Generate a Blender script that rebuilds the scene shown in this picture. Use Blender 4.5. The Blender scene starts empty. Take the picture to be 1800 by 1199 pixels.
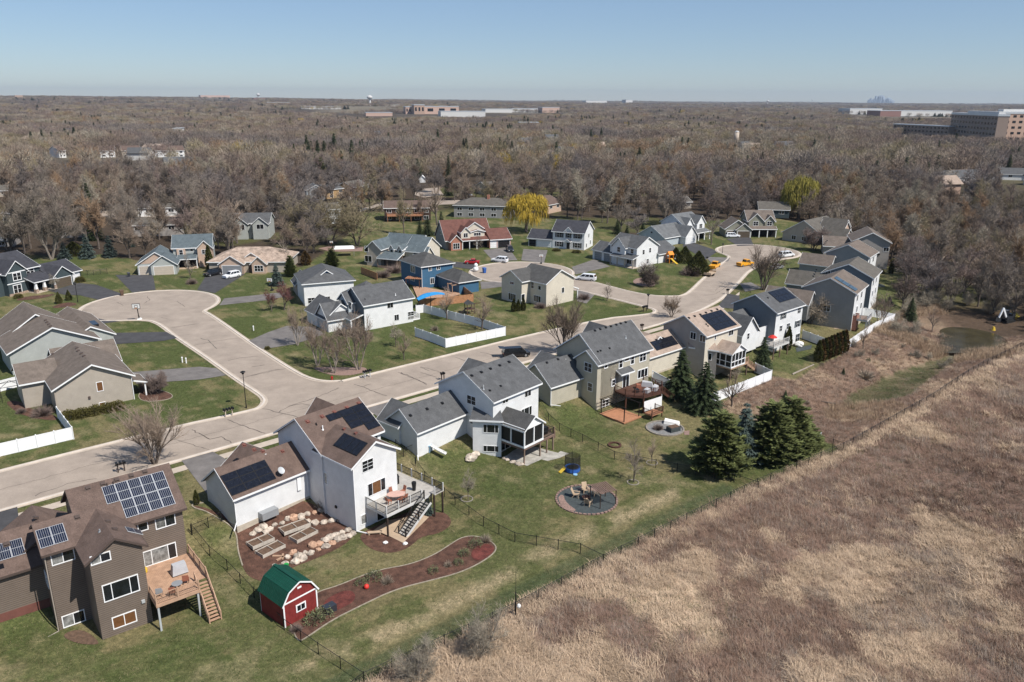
import bpy, math, random
import numpy as np
from mathutils import Vector, Matrix
random.seed(7)
SC=bpy.context.scene
COL=SC.collection
# ------------------------------------------------------------------ camera model (measured from the photograph)
F=1385.;CAMH=45.
roll=math.atan2(10.,1800.)
pitch=math.atan2((599.5-173.)*math.cos(roll),F)
cp,sp=math.cos(pitch),math.sin(pitch);cr,sr=math.cos(roll),math.sin(roll)
FW=np.array((0,cp,-sp));UP0=np.array((0,sp,cp));RT0=np.array((1.,0,0))
RT=cr*RT0+sr*UP0;UPV=-sr*RT0+cr*UP0
CAMP=np.array((0,0,CAMH))
ZT=dict(z1=(0,840,3.34),z2=(320,660,3.526),z3=(380,860,3.4615),z4=(680,580,4.44),z5=(920,540,4.6125),z6=(1140,470,4.797),z7=(1280,380,4.997),z8=(900,380,4.2825),
y1=(0,360,4.611),y2=(0,520,3.997),y3=(340,380,4.612),y4=(620,370,4.797),y5=(430,460,4.997),y6=(0,270,4),y7=(400,270,4),y8=(800,280,4),
x1=(1200,280,3),x2=(0,130,3),x3=(600,130,3),x4=(1200,130,3),x5=(1350,480,3.747),x6=(1100,640,3.913),x7=(880,800,3.006),x8=(150,560,3.5255),o=(0,0,1),
w1=(0,850,4.1333),w2=(620,820,8.565),w3=(840,700,9.221),w4=(1030,620,7.495),w5=(970,800,9.992),w6=(540,300,3.913),w7=(1680,500,8.567),w8=(700,1000,6),
w9=(1360,430,7.49),wa=(1380,370,9),wb=(640,390,8.182),wc=(0,430,9),wd=(0,340,10.9))
def pix(zid,X,Y):
    a=ZT[zid];return a[0]+X/a[2],a[1]+Y/a[2]
def ray(px,py):
    return FW+(px-900)/F*RT-(py-599.5)/F*UPV
def PZ(zid,X,Y,z=0.):
    r=ray(*pix(zid,X,Y));t=(z-CAMH)/r[2];return CAMP+t*r
def sst(a,b,x):
    t=np.clip((x-a)/(b-a),0,1);return t*t*(3-2*t)
# value noise, vectorised
def _h(ix,iy,s):
    n=(ix.astype(np.int64)*374761393+iy.astype(np.int64)*668265263+s*974711)&0x7fffffff
    n=((n^(n>>13))*1274126177)&0x7fffffff
    return ((n^(n>>16))&0xffff)/65535.
def vnoise(x,y,s=0):
    x=np.asarray(x,float);y=np.asarray(y,float)
    ix=np.floor(x);iy=np.floor(y);fx=x-ix;fy=y-iy;fx=fx*fx*(3-2*fx);fy=fy*fy*(3-2*fy)
    a=_h(ix,iy,s);b=_h(ix+1,iy,s);c=_h(ix,iy+1,s);d=_h(ix+1,iy+1,s)
    return (a*(1-fx)+b*fx)*(1-fy)+(c*(1-fx)+d*fx)*fy
def fbm(x,y,s=0,o=4):
    r=0;a=.5
    for i in range(o):
        r=r+a*vnoise(x,y,s+i*17);x=x*2.03+11.3;y=y*2.03+5.1;a*=.5
    return r
YAW=math.radians(41.5)
def uv2w(u,v,ang=41.5):
    a=math.radians(ang);return (u*math.cos(a)-v*math.sin(a),u*math.sin(a)+v*math.cos(a))
# ------------------------------------------------------------------ terrain height
STREET=np.array([uv2w(-140,103.7),uv2w(20,103.7),uv2w(136,103.6),(46,188),(57,212),(75,241),(84,262),(90,300)])
def sdist(x,y):
    """signed distance to the street centre line, positive on its right (downhill) side"""
    best=None
    for i in range(len(STREET)-1):
        a=STREET[i];b=STREET[i+1];d=b-a;L2=d@d
        t=np.clip(((x-a[0])*d[0]+(y-a[1])*d[1])/L2,0,1)
        qx=x-a[0]-t*d[0];qy=y-a[1]-t*d[1]
        dd=np.hypot(qx,qy);sg=np.where(d[1]*(x-a[0])-d[0]*(y-a[1])>0,1.,-1.)
        if best is None: best=dd;sgn=sg
        else:
            m=dd<best-1e-9;best=np.where(m,dd,best);sgn=np.where(m,sg,sgn)
    return best*sgn
def vf(u): return np.interp(u,[0,44,65,85,104,136,182],[50.3,49.1,48.8,48.0,46.2,46.0,46.4])
def height(x,y):
    x=np.asarray(x,float);y=np.asarray(y,float)
    d=sdist(x,y);r=np.hypot(x,y)
    near=1-sst(300,420,r)
    h=-2.7*sst(19,28.2,d)*near
    u=x*math.cos(YAW)+y*math.sin(YAW);v=-x*math.sin(YAW)+y*math.cos(YAW)
    # field in front of the fence rises a little towards the camera
    h=h+near*(1.2*sst(47,20,v)*(d>0)+ ((fbm(x*.06,y*.06,3,3)-.47)*1.8+(fbm(x*.025+4,y*.025,13,2)-.47)*5.5)*sst(46,33,v)*(d>0))
    # gully with the pond
    g=np.exp(-(((x-104)/24.)**2+((y-172)/26.)**2))
    h=h-3.2*g*sst(28,48,d)
    h=h-2.3*np.exp(-((v-56.5)/5.5)**2)*sst(101,122,u)*sst(200,165,u)*near
    # far hills
    az=np.arctan2(x,np.maximum(y,1))
    h=h+sst(1500,5200,r)*(24*sst(.12,-.5,az)+42*(fbm(x*.0013,y*.0013,9,3)-.42))*(y>0)
    h=h+sst(350,800,r)*(fbm(x*.0032,y*.0032,21,3)-.45)*12
    return h
def H1(x,y): return float(height(np.array([x]),np.array([y]))[0])
def G(zid,X,Y,dz=0.):
    """ground point under a pixel"""
    px,py=pix(zid,X,Y);z=-1.
    for i in range(14):
        p=PZ('o',px,py,z);z=.5*z+.5*H1(p[0],p[1])
    p=PZ('o',px,py,z);return Vector((p[0],p[1],H1(p[0],p[1])+dz))
# ------------------------------------------------------------------ mesh builder
class MB:
    def __init__(s): s.v=[];s.f=[];s.m=[];s.cm=0
    def add(s,vs,fs):
        n=len(s.v);s.v.extend([tuple(p) for p in vs])
        for f in fs: s.f.append(tuple(n+i for i in f));s.m.append(s.cm)
    def box(s,x0,y0,z0,x1,y1,z1):
        if x0>x1:x0,x1=x1,x0
        if y0>y1:y0,y1=y1,y0
        if z0>z1:z0,z1=z1,z0
        s.add([(x0,y0,z0),(x1,y0,z0),(x1,y1,z0),(x0,y1,z0),(x0,y0,z1),(x1,y0,z1),(x1,y1,z1),(x0,y1,z1)],
              [(3,2,1,0),(4,5,6,7),(0,1,5,4),(1,2,6,5),(2,3,7,6),(3,0,4,7)])
    def hexa(s,p):  # 8 points bottom 0-3 ccw, top 4-7
        s.add(p,[(3,2,1,0),(4,5,6,7),(0,1,5,4),(1,2,6,5),(2,3,7,6),(3,0,4,7)])
    def bar(s,a,b,w,h=None,up=(0,0,1)):
        a=Vector(a);b=Vector(b);h=h or w;d=(b-a)
        if d.length<1e-6:return
        d.normalize();up=Vector(up)
        x=d.cross(up)
        if x.length<1e-3:x=d.cross(Vector((1,0,0)))
        x.normalize();y=x.cross(d);x*=w/2;y*=h/2
        s.hexa([a-x-y,a+x-y,b+x-y,b-x-y,a-x+y,a+x+y,b+x+y,b-x+y])
    def tube(s,a,b,r0,r1=None,n=8,cap=True):
        r1=r0 if r1 is None else r1
        a=Vector(a);b=Vector(b);d=(b-a).normalized()
        x=d.orthogonal().normalized();y=d.cross(x)
        vs=[]
        for p,r in((a,r0),(b,r1)):
            for i in range(n):
                t=2*math.pi*i/n;vs.append(p+x*(r*math.cos(t))+y*(r*math.sin(t)))
        fs=[(i,(i+1)%n,n+(i+1)%n,n+i) for i in range(n)]
        if cap: fs+=[tuple(range(n-1,-1,-1)),tuple(range(n,2*n))]
        s.add(vs,fs)
    def lathe(s,c,prof,n=12,sx=1,sy=1):
        vs=[];k=len(prof)
        for r,z in prof:
            for i in range(n):
                t=2*math.pi*i/n;vs.append((c[0]+r*sx*math.cos(t),c[1]+r*sy*math.sin(t),c[2]+z))
        fs=[(j*n+i,j*n+(i+1)%n,(j+1)*n+(i+1)%n,(j+1)*n+i) for j in range(k-1) for i in range(n)]
        fs+=[tuple(range(n-1,-1,-1)),tuple(range((k-1)*n,k*n))]
        s.add(vs,fs)
    def blob(s,c,r,seed=0,nu=10,nv=6,j=.2,sz=1.):
        rn=random.Random(seed);prof=[]
        vs=[];
        for a in range(nv+1):
            ph=math.pi*(a+.0001)/(nv+.0002)
            for b in range(nu):
                th=2*math.pi*b/nu;rr=r*(1+rn.uniform(-j,j))
                vs.append((c[0]+rr*math.sin(ph)*math.cos(th),c[1]+rr*math.sin(ph)*math.sin(th),c[2]+rr*sz*math.cos(ph)))
        fs=[(a*nu+b,(a+1)*nu+b,(a+1)*nu+(b+1)%nu,a*nu+(b+1)%nu) for a in range(nv) for b in range(nu)]
        s.add(vs,fs)
    def extr(s,poly,d):  # extrude polygon by vector d
        n=len(poly);d=Vector(d);vs=[Vector(p) for p in poly];vs+= [p+d for p in vs]
        s.add(vs,[tuple(range(n-1,-1,-1)),tuple(range(n,2*n))]+[(i,(i+1)%n,n+(i+1)%n,n+i) for i in range(n)])
    def build(s,name,mats,parent=None,smooth=False,loc=None):
        me=bpy.data.meshes.new(name);me.from_pydata(s.v,[],s.f)
        if not isinstance(mats,(list,tuple)):mats=[mats]
        for m in mats:me.materials.append(m)
        if len(mats)>1: me.polygons.foreach_set('material_index',s.m)
        if smooth: me.polygons.foreach_set('use_smooth',[True]*len(me.polygons))
        me.update()
        return put(name,me,parent,loc)
def put(name,me,parent=None,loc=None):
    o=bpy.data.objects.new(name,me);COL.objects.link(o)
    if parent: o.parent=parent
    if loc is not None:o.location=loc
    return o
def tag(o,label=None,cat=None,group=None,kind=None):
    if label:o['label']=label
    if cat:o['category']=cat
    if group:o['group']=group
    if kind:o['kind']=kind
    return o
def empty(name,loc,rz=0.,label=None,cat=None,group=None):
    o=bpy.data.objects.new(name,None);COL.objects.link(o);o.location=loc;o.rotation_euler=(0,0,rz);o.empty_display_size=.3
    return tag(o,label,cat,group)
def copy_tree(src,loc,rz=0.,sc=1.,label=None,group=None):
    r=src.copy();COL.objects.link(r);r.location=loc;r.rotation_euler=(0,0,rz)
    r.scale=(sc,sc,sc) if not isinstance(sc,tuple) else sc
    if label:r['label']=label
    if group:r['group']=group
    for ch in KIDS.get(src.name,[]):
        c=ch.copy();COL.objects.link(c);c.parent=r
        for g in ch.children:
            d=g.copy();COL.objects.link(d);d.parent=c
    return r
KIDS={}
# ------------------------------------------------------------------ materials
M={}
def nd(nt,t,x=0,y=0,**k):
    n=nt.nodes.new(t)
    for a,b in k.items(): setattr(n,a,b)
    return n
def mat(name,c,rough=.7,var=.12,scale=1.5,bump=0.,bscale=20.,spec=.3,metal=0.,gv=.72,gw=.2,kind=None,c2=None,objv=0.,lap=.15,emit=None,fine=0.,coord='pos'):
    m=bpy.data.materials.new(name);m.use_nodes=True;nt=m.node_tree;L=nt.links.new
    b=nt.nodes['Principled BSDF'];b.inputs['Roughness'].default_value=rough;b.inputs['Specular IOR Level'].default_value=spec;b.inputs['Metallic'].default_value=metal
    if coord=='pos': P_=nd(nt,'ShaderNodeNewGeometry').outputs['Position']
    else: P_=nd(nt,'ShaderNodeTexCoord').outputs['Object']
    n1=nd(nt,'ShaderNodeTexNoise');n1.inputs['Scale'].default_value=scale;n1.inputs['Detail'].default_value=5;n1.inputs['Roughness'].default_value=.65
    L(P_,n1.inputs['Vector'])
    mx=nd(nt,'ShaderNodeMix',data_type='RGBA')
    ca=tuple(max(0,x*(1-var*1.6)) for x in c) if c2 is None else c
    cb=tuple(min(1,x*(1+var*1.6)) for x in c) if c2 is None else c2
    mx.inputs['A'].default_value=(*ca,1);mx.inputs['B'].default_value=(*cb,1)
    mr=nd(nt,'ShaderNodeMapRange');mr.inputs['From Min'].default_value=.3;mr.inputs['From Max'].default_value=.7
    L(n1.outputs['Fac'],mr.inputs['Value']);L(mr.outputs['Result'],mx.inputs['Factor'])
    col=mx.outputs['Result']
    if fine>0:
        n3=nd(nt,'ShaderNodeTexNoise');n3.inputs['Scale'].default_value=bscale;n3.inputs['Detail'].default_value=2;L(P_,n3.inputs['Vector'])
        m3=nd(nt,'ShaderNodeMapRange');m3.inputs['From Min'].default_value=.25;m3.inputs['From Max'].default_value=.75;m3.inputs['To Min'].default_value=1-fine;m3.inputs['To Max'].default_value=1+fine
        L(n3.outputs['Fac'],m3.inputs['Value'])
        x3=nd(nt,'ShaderNodeVectorMath',operation='SCALE');L(col,x3.inputs[0]);L(m3.outputs['Result'],x3.inputs['Scale']);col=x3.outputs['Vector']
    if objv>0:
        oi=nd(nt,'ShaderNodeObjectInfo');m4=nd(nt,'ShaderNodeMapRange');m4.inputs['To Min'].default_value=1-objv;m4.inputs['To Max'].default_value=1+objv
        L(oi.outputs['Random'],m4.inputs['Value']);x4=nd(nt,'ShaderNodeVectorMath',operation='SCALE');L(col,x4.inputs[0]);L(m4.outputs['Result'],x4.inputs['Scale']);col=x4.outputs['Vector']
    L(col,b.inputs['Base Color'])
    hgt=None
    if kind in('lap','vert','plank'):
        sx=nd(nt,'ShaderNodeSeparateXYZ')
        if kind=='lap': L(P_,sx.inputs[0]);src=sx.outputs['Z']
        else:
            tc=nd(nt,'ShaderNodeTexCoord');L(tc.outputs['Object'],sx.inputs[0]);
            if kind=='plank':src=sx.outputs['X']
            else:
                ad=nd(nt,'ShaderNodeMath',operation='ADD');L(sx.outputs['X'],ad.inputs[0]);L(sx.outputs['Y'],ad.inputs[1]);src=ad.outputs[0]
        dv=nd(nt,'ShaderNodeMath',operation='DIVIDE');L(src,dv.inputs[0]);dv.inputs[1].default_value=lap
        fr=nd(nt,'ShaderNodeMath',operation='FRACT');L(dv.outputs[0],fr.inputs[0]);hgt=fr.outputs[0]
        # darker groove: shadow line painted on lap siding, gap between boards on planks
        gt=nd(nt,'ShaderNodeMapRange');gt.inputs['From Min'].default_value=0.;gt.inputs['From Max'].default_value=gw;gt.inputs['To Min'].default_value=gv;gt.inputs['To Max'].default_value=1
        L(fr.outputs[0],gt.inputs['Value']);x5=nd(nt,'ShaderNodeVectorMath',operation='SCALE');L(col,x5.inputs[0]);L(gt.outputs['Result'],x5.inputs['Scale']);L(x5.outputs['Vector'],b.inputs['Base Color'])
    if bump>0:
        bp=nd(nt,'ShaderNodeBump');bp.inputs['Strength'].default_value=min(1,bump);bp.inputs['Distance'].default_value=.03
        if hgt is not None: L(hgt,bp.inputs['Height'])
        else:
            n2=nd(nt,'ShaderNodeTexNoise');n2.inputs['Scale'].default_value=bscale;n2.inputs['Detail'].default_value=3;L(P_,n2.inputs['Vector']);L(n2.outputs['Fac'],bp.inputs['Height'])
        L(bp.outputs['Normal'],b.inputs['Normal'])
    M[name]=m;return m
def lap(name,c): return mat(name,c,.6,.05,.8,bump=.5,kind='lap',lap=.16)
def shing(name,c,v=.14): return mat(name,c,.9,v,.9,bump=.5,bscale=9,fine=.22,spec=.15)
mat('taupe siding',(.20,.158,.128),.6,.05,.8,bump=.8,kind='lap',lap=.21,gv=.38,gw=.42);lap('white siding',(.74,.74,.73));lap('olive siding',(.47,.43,.34));lap('cream siding',(.62,.56,.46))
lap('tan siding',(.36,.31,.26));lap('grey siding',(.27,.275,.28));lap('greige siding',(.36,.33,.305));lap('sage siding',(.40,.415,.39));lap('blue siding',(.05,.13,.22))
lap('slate siding',(.055,.075,.082));lap('pale blue siding',(.42,.47,.50));lap('moss siding',(.26,.255,.20));lap('peach siding',(.52,.38,.29));lap('beige siding',(.41,.36,.30));lap('grey blue siding',(.16,.185,.205))
lap('ochre siding',(.40,.26,.13));lap('dark brown siding',(.07,.045,.035));lap('steel siding',(.27,.265,.255))
shing('brown shingles',(.128,.090,.074));shing('grey shingles',(.094,.095,.097));shing('dark grey shingles',(.082,.08,.077));shing('tan shingles',(.33,.255,.205));shing('taupe shingles',(.15,.122,.102))
shing('charcoal shingles',(.052,.052,.06));shing('blue grey shingles',(.10,.122,.132));shing('red brown shingles',(.14,.066,.053));shing('cedar shingles',(.34,.26,.205),.3);shing('weathered shingles',(.115,.104,.09));shing('light grey shingles',(.13,.134,.136))
mat('white paint',(.80,.80,.79),.45,.03);mat('brown trim',(.085,.062,.052),.6,.05);mat('foundation',(.45,.39,.31),.85,.12,2,.3,30);mat('red foundation',(.16,.065,.05),.8)
mat('brick',(.36,.16,.11),.85,.25,6,.3,30);mat('stone veneer',(.34,.25,.19),.85,.35,4,.3,20)
mat('dark glass',(.012,.014,.017),.06,.3,.8,spec=.6);mat('curtain glass',(.20,.20,.19),.15,.5,2.,spec=.6);mat('wood blind',(.15,.07,.03),.3,.15,3);mat('screen mesh',(.012,.012,.012),.6,.2)
mat('garage door white',(.74,.74,.73),.5,.04);mat('garage door beige',(.50,.43,.35),.5,.04);mat('garage door grey',(.24,.25,.26),.5,.04);mat('garage door brown',(.11,.085,.06),.5,.05);mat('painted shade',(.012,.012,.014),.9)  # near-black stands in for shade behind porch columns and in garage openings
mat('red door',(.25,.02,.02),.4);mat('cell black',(.010,.011,.016),.12,.3,3.,spec=.5);mat('cell navy',(.012,.016,.034),.15,.25,3.,spec=.5);mat('frame silver',(.62,.63,.64),.35,.04,metal=.4);mat('cell blue',(.055,.09,.12),.12,.3,3.,spec=.6)
mat('cedar deck',(.42,.26,.17),.75,.15,2,.4,kind='plank',lap=.15);mat('grey deck',(.42,.39,.35),.7,.1,2,.4,kind='plank',lap=.15);mat('red deck',(.085,.04,.028),.7,.2,2,.3,kind='plank',lap=.15);mat('orange deck',(.40,.19,.105),.7,.1,2,.3,kind='plank',lap=.15)
mat('old deck',(.24,.17,.13),.8,.15,2,.3,kind='plank',lap=.15);mat('cedar rail',(.42,.27,.18),.7,.1);mat('grey rail',(.55,.54,.52),.6,.06);mat('red rail',(.10,.045,.03),.7,.1);mat('old rail',(.17,.11,.085),.8,.1)
mat('black metal',(.012,.012,.013),.45,.1);mat('dark post',(.045,.03,.024),.7,.1);mat('grey metal',(.32,.33,.34),.5,.06,metal=.3);mat('galvanised',(.55,.57,.58),.4,.06,metal=.3)
mat('asphalt',(.062,.060,.062),.9,.16,.5,bump=.2,bscale=25,fine=.15);mat('old asphalt',(.16,.145,.135),.9,.16,.5,bump=.2,bscale=25,fine=.12);mat('sidewalk',(.46,.385,.31),.85,.08,.7,fine=.08);mat('kerb',(.58,.51,.44),.85,.08,.7)
mat('tar',(.085,.07,.06),.8,.2);mat('mulch',(.095,.048,.033),.95,.3,1.2,bump=.8,bscale=14,fine=.5);mat('red mulch',(.12,.034,.027),.95,.3,1.2,bump=.8,bscale=14,fine=.5);mat('edging stone',(.29,.25,.19),.8,.2,3)
mat('boulder',(.43,.365,.30),.85,.35,1.3,bump=.6,bscale=7,objv=.15);mat('pink boulder',(.45,.28,.19),.85,.2,1.6,bump=.6,bscale=7);mat('flag stone',(.36,.34,.30),.85,.2,1.2,bump=.3,bscale=8);mat('slate gravel',(.055,.065,.066),.9,.2,4,fine=.2)
mat('patio',(.44,.33,.23),.85,.1,1);mat('paver',(.25,.165,.135),.85,.25,5);mat('soil',(.12,.075,.05),.95,.25,3,.5,15);mat('planter wood',(.45,.40,.34),.8,.12,3)
mat('vinyl white',(.80,.80,.80),.4,.03);mat('cedar fence',(.40,.20,.10),.75,.18,2,.3,kind='vert',lap=.14);mat('dark fence',(.05,.045,.04),.8,.2,2,.3,kind='vert',lap=.14)
mat('barn red',(.20,.028,.025),.65,.14,2,.4,kind='vert',lap=.3);mat('green metal',(.012,.075,.05),.4,.08,1,.8,kind='plank',lap=.3,metal=.2)
mat('bark',(.13,.105,.088),.9,.25,3,.5,12,coord='obj');mat('pale bark',(.28,.235,.195),.9,.2,3,.5,12,coord='obj')
# ------------------------------------------------------------------ polygons given as pixels on the ground
def inpoly(x,y,poly):
    c=np.zeros(np.shape(x),bool);n=len(poly);j=n-1
    for i in range(n):
        xi,yi=poly[i][0],poly[i][1];xj,yj=poly[j][0],poly[j][1]
        m=((yi>y)!=(yj>y))&(x<(xj-xi)*(y-yi)/((yj-yi) if yj!=yi else 1e-9)+xi);c^=m;j=i
    return c
def gp(zid,pts,z=None):
    return [ (G(zid,*p) if z is None else Vector(PZ(zid,*p,z))) for p in pts]
def chaikin(p,n=2,closed=True):
    p=[Vector(q) for q in p]
    for _ in range(n):
        q=[];N=len(p)
        for i in range(N if closed else N-1):
            a=p[i];b=p[(i+1)%N];q+= [a*.75+b*.25,a*.25+b*.75]
        if not closed:q=[p[0]]+q+[p[-1]]
        p=q
    return p
def area2(p): return sum(p[i][0]*p[(i+1)%len(p)][1]-p[(i+1)%len(p)][0]*p[i][1] for i in range(len(p)))
# lawn area of the neighbourhood (outer outline)
LAWN=gp('o',[(-300,1190),(560,1250),(660,1190),(1060,992),(1330,857),(1482,792),(1440,772),(1400,765),(1290,712),(1250,712),(1357,660),(1395,668),(1440,640),(1482,622),(1500,592),(1566,556),(1582,545),(1580,515),(1592,492),(1560,468),(1490,455)])+gp('o',[(1400,382),(1250,388),(1210,392),(1140,425),(1060,402),(1000,385),(900,380),(760,372),(640,375),(610,415),(560,452),(525,470),(380,468),(340,440),(320,470),(180,448),(60,455),(-60,440)],0)+[Vector((-150,190,0)),Vector((-170,60,0))]
LAWN=[(p.x,p.y) for p in LAWN]
GREEN=[[(p.x,p.y) for p in gp('o',q)] for q in (
 [(1560,660),(1700,610),(1660,650),(1600,695),(1500,720),(1480,705)],  # green strip by the swale
 [(0,1060),(60,1060),(180,1150),(330,1110),(480,1199),(0,1199)],
 [(700,790),(840,790),(900,850),(940,800),(1000,830),(980,880),(820,870)],
 [(930,700),(1040,720),(1100,790),(1000,770)],[(1270,830),(1450,790),(1470,795),(1330,850)],
 [(1360,610),(1440,600),(1400,660),(1350,650)],[(1480,500),(1570,510),(1590,560),(1480,540)])]
BANK=[(p.x,p.y) for p in gp('o',[(1250,715),(1357,662),(1395,670),(1440,645),(1482,625),(1500,595),(1566,560),(1600,540),(1640,530),(1720,600),(1800,590),(1800,610),(1640,705),(1480,786),(1430,770)])]
SPOTS=[(*G('o',a,b)[:2],r,k) for a,b,r,k in ((1010,1150,7,.16),(1180,1060,6,.16),(1290,900,5,.13),(1250,980,5,.14),(1450,1000,7,.14),(1650,950,10,.16),(1720,1100,7,.15),(1560,1180,6,.15),(740,1190,4,.14),(860,1120,3,.14),(1000,1030,2.5,.1),(1150,920,8,-.14),(1000,1080,4,-.12),(1400,880,7,-.13),(1560,830,11,-.09),(1330,1130,5,-.16),(1750,900,5,-.1),(1480,1090,3.5,-.13))]
def ptf(x,y):
    p=fbm(x*.035+2,y*.035,19,3)*.35+fbm(x*.11,y*.11,5,4)*.45+fbm(x*.35,y*.35,15,3)*.3-.04
    for a,b,r,k in SPOTS: p=p+k*np.exp(-((x-a)**2+(y-b)**2)/(r*r))
    return p
# ------------------------------------------------------------------ terrain sheet
def make_terrain():
    angs=np.concatenate([np.linspace(-180,-62,30)[:-1],np.linspace(-62,62,640),np.linspace(62,180,30)[1:]])
    rs=[2,10,20,30,38,44];
    while rs[-1]<150: rs.append(rs[-1]*1.0062+.0)
    while rs[-1]<420: rs.append(rs[-1]*1.0095)
    while rs[-1]<14000: rs.append(rs[-1]*1.05)
    A,R=np.meshgrid(np.radians(angs),np.array(rs))
    X=R*np.sin(A);Y=R*np.cos(A);Zh=height(X.ravel(),Y.ravel()).reshape(X.shape)
    nr,na=X.shape
    V=np.stack([X.ravel(),Y.ravel(),Zh.ravel()],1)
    idx=np.arange(nr*na).reshape(nr,na)
    q=np.stack([idx[:-1,:-1],idx[:-1,1:],idx[1:,1:],idx[1:,:-1]],-1).reshape(-1,4)[:, ::-1]
    me=bpy.data.meshes.new('ground');me.vertices.add(len(V));me.vertices.foreach_set('co',V.ravel())
    me.loops.add(q.size);me.loops.foreach_set('vertex_index',q.ravel());me.polygons.add(len(q))
    me.polygons.foreach_set('loop_start',np.arange(0,q.size,4));me.polygons.foreach_set('loop_total',np.full(len(q),4))
    me.polygons.foreach_set('use_smooth',np.ones(len(q),bool))
    me.update(calc_edges=True)
    x=X.ravel();y=Y.ravel();r=R.ravel()
    wx=x+(fbm(x*.5,y*.5,31,3)-.47)*1.6;wy=y+(fbm(x*.5,y*.5,47,3)-.47)*1.6
    u=x*math.cos(YAW)+y*math.sin(YAW);v=-x*math.sin(YAW)+y*math.cos(YAW)
    d=sdist(x,y)
    lawn=inpoly(wx,wy,LAWN)
    n1=fbm(x*.11,y*.11,5,4);n2=fbm(x*.45,y*.45,8,3);n3=fbm(x*.02,y*.02,2,3)
    def mixc(a,b,t): return a[None,:]*(1-t[:,None])+b[None,:]*t[:,None] if a.ndim==1 and b.ndim==1 else a*(1-t[:,None])+(b[None,:] if b.ndim==1 else b)*t[:,None]
    gr=np.array((.064,.082,.028));ol=np.array((.155,.135,.066));tn=np.array((.29,.235,.14));wf=np.array((.058,.044,.032));fl=np.array((.26,.185,.115));br=np.array((.17,.122,.085))
    t=sst(.42,.60,n1*.5+n2*.5+.045*np.sin(v*4.2+2*n3)*(d>0)+.03*np.sin(u*4.2)*(d<0))
    t=np.where(d>14,np.clip(t+.28,0,1),np.clip(t+.08,0,1))
    for g in GREEN: t=np.where(inpoly(wx,wy,g),t*.35,t)
    # dark green edge along the field fence, straw band inside of it
    bandc=vf(u)+5.2+ (fbm(u*.05,v*0,12,2)-.5)*2
    band=np.exp(-((v-bandc)/1.15)**2)*(d>30)*(u<84)*sst(.2,.5,n2)
    edge=sst(3.2,2.4,v-vf(u))*(u<82)*(d>30)*(u<104)
    lc=mixc(gr,ol,t)
    lc=mixc(lc,tn,np.clip(band*.95+.3*sst(.58,.7,fbm(x*.3,y*.3,77,4)),0,1))
    lc=mixc(lc,np.array((.058,.074,.036)),edge*.8)
    # woods floor
    g2=sst(.52,.60,n3+.25*(n1-.5))*(r<420)
    wc=mixc(wf*.8,wf*1.35,n2);wc=mixc(wc,np.array((.085,.088,.035)),g2*.8)
    far=sst(420,700,r);fn=fbm(x*.006,y*.006,61,4)
    fc=mixc(np.array((.075,.062,.05)),np.array((.17,.148,.11)),sst(.4,.65,fn));fc=mixc(fc,np.array((.13,.125,.07)),sst(.60,.7,fbm(x*.003,y*.003,66,3)))
    wc=wc*(1-far[:,None])+fc*far[:,None]
    # dry field
    field=((v<vf(u)-.1)&(d>0)&(u<400)&(r<300))
    PT=ptf(x,y);dry=mixc(np.array((.17,.115,.088)),np.array((.40,.30,.205)),sst(.46,.62,PT))
    bank=inpoly(wx,wy,BANK)
    bk=mixc(np.array((.175,.118,.085)),np.array((.29,.215,.145)),sst(.42,.66,n1*.6+n2*.4))
    mud=np.exp(-(((x-113)/15)**2+((y-182)/13)**2));
    bk=mixc(bk,np.array((.085,.06,.042)),np.clip(mud*1.3-.15,0,1));wc=mixc(wc,np.array((.085,.06,.042)),np.clip(mud*1.3-.15,0,1))
    c=np.where(lawn[:,None],lc,wc);c=np.where(bank[:,None],bk,c);c=np.where(field[:,None],dry,c)
    gs=inpoly(wx,wy,GREEN[0]);c=np.where(gs[:,None],mixc(np.array((.06,.075,.03)),c,n2*.8),c)
    ca=me.color_attributes.new('Cover','FLOAT_COLOR','POINT')
    ca.data.foreach_set('color',np.concatenate([c,np.ones((len(c),1))],1).astype(np.float32).ravel())
    m=bpy.data.materials.new('ground cover');m.use_nodes=True;nt=m.node_tree;L=nt.links.new;b=nt.nodes['Principled BSDF'];b.inputs['Roughness'].default_value=.95;b.inputs['Specular IOR Level'].default_value=.05
    at=nd(nt,'ShaderNodeVertexColor',layer_name='Cover');ps=nd(nt,'ShaderNodeNewGeometry').outputs['Position']
    col=at.outputs['Color']
    for s,a,e,st in((.7,.22,5,1.),(3.2,.34,4,1.),(13.,.36,3,1.)):
        n=nd(nt,'ShaderNodeTexNoise');n.inputs['Scale'].default_value=s;n.inputs['Detail'].default_value=e;n.inputs['Roughness'].default_value=.7
        L(ps,n.inputs['Vector']);mr=nd(nt,'ShaderNodeMapRange');mr.inputs['From Min'].default_value=.28;mr.inputs['From Max'].default_value=.72;mr.inputs['To Min'].default_value=1-a;mr.inputs['To Max'].default_value=1+a
        L(n.outputs['Fac'],mr.inputs['Value']);sc=nd(nt,'ShaderNodeVectorMath',operation='SCALE');L(col,sc.inputs[0]);L(mr.outputs['Result'],sc.inputs['Scale']);col=sc.outputs['Vector']
    # hue flecks of straw in the grass
    n=nd(nt,'ShaderNodeTexNoise');n.inputs['Scale'].default_value=3.2;n.inputs['Detail'].default_value=5;n.inputs['Roughness'].default_value=.75;L(ps,n.inputs['Vector'])
    mr=nd(nt,'ShaderNodeMapRange');mr.inputs['From Min'].default_value=.52;mr.inputs['From Max'].default_value=.72;mr.inputs['To Max'].default_value=.55;L(n.outputs['Fac'],mr.inputs['Value'])
    mx=nd(nt,'ShaderNodeMix',data_type='RGBA',blend_type='MIX');L(mr.outputs['Result'],mx.inputs['Factor']);L(col,mx.inputs['A'])
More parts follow.
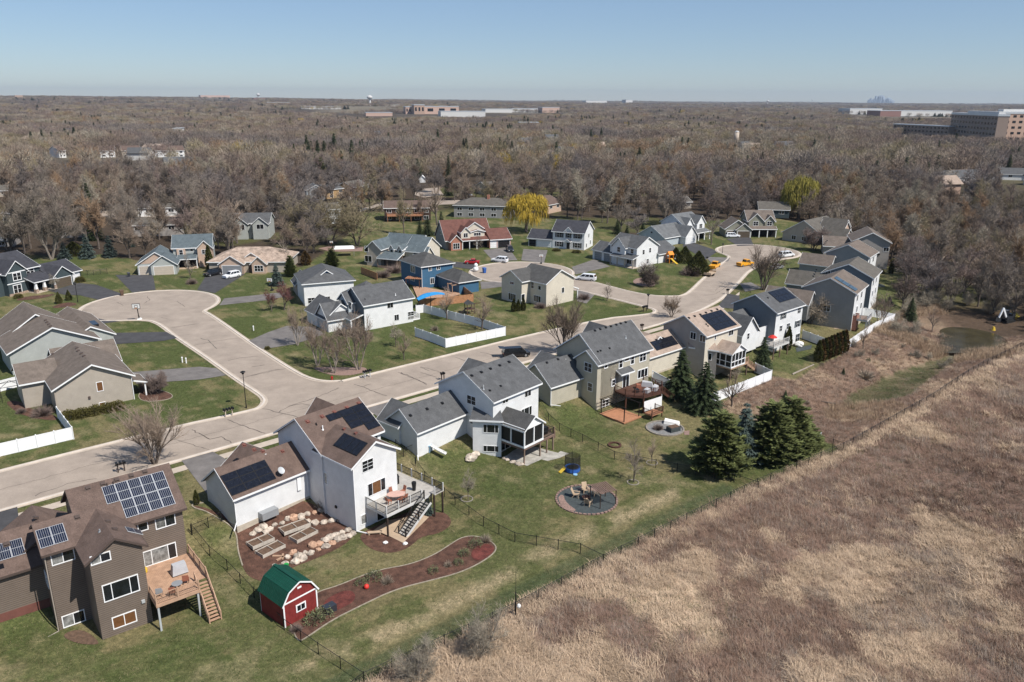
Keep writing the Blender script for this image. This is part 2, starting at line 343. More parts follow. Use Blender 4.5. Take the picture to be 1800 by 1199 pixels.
    x9=nd(nt,'ShaderNodeVectorMath',operation='MULTIPLY');L(col,x9.inputs[0]);x9.inputs[1].default_value=(1.75,1.45,1.5);L(x9.outputs['Vector'],mx.inputs['B'])
    L(mx.outputs['Result'],b.inputs['Base Color'])
    n=nd(nt,'ShaderNodeTexNoise');n.inputs['Scale'].default_value=9;n.inputs['Detail'].default_value=4;L(ps,n.inputs['Vector'])
    bp=nd(nt,'ShaderNodeBump');bp.inputs['Strength'].default_value=.6;bp.inputs['Distance'].default_value=.08;L(n.outputs['Fac'],bp.inputs['Height']);L(bp.outputs['Normal'],b.inputs['Normal'])
    me.materials.append(m)
    o=put('ground',me);tag(o,'lawns, brown field and wooded ground under the whole neighbourhood','ground',kind='structure')
make_terrain()
# ------------------------------------------------------------------ sheets
from mathutils.geometry import tessellate_polygon
SHEETS=[]
def sheet(name,pts,m,dz,label,cat=None,kind='structure',sub=0,drape=False,parent=None,group=None):
    """flat or draped sheet from an outline; drape subdivides so that it follows the ground"""
    pts=[Vector(p) for p in pts]
    if name!="pond": SHEETS.append([(p.x,p.y) for p in pts])
    mb=MB()
    if not drape:
        z=max(p.z for p in pts)
        P3=[Vector((p.x,p.y,p.z+dz)) for p in pts]
        tr=tessellate_polygon([P3]);mb.add(P3,[t if area2([P3[i] for i in t])>0 else t[::-1] for t in tr])
    else:
        xs=[p.x for p in pts];ys=[p.y for p in pts];st=drape
        pl=[(p.x,p.y) for p in pts];x0=min(xs);y0=min(ys);nx=int((max(xs)-x0)/st)+2;ny=int((max(ys)-y0)/st)+2
        import bmesh
        bm=bmesh.new();vs=[bm.verts.new((p.x,p.y,0)) for p in pts]
        tr=tessellate_polygon([[Vector((p.x,p.y,0)) for p in pts]])
        for t in tr:
            t=t if area2([pts[i] for i in t])>0 else t[::-1]
            try: bm.faces.new([vs[i] for i in t])
            except ValueError: pass
        for i in range(nx): bmesh.ops.bisect_plane(bm,geom=bm.verts[:]+bm.edges[:]+bm.faces[:],plane_co=(x0+i*st,0,0),plane_no=(1,0,0))
        for i in range(ny): bmesh.ops.bisect_plane(bm,geom=bm.verts[:]+bm.edges[:]+bm.faces[:],plane_co=(0,y0+i*st,0),plane_no=(0,1,0))
        bm.verts.index_update();co=np.array([v.co[:] for v in bm.verts])
        hz=height(co[:,0],co[:,1])+dz
        mb.v=[(c[0],c[1],h) for c,h in zip(co,hz)];mb.f=[tuple(v.index for v in f.verts) for f in bm.faces];mb.m=[0]*len(mb.f);bm.free()
    o=mb.build(name,m,parent,smooth=bool(drape))
    if not parent: tag(o,label,cat or name.replace('_',' '),group,kind)
    return o
def strip(name,line,w,h,m,dz,label,cat,kind=None,closed=False,parent=None,drape=True,group=None):
    """a low bar following a line (kerbs, edging)"""
    line=[Vector(p) for p in line];n=len(line);L=[]
    for i in range(n):
        a=line[i-1] if (i>0 or closed) else line[i];b=line[(i+1)%n] if (i<n-1 or closed) else line[i]
        t=Vector((b.x-a.x,b.y-a.y,0)).normalized();nn=Vector((-t.y,t.x,0));z=(H1(line[i].x,line[i].y) if drape else line[i].z)+dz
        p=Vector((line[i].x,line[i].y,z));L.append((p-nn*w/2,p+nn*w/2))
    mb=MB();vs=[]
    for a,b in L: vs+=[a,b,b+Vector((0,0,h)),a+Vector((0,0,h))]
    fs=[]
    for i in range(n if closed else n-1):
        j=(i+1)%n
        for k in range(4):
            fs.append((i*4+k,j*4+k,j*4+(k+1)%4,i*4+(k+1)%4)[::-1])
    if not closed: fs+=[(0,1,2,3),((n-1)*4+3,(n-1)*4+2,(n-1)*4+1,(n-1)*4)]
    mb.add(vs,fs);o=mb.build(name,m,parent)
    if not parent: tag(o,label,cat,group,kind)
    return o
def arc(cx,cy,r,a0,a1,n=16): return [Vector((cx+r*math.cos(math.radians(a0+(a1-a0)*i/n)),cy+r*math.sin(math.radians(a0+(a1-a0)*i/n)),0)) for i in range(n+1)]
def UVp(u,v): x,y=uv2w(u,v);return Vector((x,y,0))
road=[UVp(-90,97.9),UVp(-30,97.9),UVp(20,97.9),UVp(60,98.1),UVp(120,98.3),UVp(138,98.5)]+gp('o',[(1258,533),(1275,520),(1300,495),(1320,472)],0)+arc(76,241.5,12.5,-75,205)+gp('o',[(1284,452),(1264,467),(1236,490),(1215,511),(1205,518),(1190,521.5),(1133,519.6),(1046,497)],0)+arc(2.5,209.5,14,-20,285)+gp('o',[(1020,511),(1100,531),(1140,541),(1150,544),(1153,548),(1146,552.5)],0)+[UVp(120,109.9),UVp(60,110.6)]+gp('o',[(600,670),(570,671),(545,666),(520,655),(450,610),(390,567),(366,551)],0)+arc(-81.5,172,14.5,-20,250)+gp('x8',[(380,8),(450,30),(500,65),(560,115),(750,240),(940,380),(1080,470),(1105,495),(1112,515),(1090,548),(1040,570)],0)+[UVp(30,109.6),UVp(-30,109.2),UVp(-90,109.2)]
for p in road:p.z=0
roadc=chaikin(road,2)
mat('road concrete',(.325,.267,.217),.85,.10,.28,bump=.15,bscale=7,fine=.09)
sheet('road',roadc,M['road concrete'],.03,'pale concrete residential street with two cul-de-sacs','road')
if area2(roadc)<0: roadc=roadc[::-1]
strip('kerb',roadc,.32,.13,M['kerb'],.0,'pale concrete kerb along the street edges','kerb','structure',closed=True,drape=False)
strip('gutter',[p for p in roadc],1.1,.005,M['sidewalk'],.036,'lighter concrete gutter pan along the kerb','gutter','structure',closed=True,drape=False)
# sealed cracks in the street
cr=[]
def crack(zid,pts,w=.12):
    cr.append((gp(zid,pts,0),w))
for q in ([(885,628),(960,658),(1035,688),(1115,712)],[(655,690),(740,730),(770,750),(835,735),(905,773)],[(770,750),(735,728)],[(740,725),(600,0)][:0] or [(1095,560),(1200,582),(1290,605),(1345,627)],[(1200,582),(1260,545),(1340,530),(1410,542)],[(1260,545),(1400,500),(1500,462),(1570,430)],[(940,375),(1050,350),(1150,330),(1250,308)],[(880,262),(960,245),(1070,235)],[(1035,300),(1110,288)],[(670,168),(760,150),(850,135),(945,122)],[(712,122),(760,135),(815,188)],[(530,55),(620,45),(690,35)],[(800,265),(740,275)]): crack('x8',q)
for q in ([(960,1080),(1040,1100),(1130,1140),(1250,1180)],[(1370,975),(1470,1015),(1520,1040),(1600,1085)],[(1540,930),(1620,960)],[(60,1000),(180,970),(300,945)],[(1040,1100),(1110,1075)]): crack('y5',q)
for q in ([(85,330),(200,375),(310,420)],[(260,290),(350,310),(440,340)],[(730,175),(800,190),(880,220)],[(270,335),(330,352),(390,372)],[(540,215),(620,245)]): crack('z4',q)
for q in ([(1440,785),(1500,830)],[(1190,745),(1215,770),(1170,800)],[(940,790),(1000,818)],[(1300,915),(1360,925)],[(1390,1000),(1470,985),(1614,965)]): crack('y1',q)
for q in ([(1440,600),(1520,590),(1580,560),(1630,520)],[(1480,640),(1560,610)],[(1530,560),(1600,500)],[(1650,300),(1700,302)]): crack('z8',q,.09)
cr.append(([UVp(u_,103.75) for u_ in range(-60,140,9)],.055))
for q in ([(60,872),(120,850),(170,842)],[(200,800),(260,812)],[(300,770),(380,795)]): crack('o',q,.08)
mb=MB()
rn=random.Random(3)
for pts,w in cr:
    L=[]
    for i in range(len(pts)-1):
        a,b=pts[i],pts[i+1];n=max(2,int((b-a).length/.7))
        for k in range(n): L.append(a.lerp(b,k/n)+Vector((rn.uniform(-.16,.16),rn.uniform(-.16,.16),0)))
    L.append(pts[-1])
    for i in range(len(L)-1):
        a,b=L[i],L[i+1];t=(b-a);t.z=0
        if t.length<.01: continue
        t.normalize();n=Vector((-t.y,t.x,0))*w*rn.uniform(.35,.6);z=Vector((0,0,.040))
        mb.add([a-n+z,b-n+z,b+n+z,a+n+z],[(0,1,2,3)])
tag(mb.build('crack_sealing',M['tar']),'dark tar lines sealing the cracks in the concrete street','road marking',kind='structure')
# sidewalk
sheet('sidewalk',[UVp(-90,94.4),UVp(20,94.5),UVp(80,95.2),UVp(134,95.6),UVp(134,97.0),UVp(80,96.7),UVp(20,96.0),UVp(-90,95.9)],M['sidewalk'],.045,'pale concrete sidewalk between the boulevard grass and the front yards')
sheet('sidewalk',gp('z8',[(1425,775),(1560,690),(1640,630),(1713,570),(1713,590),(1650,650),(1575,715),(1450,790)],0),M['sidewalk'],.045,'pale concrete sidewalk climbing beside the upper street')
# driveways
def drive(zid,pts,m,label,z=0): sheet('driveway',gp(zid,pts,z),M[m],.05,label,'driveway')
drive('y2',[(690,160),(760,175),(840,180),(720,197)],'asphalt','small dark asphalt patch of driveway by the large cul-de-sac')
drive('y2',[(640,265),(1170,255),(1245,298),(1150,318),(690,350)],'asphalt','black asphalt driveway across the lawn of the sage green house')
drive('y2',[(900,540),(1399,500),(1520,510),(1590,560),(1399,590),(960,620)],'old asphalt','faded asphalt driveway behind the beige house on the corner')
drive('y1',[(400,700),(640,635),(780,650),(1010,730),(800,772),(650,735),(520,730)],'asphalt','curving black asphalt driveway of the charcoal roofed house')
drive('y1',[(935,570),(1240,570),(1262,690),(1070,712)],'asphalt','straight asphalt driveway in front of the three car garage')
drive('y3',[(225,455),(420,470),(175,625),(30,600),(110,470)],'asphalt','asphalt driveway with two parked cars before the tan hip roofed house')
drive('y3',[(210,725),(250,668),(480,645),(700,620),(800,640),(620,680)],'old asphalt','narrow faded driveway running to the white hip roofed house')
drive('y3',[(440,1015),(600,945),(760,890),(1000,900),(1060,960),(820,1040),(560,1080)],'old asphalt','grey driveway behind the bare birch trees')
drive('y4',[(700,425),(960,440),(1060,462),(1020,500),(830,475)],'asphalt','dark driveway with a red car on it')
drive('y4',[(1100,335),(1310,310),(1390,420),(1185,428)],'old asphalt','wide grey driveway of the red brown roofed house')
drive('y8',[(480,632),(650,640),(625,730),(465,712)],'old asphalt','grey driveway in front of the white colonial garage')
drive('z8',[(450,385),(620,325),(740,380),(480,440)],'old asphalt','driveway of the white house with the covered porch')
drive('y4',[(1075,600),(1300,605),(1298,640),(1085,665)],'old asphalt','short driveway beside the blue garage')
drive('z8',[(500,555),(620,595),(560,660),(490,640)],'old asphalt','driveway patch beside the cream gabled house')
drive('x1',[(230,420),(355,410),(375,455),(290,458)],'asphalt','driveway with a white parked car before the moss green house')
drive('x1',[(10,425),(160,475),(180,490),(120,530),(0,460)],'asphalt','dark driveway of the white gabled house by the upper cul-de-sac')
drive('x1',[(120,515),(250,520),(240,540),(150,545)],'old asphalt','thin driveway beside the round cedars')
sheet('driveway',[UVp(29.5,97.7),UVp(33.6,97.7),UVp(35,86),UVp(28.5,86)],M['old asphalt'],.052,'grey driveway beside the brown roofed white house','driveway')
sheet('driveway',[UVp(2,97.7),UVp(11,97.7),UVp(10,90),UVp(3,90)],M['asphalt'],.052,'black driveway at the front of the taupe house','driveway')
sheet('driveway',[UVp(57,97.7),UVp(62,97.7),UVp(62,88),UVp(56,88)],M['old asphalt'],.052,'grey driveway of the white house with the screened porch','driveway')
sheet('driveway',[UVp(79,97.7),UVp(86,97.7),UVp(86,88),UVp(79,88)],M['old asphalt'],.052,'grey driveway of the olive house','driveway')
sheet('driveway',[UVp(105,97.8),UVp(110,97.8),UVp(110,87),UVp(104,87)],M['old asphalt'],.052,'grey driveway of the tan roofed house','driveway')
drive('z8',[(1540,690),(1625,585),(1713,600),(1713,700)],'asphalt','dark driveway apron at the bend of the upper street')
drive('x1',[(300,655),(360,650),(420,680),(330,700)],'old asphalt','grey driveway behind the bare boulevard maple')
# far local streets between the older houses
for q,l in (([(1250,385),(1330,372),(1700,352),(1450,340),(1340,400),(1230,420)][:0] or [(930,392),(1110,338),(1110,356),(930,412)],'distant pale street piece left of the dark brown house'),([(1330,250),(1480,240),(1520,290),(1380,310),(1310,290)],'pale turning circle beyond the dark brown house'),([(1430,330),(1760,325),(1760,350),(1430,362)],'pale street piece right of the dark brown house')):
    sheet('road',gp('y7',q,0),M['road concrete'],.04,l,'road')
for q,l in (([(700,405),(1200,395),(1400,430),(1400,450),(700,445)],'pale street piece behind the tall left trees'),([(300,480),(690,470),(690,520),(300,500)],'pale street strip left of the large spruce'),([(1680,262),(1800,262),(1800,285),(1690,278)],'pale lane near the orange fence')):
    sheet('road',gp('y6',q,0),M['road concrete'],.04,l,'road')
# pond
mw=mat('pond water',(.05,.042,.022),.22,.2,.3,bump=.25,bscale=2.5,spec=.25)
sheet('pond',[Vector((84,158,-5.75)),Vector((128,158,-5.75)),Vector((128,200,-5.75)),Vector((84,200,-5.75))],mw,0,'small murky brown pond in the hollow','pond')
# ------------------------------------------------------------------ houses
class House:
    def __init__(s,label,yaw,au,av,z=0,name='house',cat='house',group=None):
        s.yaw=math.radians(yaw);s.c=math.cos(s.yaw);s.s=math.sin(s.yaw)
        s.au,s.av,s.z=au,av,z
        x,y=s.c*au-s.s*av,s.s*au+s.c*av
        s.e=empty(name,(x,y,z),s.yaw,label,cat,group);s.W={};s.R={};s.T=MB();s.trim=M['white paint'];s.V=[]
    def l(s,u,v,z): return Vector((u-s.au,v-s.av,z-s.z))
    def w2(s,p): # world -> u,v,z
        return Vector((p[0]*s.c+p[1]*s.s,-p[0]*s.s+p[1]*s.c,p[2]))
    def q(s,mb,pts): n=len(mb.v);mb.v+= [tuple(s.l(*p)) for p in pts];mb.f.append(tuple(range(n,n+len(pts))));mb.m.append(mb.cm)
    def wm(s,m): return s.W.setdefault(m,MB())
    def walls(s,u0,u1,v0,v1,zb,ze,m):
        w=s.wm(m)
        s.q(w,[(u0,v0,zb),(u1,v0,zb),(u1,v0,ze),(u0,v0,ze)]);s.q(w,[(u1,v0,zb),(u1,v1,zb),(u1,v1,ze),(u1,v0,ze)])
        s.q(w,[(u1,v1,zb),(u0,v1,zb),(u0,v1,ze),(u1,v1,ze)]);s.q(w,[(u0,v1,zb),(u0,v0,zb),(u0,v0,ze),(u0,v1,ze)])
    def slab(s,m,A,B,C,D,t=.16,fas=(1,1,1,0)):
        """roof slope: A-B eave, C-D ridge (A,B,C,D ccw from above); fascia on eave, B side, A side"""
        r=s.R.setdefault(m,MB());A,B,C,D=[Vector(p) for p in(A,B,C,D)];dz=Vector((0,0,-t))
        p=[s.l(*x) for x in(A+dz,B+dz,C+dz,D+dz,A,B,C,D)];r.hexa(p)
        def fb(P,Q,out):
            n=Vector(out).normalized()*.035;zz=Vector((0,0,-t-.05));up=Vector((0,0,.015))
            a,b=Vector(P),Vector(Q)
            q=[s.l(*x) for x in(a+zz,b+zz,b+zz+n,a+zz+n,a+up,b+up,b+up+n,a+up+n)];s.T.hexa(q)
        ed=(B-A).normalized();up=(D-A);up=(up-ed*up.dot(ed));h=Vector((-up.x,-up.y,0))
        if fas[0]: fb(A,B,h)
        if fas[1]: fb(B,C,ed)
        if fas[2]: fb(D,A,-ed)
        n=(B-A).cross(D-A).normalized()
        return dict(A=A,B=B,D=D,C=C,e=ed,up=up.normalized(),n=n)
    def gable(s,u0,u1,v0,v1,zb,ze,ax,rise,wall,roof,oh=.45,og=.35,rp=.5,found=None,fh=.35,g0=1,g1=1):
        """box with a gable roof; ax = ridge direction; g0,g1 rake overhang on/off at the two ends"""
        s.walls(u0,u1,v0,v1,zb,ze,wall)
        if found:
            w=s.wm(found);e=.03;zf=zb+fh
            for k in(0,):
                s.q(w,[(u0-e,v0-e,zb-1),(u1+e,v0-e,zb-1),(u1+e,v0-e,zf),(u0-e,v0-e,zf)]);s.q(w,[(u0-e,v1+e,zb-1),(u0-e,v0-e,zb-1),(u0-e,v0-e,zf),(u0-e,v1+e,zf)])
                s.q(w,[(u1+e,v0-e,zb-1),(u1+e,v1+e,zb-1),(u1+e,v1+e,zf),(u1+e,v0-e,zf)]);s.q(w,[(u0-e,v0-e,zf),(u1+e,v0-e,zf),(u1+e,v0+.1,zf),(u0-e,v0+.1,zf)])
        w=s.wm(wall);zr=ze+rise
        if ax=='u':
            vm=v0+(v1-v0)*rp
            s.q(w,[(u0,v1,ze),(u0,v0,ze),(u0,vm,zr)]);s.q(w,[(u1,v0,ze),(u1,v1,ze),(u1,vm,zr)])
            a=u0-og*g0;b=u1+og*g1;d0=oh*rise/(vm-v0);d1=oh*rise/(v1-vm);t=.2
            f=s.slab(roof,(a,v0-oh,ze-d0+t),(b,v0-oh,ze-d0+t),(b,vm,zr+t),(a,vm,zr+t),fas=(1,g1,g0))
            k=s.slab(roof,(b,v1+oh,ze-d1+t),(a,v1+oh,ze-d1+t),(a,vm,zr+t),(b,vm,zr+t),fas=(1,g0,g1))
            return {'v-':f,'v+':k}
        um=u0+(u1-u0)*rp
        s.q(w,[(u0,v0,ze),(u1,v0,ze),(um,v0,zr)]);s.q(w,[(u1,v1,ze),(u0,v1,ze),(um,v1,zr)])
        a=v0-og*g0;b=v1+og*g1;d0=oh*rise/(um-u0);d1=oh*rise/(u1-um);t=.2
        f=s.slab(roof,(u0-oh,b,ze-d0+t),(u0-oh,a,ze-d0+t),(um,a,zr+t),(um,b,zr+t),fas=(1,g0,g1))
        k=s.slab(roof,(u1+oh,a,ze-d1+t),(u1+oh,b,ze-d1+t),(um,b,zr+t),(um,a,zr+t),fas=(1,g1,g0))
        return {'u-':f,'u+':k}
    def shed(s,u0,u1,v0,v1,z0,z1,side,roof):
        """single slope; side names the low eave"""
        t=.12
        if side=='v-': return s.slab(roof,(u0,v0,z0+t),(u1,v0,z0+t),(u1,v1,z1+t),(u0,v1,z1+t))
        if side=='v+': return s.slab(roof,(u1,v1,z0+t),(u0,v1,z0+t),(u0,v0,z1+t),(u1,v0,z1+t))
        if side=='u-': return s.slab(roof,(u0,v1,z0+t),(u0,v0,z0+t),(u1,v0,z1+t),(u1,v1,z1+t))
        return s.slab(roof,(u1,v0,z0+t),(u1,v1,z0+t),(u0,v1,z1+t),(u0,v0,z1+t))
    def hip(s,u0,u1,v0,v1,zb,ze,rise,wall,roof,oh=.5,found=None,ax=None,inset=None):
        s.walls(u0,u1,v0,v1,zb,ze,wall)
        r=s.R.setdefault(roof,MB());t=.18
        a0,a1,b0,b1=u0-oh,u1+oh,v0-oh,v1+oh;zr=ze+rise;W=a1-a0;D=b1-b0
        ax=ax or ('u' if W>=D else 'v')
        if ax=='u':
            i=min(W/2-.01,D/2) if inset is None else inset;p,q=(a0+i,(b0+b1)/2,zr),(a1-i,(b0+b1)/2,zr)
            fs=[[(a0,b0),(a1,b0),q,p],[(a1,b1),(a0,b1),p,q],[(a0,b1),(a0,b0),p],[(a1,b0),(a1,b1),q]]
        else:
            i=min(D/2-.01,W/2) if inset is None else inset;p,q=((a0+a1)/2,b0+i,zr),((a0+a1)/2,b1-i,zr)
            fs=[[(a0,b1),(a0,b0),p,q],[(a1,b0),(a1,b1),q,p],[(a0,b0),(a1,b0),p],[(a1,b1),(a0,b1),q]]
        out={}
        for f,k in zip(fs,('a','b','c','d')):
            P=[(x[0],x[1],ze+t) if len(x)==2 else x for x in f];s.q(r,P)
        s.q(r,[(a0,b1,ze),(a1,b1,ze),(a1,b0,ze),(a0,b0,ze)])
        for P,Q in(((a0,b0),(a1,b0)),((a1,b0),(a1,b1)),((a1,b1),(a0,b1)),((a0,b1),(a0,b0))):
            s.q(s.T,[(*P,ze-.02),(*Q,ze-.02),(*Q,ze+t+.01),(*P,ze+t+.01)])
        A,B,C,D_=[Vector((x[0],x[1],ze+t)) if len(x)==2 else Vector(x) for x in fs[0]]
        ed=(B-A).normalized();up=D_-A;up=(up-ed*up.dot(ed)).normalized()
        return dict(A=A,B=B,D=D_,C=C,e=ed,up=up,n=ed.cross(up).normalized())
    # ---- hit tests in u,v,z
    def cam(s,zid,X,Y):
        r=ray(*pix(zid,X,Y));return s.w2(CAMP),s.w2(r)
    def on_wall(s,face,zid,X,Y):
        if face[0]=='p':
            ex,n=s.basis(face);o,d=s.cam(zid,X,Y);p=Vector((*face[1],0));t=(p-o).dot(n)/d.dot(n);return o+d*t
        o,d=s.cam(zid,X,Y);k=0 if face[0][0]=='u' else 1;t=(face[1]-o[k])/d[k];return o+d*t
    def on_slope(s,sl,zid,X,Y):
        o,d=s.cam(zid,X,Y);t=(sl['A']-o).dot(sl['n'])/d.dot(sl['n']);return o+d*t
    def basis(s,face):
        if face[0]=='p': e=Vector((face[2][0]-face[1][0],face[2][1]-face[1][1],0)).normalized();return e,Vector((e.y,-e.x,0))
        return {'v-':(Vector((1,0,0)),Vector((0,-1,0))),'v+':(Vector((-1,0,0)),Vector((0,1,0))),'u-':(Vector((0,-1,0)),Vector((-1,0,0))),'u+':(Vector((0,1,0)),Vector((1,0,0)))}[face[0]]
    def rect(s,mb,c,ex,n,x0,x1,z0,z1,d0,d1):
        q=[];
        for zz in(z0,z1):
            for xx,dd in((x0,d0),(x1,d0),(x1,d1),(x0,d1)):
                p=c+ex*xx+n*dd+Vector((0,0,zz));q.append(s.l(*p))
        mb.hexa([q[3],q[2],q[1],q[0],q[7],q[6],q[5],q[4]])
    def win(s,face,at,w,h,n=2,glass='dark glass',frame=None,rows=1,b=.09,sh=None,name='window'):
        """at = (a,z) centre, or (zid,X,Y) pixel of the centre"""
        ex,nn=s.basis(face)
        if isinstance(at[0],str): c=s.on_wall(face,*at)
        else:
            c=Vector((at[0],face[1],at[1])) if face[0][0]=='v' else Vector((face[1],at[0],at[1]))
        mb=MB();R_=lambda *a:s.rect(mb,c,ex,nn,*a)
        R_(-w/2-b,w/2+b,h/2,h/2+b,-.02,.05);R_(-w/2-b,w/2+b,-h/2-b,-h/2,-.02,.06);R_(-w/2-b,-w/2,-h/2,h/2,-.02,.05);R_(w/2,w/2+b,-h/2,h/2,-.02,.05)
        ws=n if isinstance(n,(list,tuple)) else [1]*n
        tot=sum(ws);x=-w/2
        for k in ws[:-1]:
            x+=w*k/tot;R_(x-b*.4,x+b*.4,-h/2,h/2,-.02,.045)
        for k in range(1,rows): R_(-w/2,w/2,-h/2+h*k/rows-.02,-h/2+h*k/rows+.02,-.02,.04)
        o=mb.build(name,frame or s.trim,s.e)
        g=MB()
        gl=glass if isinstance(glass,(list,tuple)) else [glass]
        ms=[];x=-w/2
        for i,k in enumerate(ws):
            nm=gl[i%len(gl)]
            if nm not in ms:ms.append(nm)
            g.cm=ms.index(nm);x1=x+w*k/tot
            q=[c+ex*x+nn*.02+Vector((0,0,-h/2)),c+ex*x1+nn*.02+Vector((0,0,-h/2)),c+ex*x1+nn*.02+Vector((0,0,h/2)),c+ex*x+nn*.02+Vector((0,0,h/2))]
            s.q(g,q);x=x1
        g.build('pane',[M[k] for k in ms],o)
        if sh:
            for sg in(-1,1):
                m2=MB();x0=sg*(w/2+b+.02);s.rect(m2,c,ex,nn,min(x0,x0+sg*.42),max(x0,x0+sg*.42),-h/2-.02,h/2+.02,0,.04);m2.build('shutter',M[sh],o)
        return o
    def door(s,face,at,w,h,m,name='garage_door',rows=4,frame=None,cols=4):
        ex,nn=s.basis(face)
        if isinstance(at[0],str): c=s.on_wall(face,*at)
        else: c=Vector((at[0],face[1],at[1])) if face[0][0]=='v' else Vector((face[1],at[0],at[1]))
        mb=MB()
        for i in range(rows):
            z0=-h/2+h*i/rows;s.rect(mb,c,ex,nn,-w/2,w/2,z0+.015,z0+h/rows-.015,0,.03)
            for k in range(cols):
                s.rect(mb,c,ex,nn,-w/2+w*k/cols+.06,-w/2+w*(k+1)/cols-.06,z0+.1,z0+h/rows-.1,.03,.045)
        o=mb.build(name,M[m],s.e)
        if frame is not False:
            f=MB();s.rect(f,c,ex,nn,-w/2-.12,-w/2,-h/2,h/2+.12,-.01,.06);s.rect(f,c,ex,nn,w/2,w/2+.12,-h/2,h/2+.12,-.01,.06);s.rect(f,c,ex,nn,-w/2,w/2,h/2,h/2+.12,-.01,.06);f.build('door_frame',frame or s.trim,o)
        return o
    def panels(s,sl,at,cols,rows,pw,ph,cell='cell black',frame='black metal',skip=(),gap=.03,each=True,g2=True,up=1.0,name='solar_panel'):
        """array starting at its upper left corner (pixel on the slope), running along the eave and down the slope"""
        p0=(s.on_slope(sl,*at) if at[0]!='uv' else sl['D']+sl['e']*at[1]-sl['up']*at[2])+sl['n']*.1
        ex=sl['e'];dn=-sl['up'];n=sl['n'];al=None if each else MB()
        me=None
        for r in range(rows):
            for c in range(cols):
                if (c,r) in skip: continue
                a=p0+ex*(c*(pw+gap))+dn*(r*(ph+gap));mb=al or MB()
                def T(x,y,d): return s.l(*(a+ex*x+dn*y+n*d))
                mb.cm=0;mb.hexa([T(0,ph,-.06),T(pw,ph,-.06),T(pw,0,-.06),T(0,0,-.06),T(0,ph,0),T(pw,ph,0),T(pw,0,0),T(0,0,0)])
                mb.cm=1;f=.035
                if frame=='frame silver':
                    k=6;
                    for half in(0,1):
                        y0=f+half*(ph/2);y1=ph/2-f/2+half*(ph/2-f/2)
                        for i in range(k):
                            x0=f+(pw-2*f)*i/k+.012;x1=f+(pw-2*f)*(i+1)/k-.012;mb.add([T(x0,y1,.006),T(x1,y1,.006),T(x1,y0,.006),T(x0,y0,.006)],[(0,1,2,3)])
                    mb.cm=2;mb.add([T(f,ph-f,.003),T(pw-f,ph-f,.003),T(pw-f,f,.003),T(f,f,.003)],[(0,1,2,3)])
                else: mb.add([T(f,ph-f,.004),T(pw-f,ph-f,.004),T(pw-f,f,.004),T(f,f,.004)],[(0,1,2,3)])
                if each: mb.build(name,[M[frame],M[cell],M['grey metal']] if frame=='frame silver' else [M[frame],M[cell]],s.e)
        if al: al.build('solar_array',[M[frame],M[cell]],s.e)
    def vents(s,sl,zid,pts,m='brown trim',sz=.38):
        for X,Y in pts:
            p=s.on_slope(sl,zid,X,Y);ex,up,n=sl['e'],sl['up'],sl['n'];mb=MB()
            def T(x,y,d): return s.l(*(p+ex*x+up*y+n*d))
            k=sz/2;mb.hexa([T(-k,-k,-.02),T(k,-k,-.02),T(k,k,-.02),T(-k,k,-.02),T(-k,-k,.2),T(k,-k,.2),T(k,k,.1),T(-k,k,.1)])
            mb.hexa([T(-k-.08,-k-.08,-.02),T(k+.08,-k-.08,-.02),T(k+.08,k+.08,-.02),T(-k-.08,k+.08,-.02),T(-k-.08,-k-.08,.03),T(k+.08,-k-.08,.03),T(k+.08,k+.08,.03),T(-k-.08,k+.08,.03)])
            mb.build('roof_vent',M[m],s.e)
    def pipe(s,sl,zid,X,Y,h=.5,m='white paint',r=.07):
        p=s.on_slope(sl,zid,X,Y);mb=MB();b=s.l(*p);mb.tube(b-Vector((0,0,.1)),b+Vector((0,0,h)),r,r,8);mb.tube(b-Vector((0,0,.1)),b+Vector((0,0,.06)),r*2.2,r*1.6,8);mb.build('vent_pipe',M[m],s.e)
    def bx(s,name,m,u0,u1,v0,v1,z0,z1,parent=None):
        mb=MB();mb.box(*s.l(u0,v0,z0),*s.l(u1,v1,z1));return mb.build(name,M[m],parent or s.e)
    def spout(s,u,v,zt,zb,du=0,dv=0,m='white paint'):
        mb=MB();mb.bar(s.l(u,v,zb+.15),s.l(u,v,zt),.09)
        if du or dv: mb.bar(s.l(u,v,zb+.2),s.l(u+du,v+dv,zb+.08),.1)
        mb.build('downspout',M[m],s.e)
    def rail(s,pts,z,m,par,h=1.0,post=True,pm=None,gap=.14,top=.08,cap=None):
        for i in range(len(pts)-1):
            a,b=Vector((*pts[i],z)),Vector((*pts[i+1],z if len(pts[i+1])<3 else 0));L=(b-a).length;mb=MB()
            A,B=s.l(*a),s.l(*b);up=Vector((0,0,1));mb.bar(A+up*(h-.05),B+up*(h-.05),top,.05);mb.bar(A+up*.12,B+up*.12,.05)
            n=max(1,int(L/gap))
            for k in range(1,n): mb.bar(A.lerp(B,k/n)+up*.12,A.lerp(B,k/n)+up*(h-.05),.025)
            mb.build('railing',M[m],par)
            if post:
                n=max(1,round(L/1.9))
                for k in range(n+(1 if i==len(pts)-2 else 0)):
                    p=A.lerp(B,k/n);q=MB();q.bar(p-up*.05,p+up*(h+.08),.12);q.build('railing_post',M[pm or m],par)
    def deck(s,u0,u1,v0,v1,z,mf,mr,posts,pm,rails,zg,pmr=None,h=1.):
        mb=MB();mb.box(*s.l(u0,v0,z-.05),*s.l(u1,v1,z));mb.box(*s.l(u0+.04,v0+.04,z-.33),*s.l(u1-.04,v1,z-.052))
        d=mb.build('deck',M[mf],s.e)
        r=MB();r.box(*s.l(u0-.03,v0-.03,z-.34),*s.l(u1+.03,v0+.0,z-.02));r.box(*s.l(u0-.03,v0,z-.34),*s.l(u0,v1,z-.02));r.box(*s.l(u1,v0,z-.34),*s.l(u1+.03,v1,z-.02));r.build('rim_board',M[mr],d)
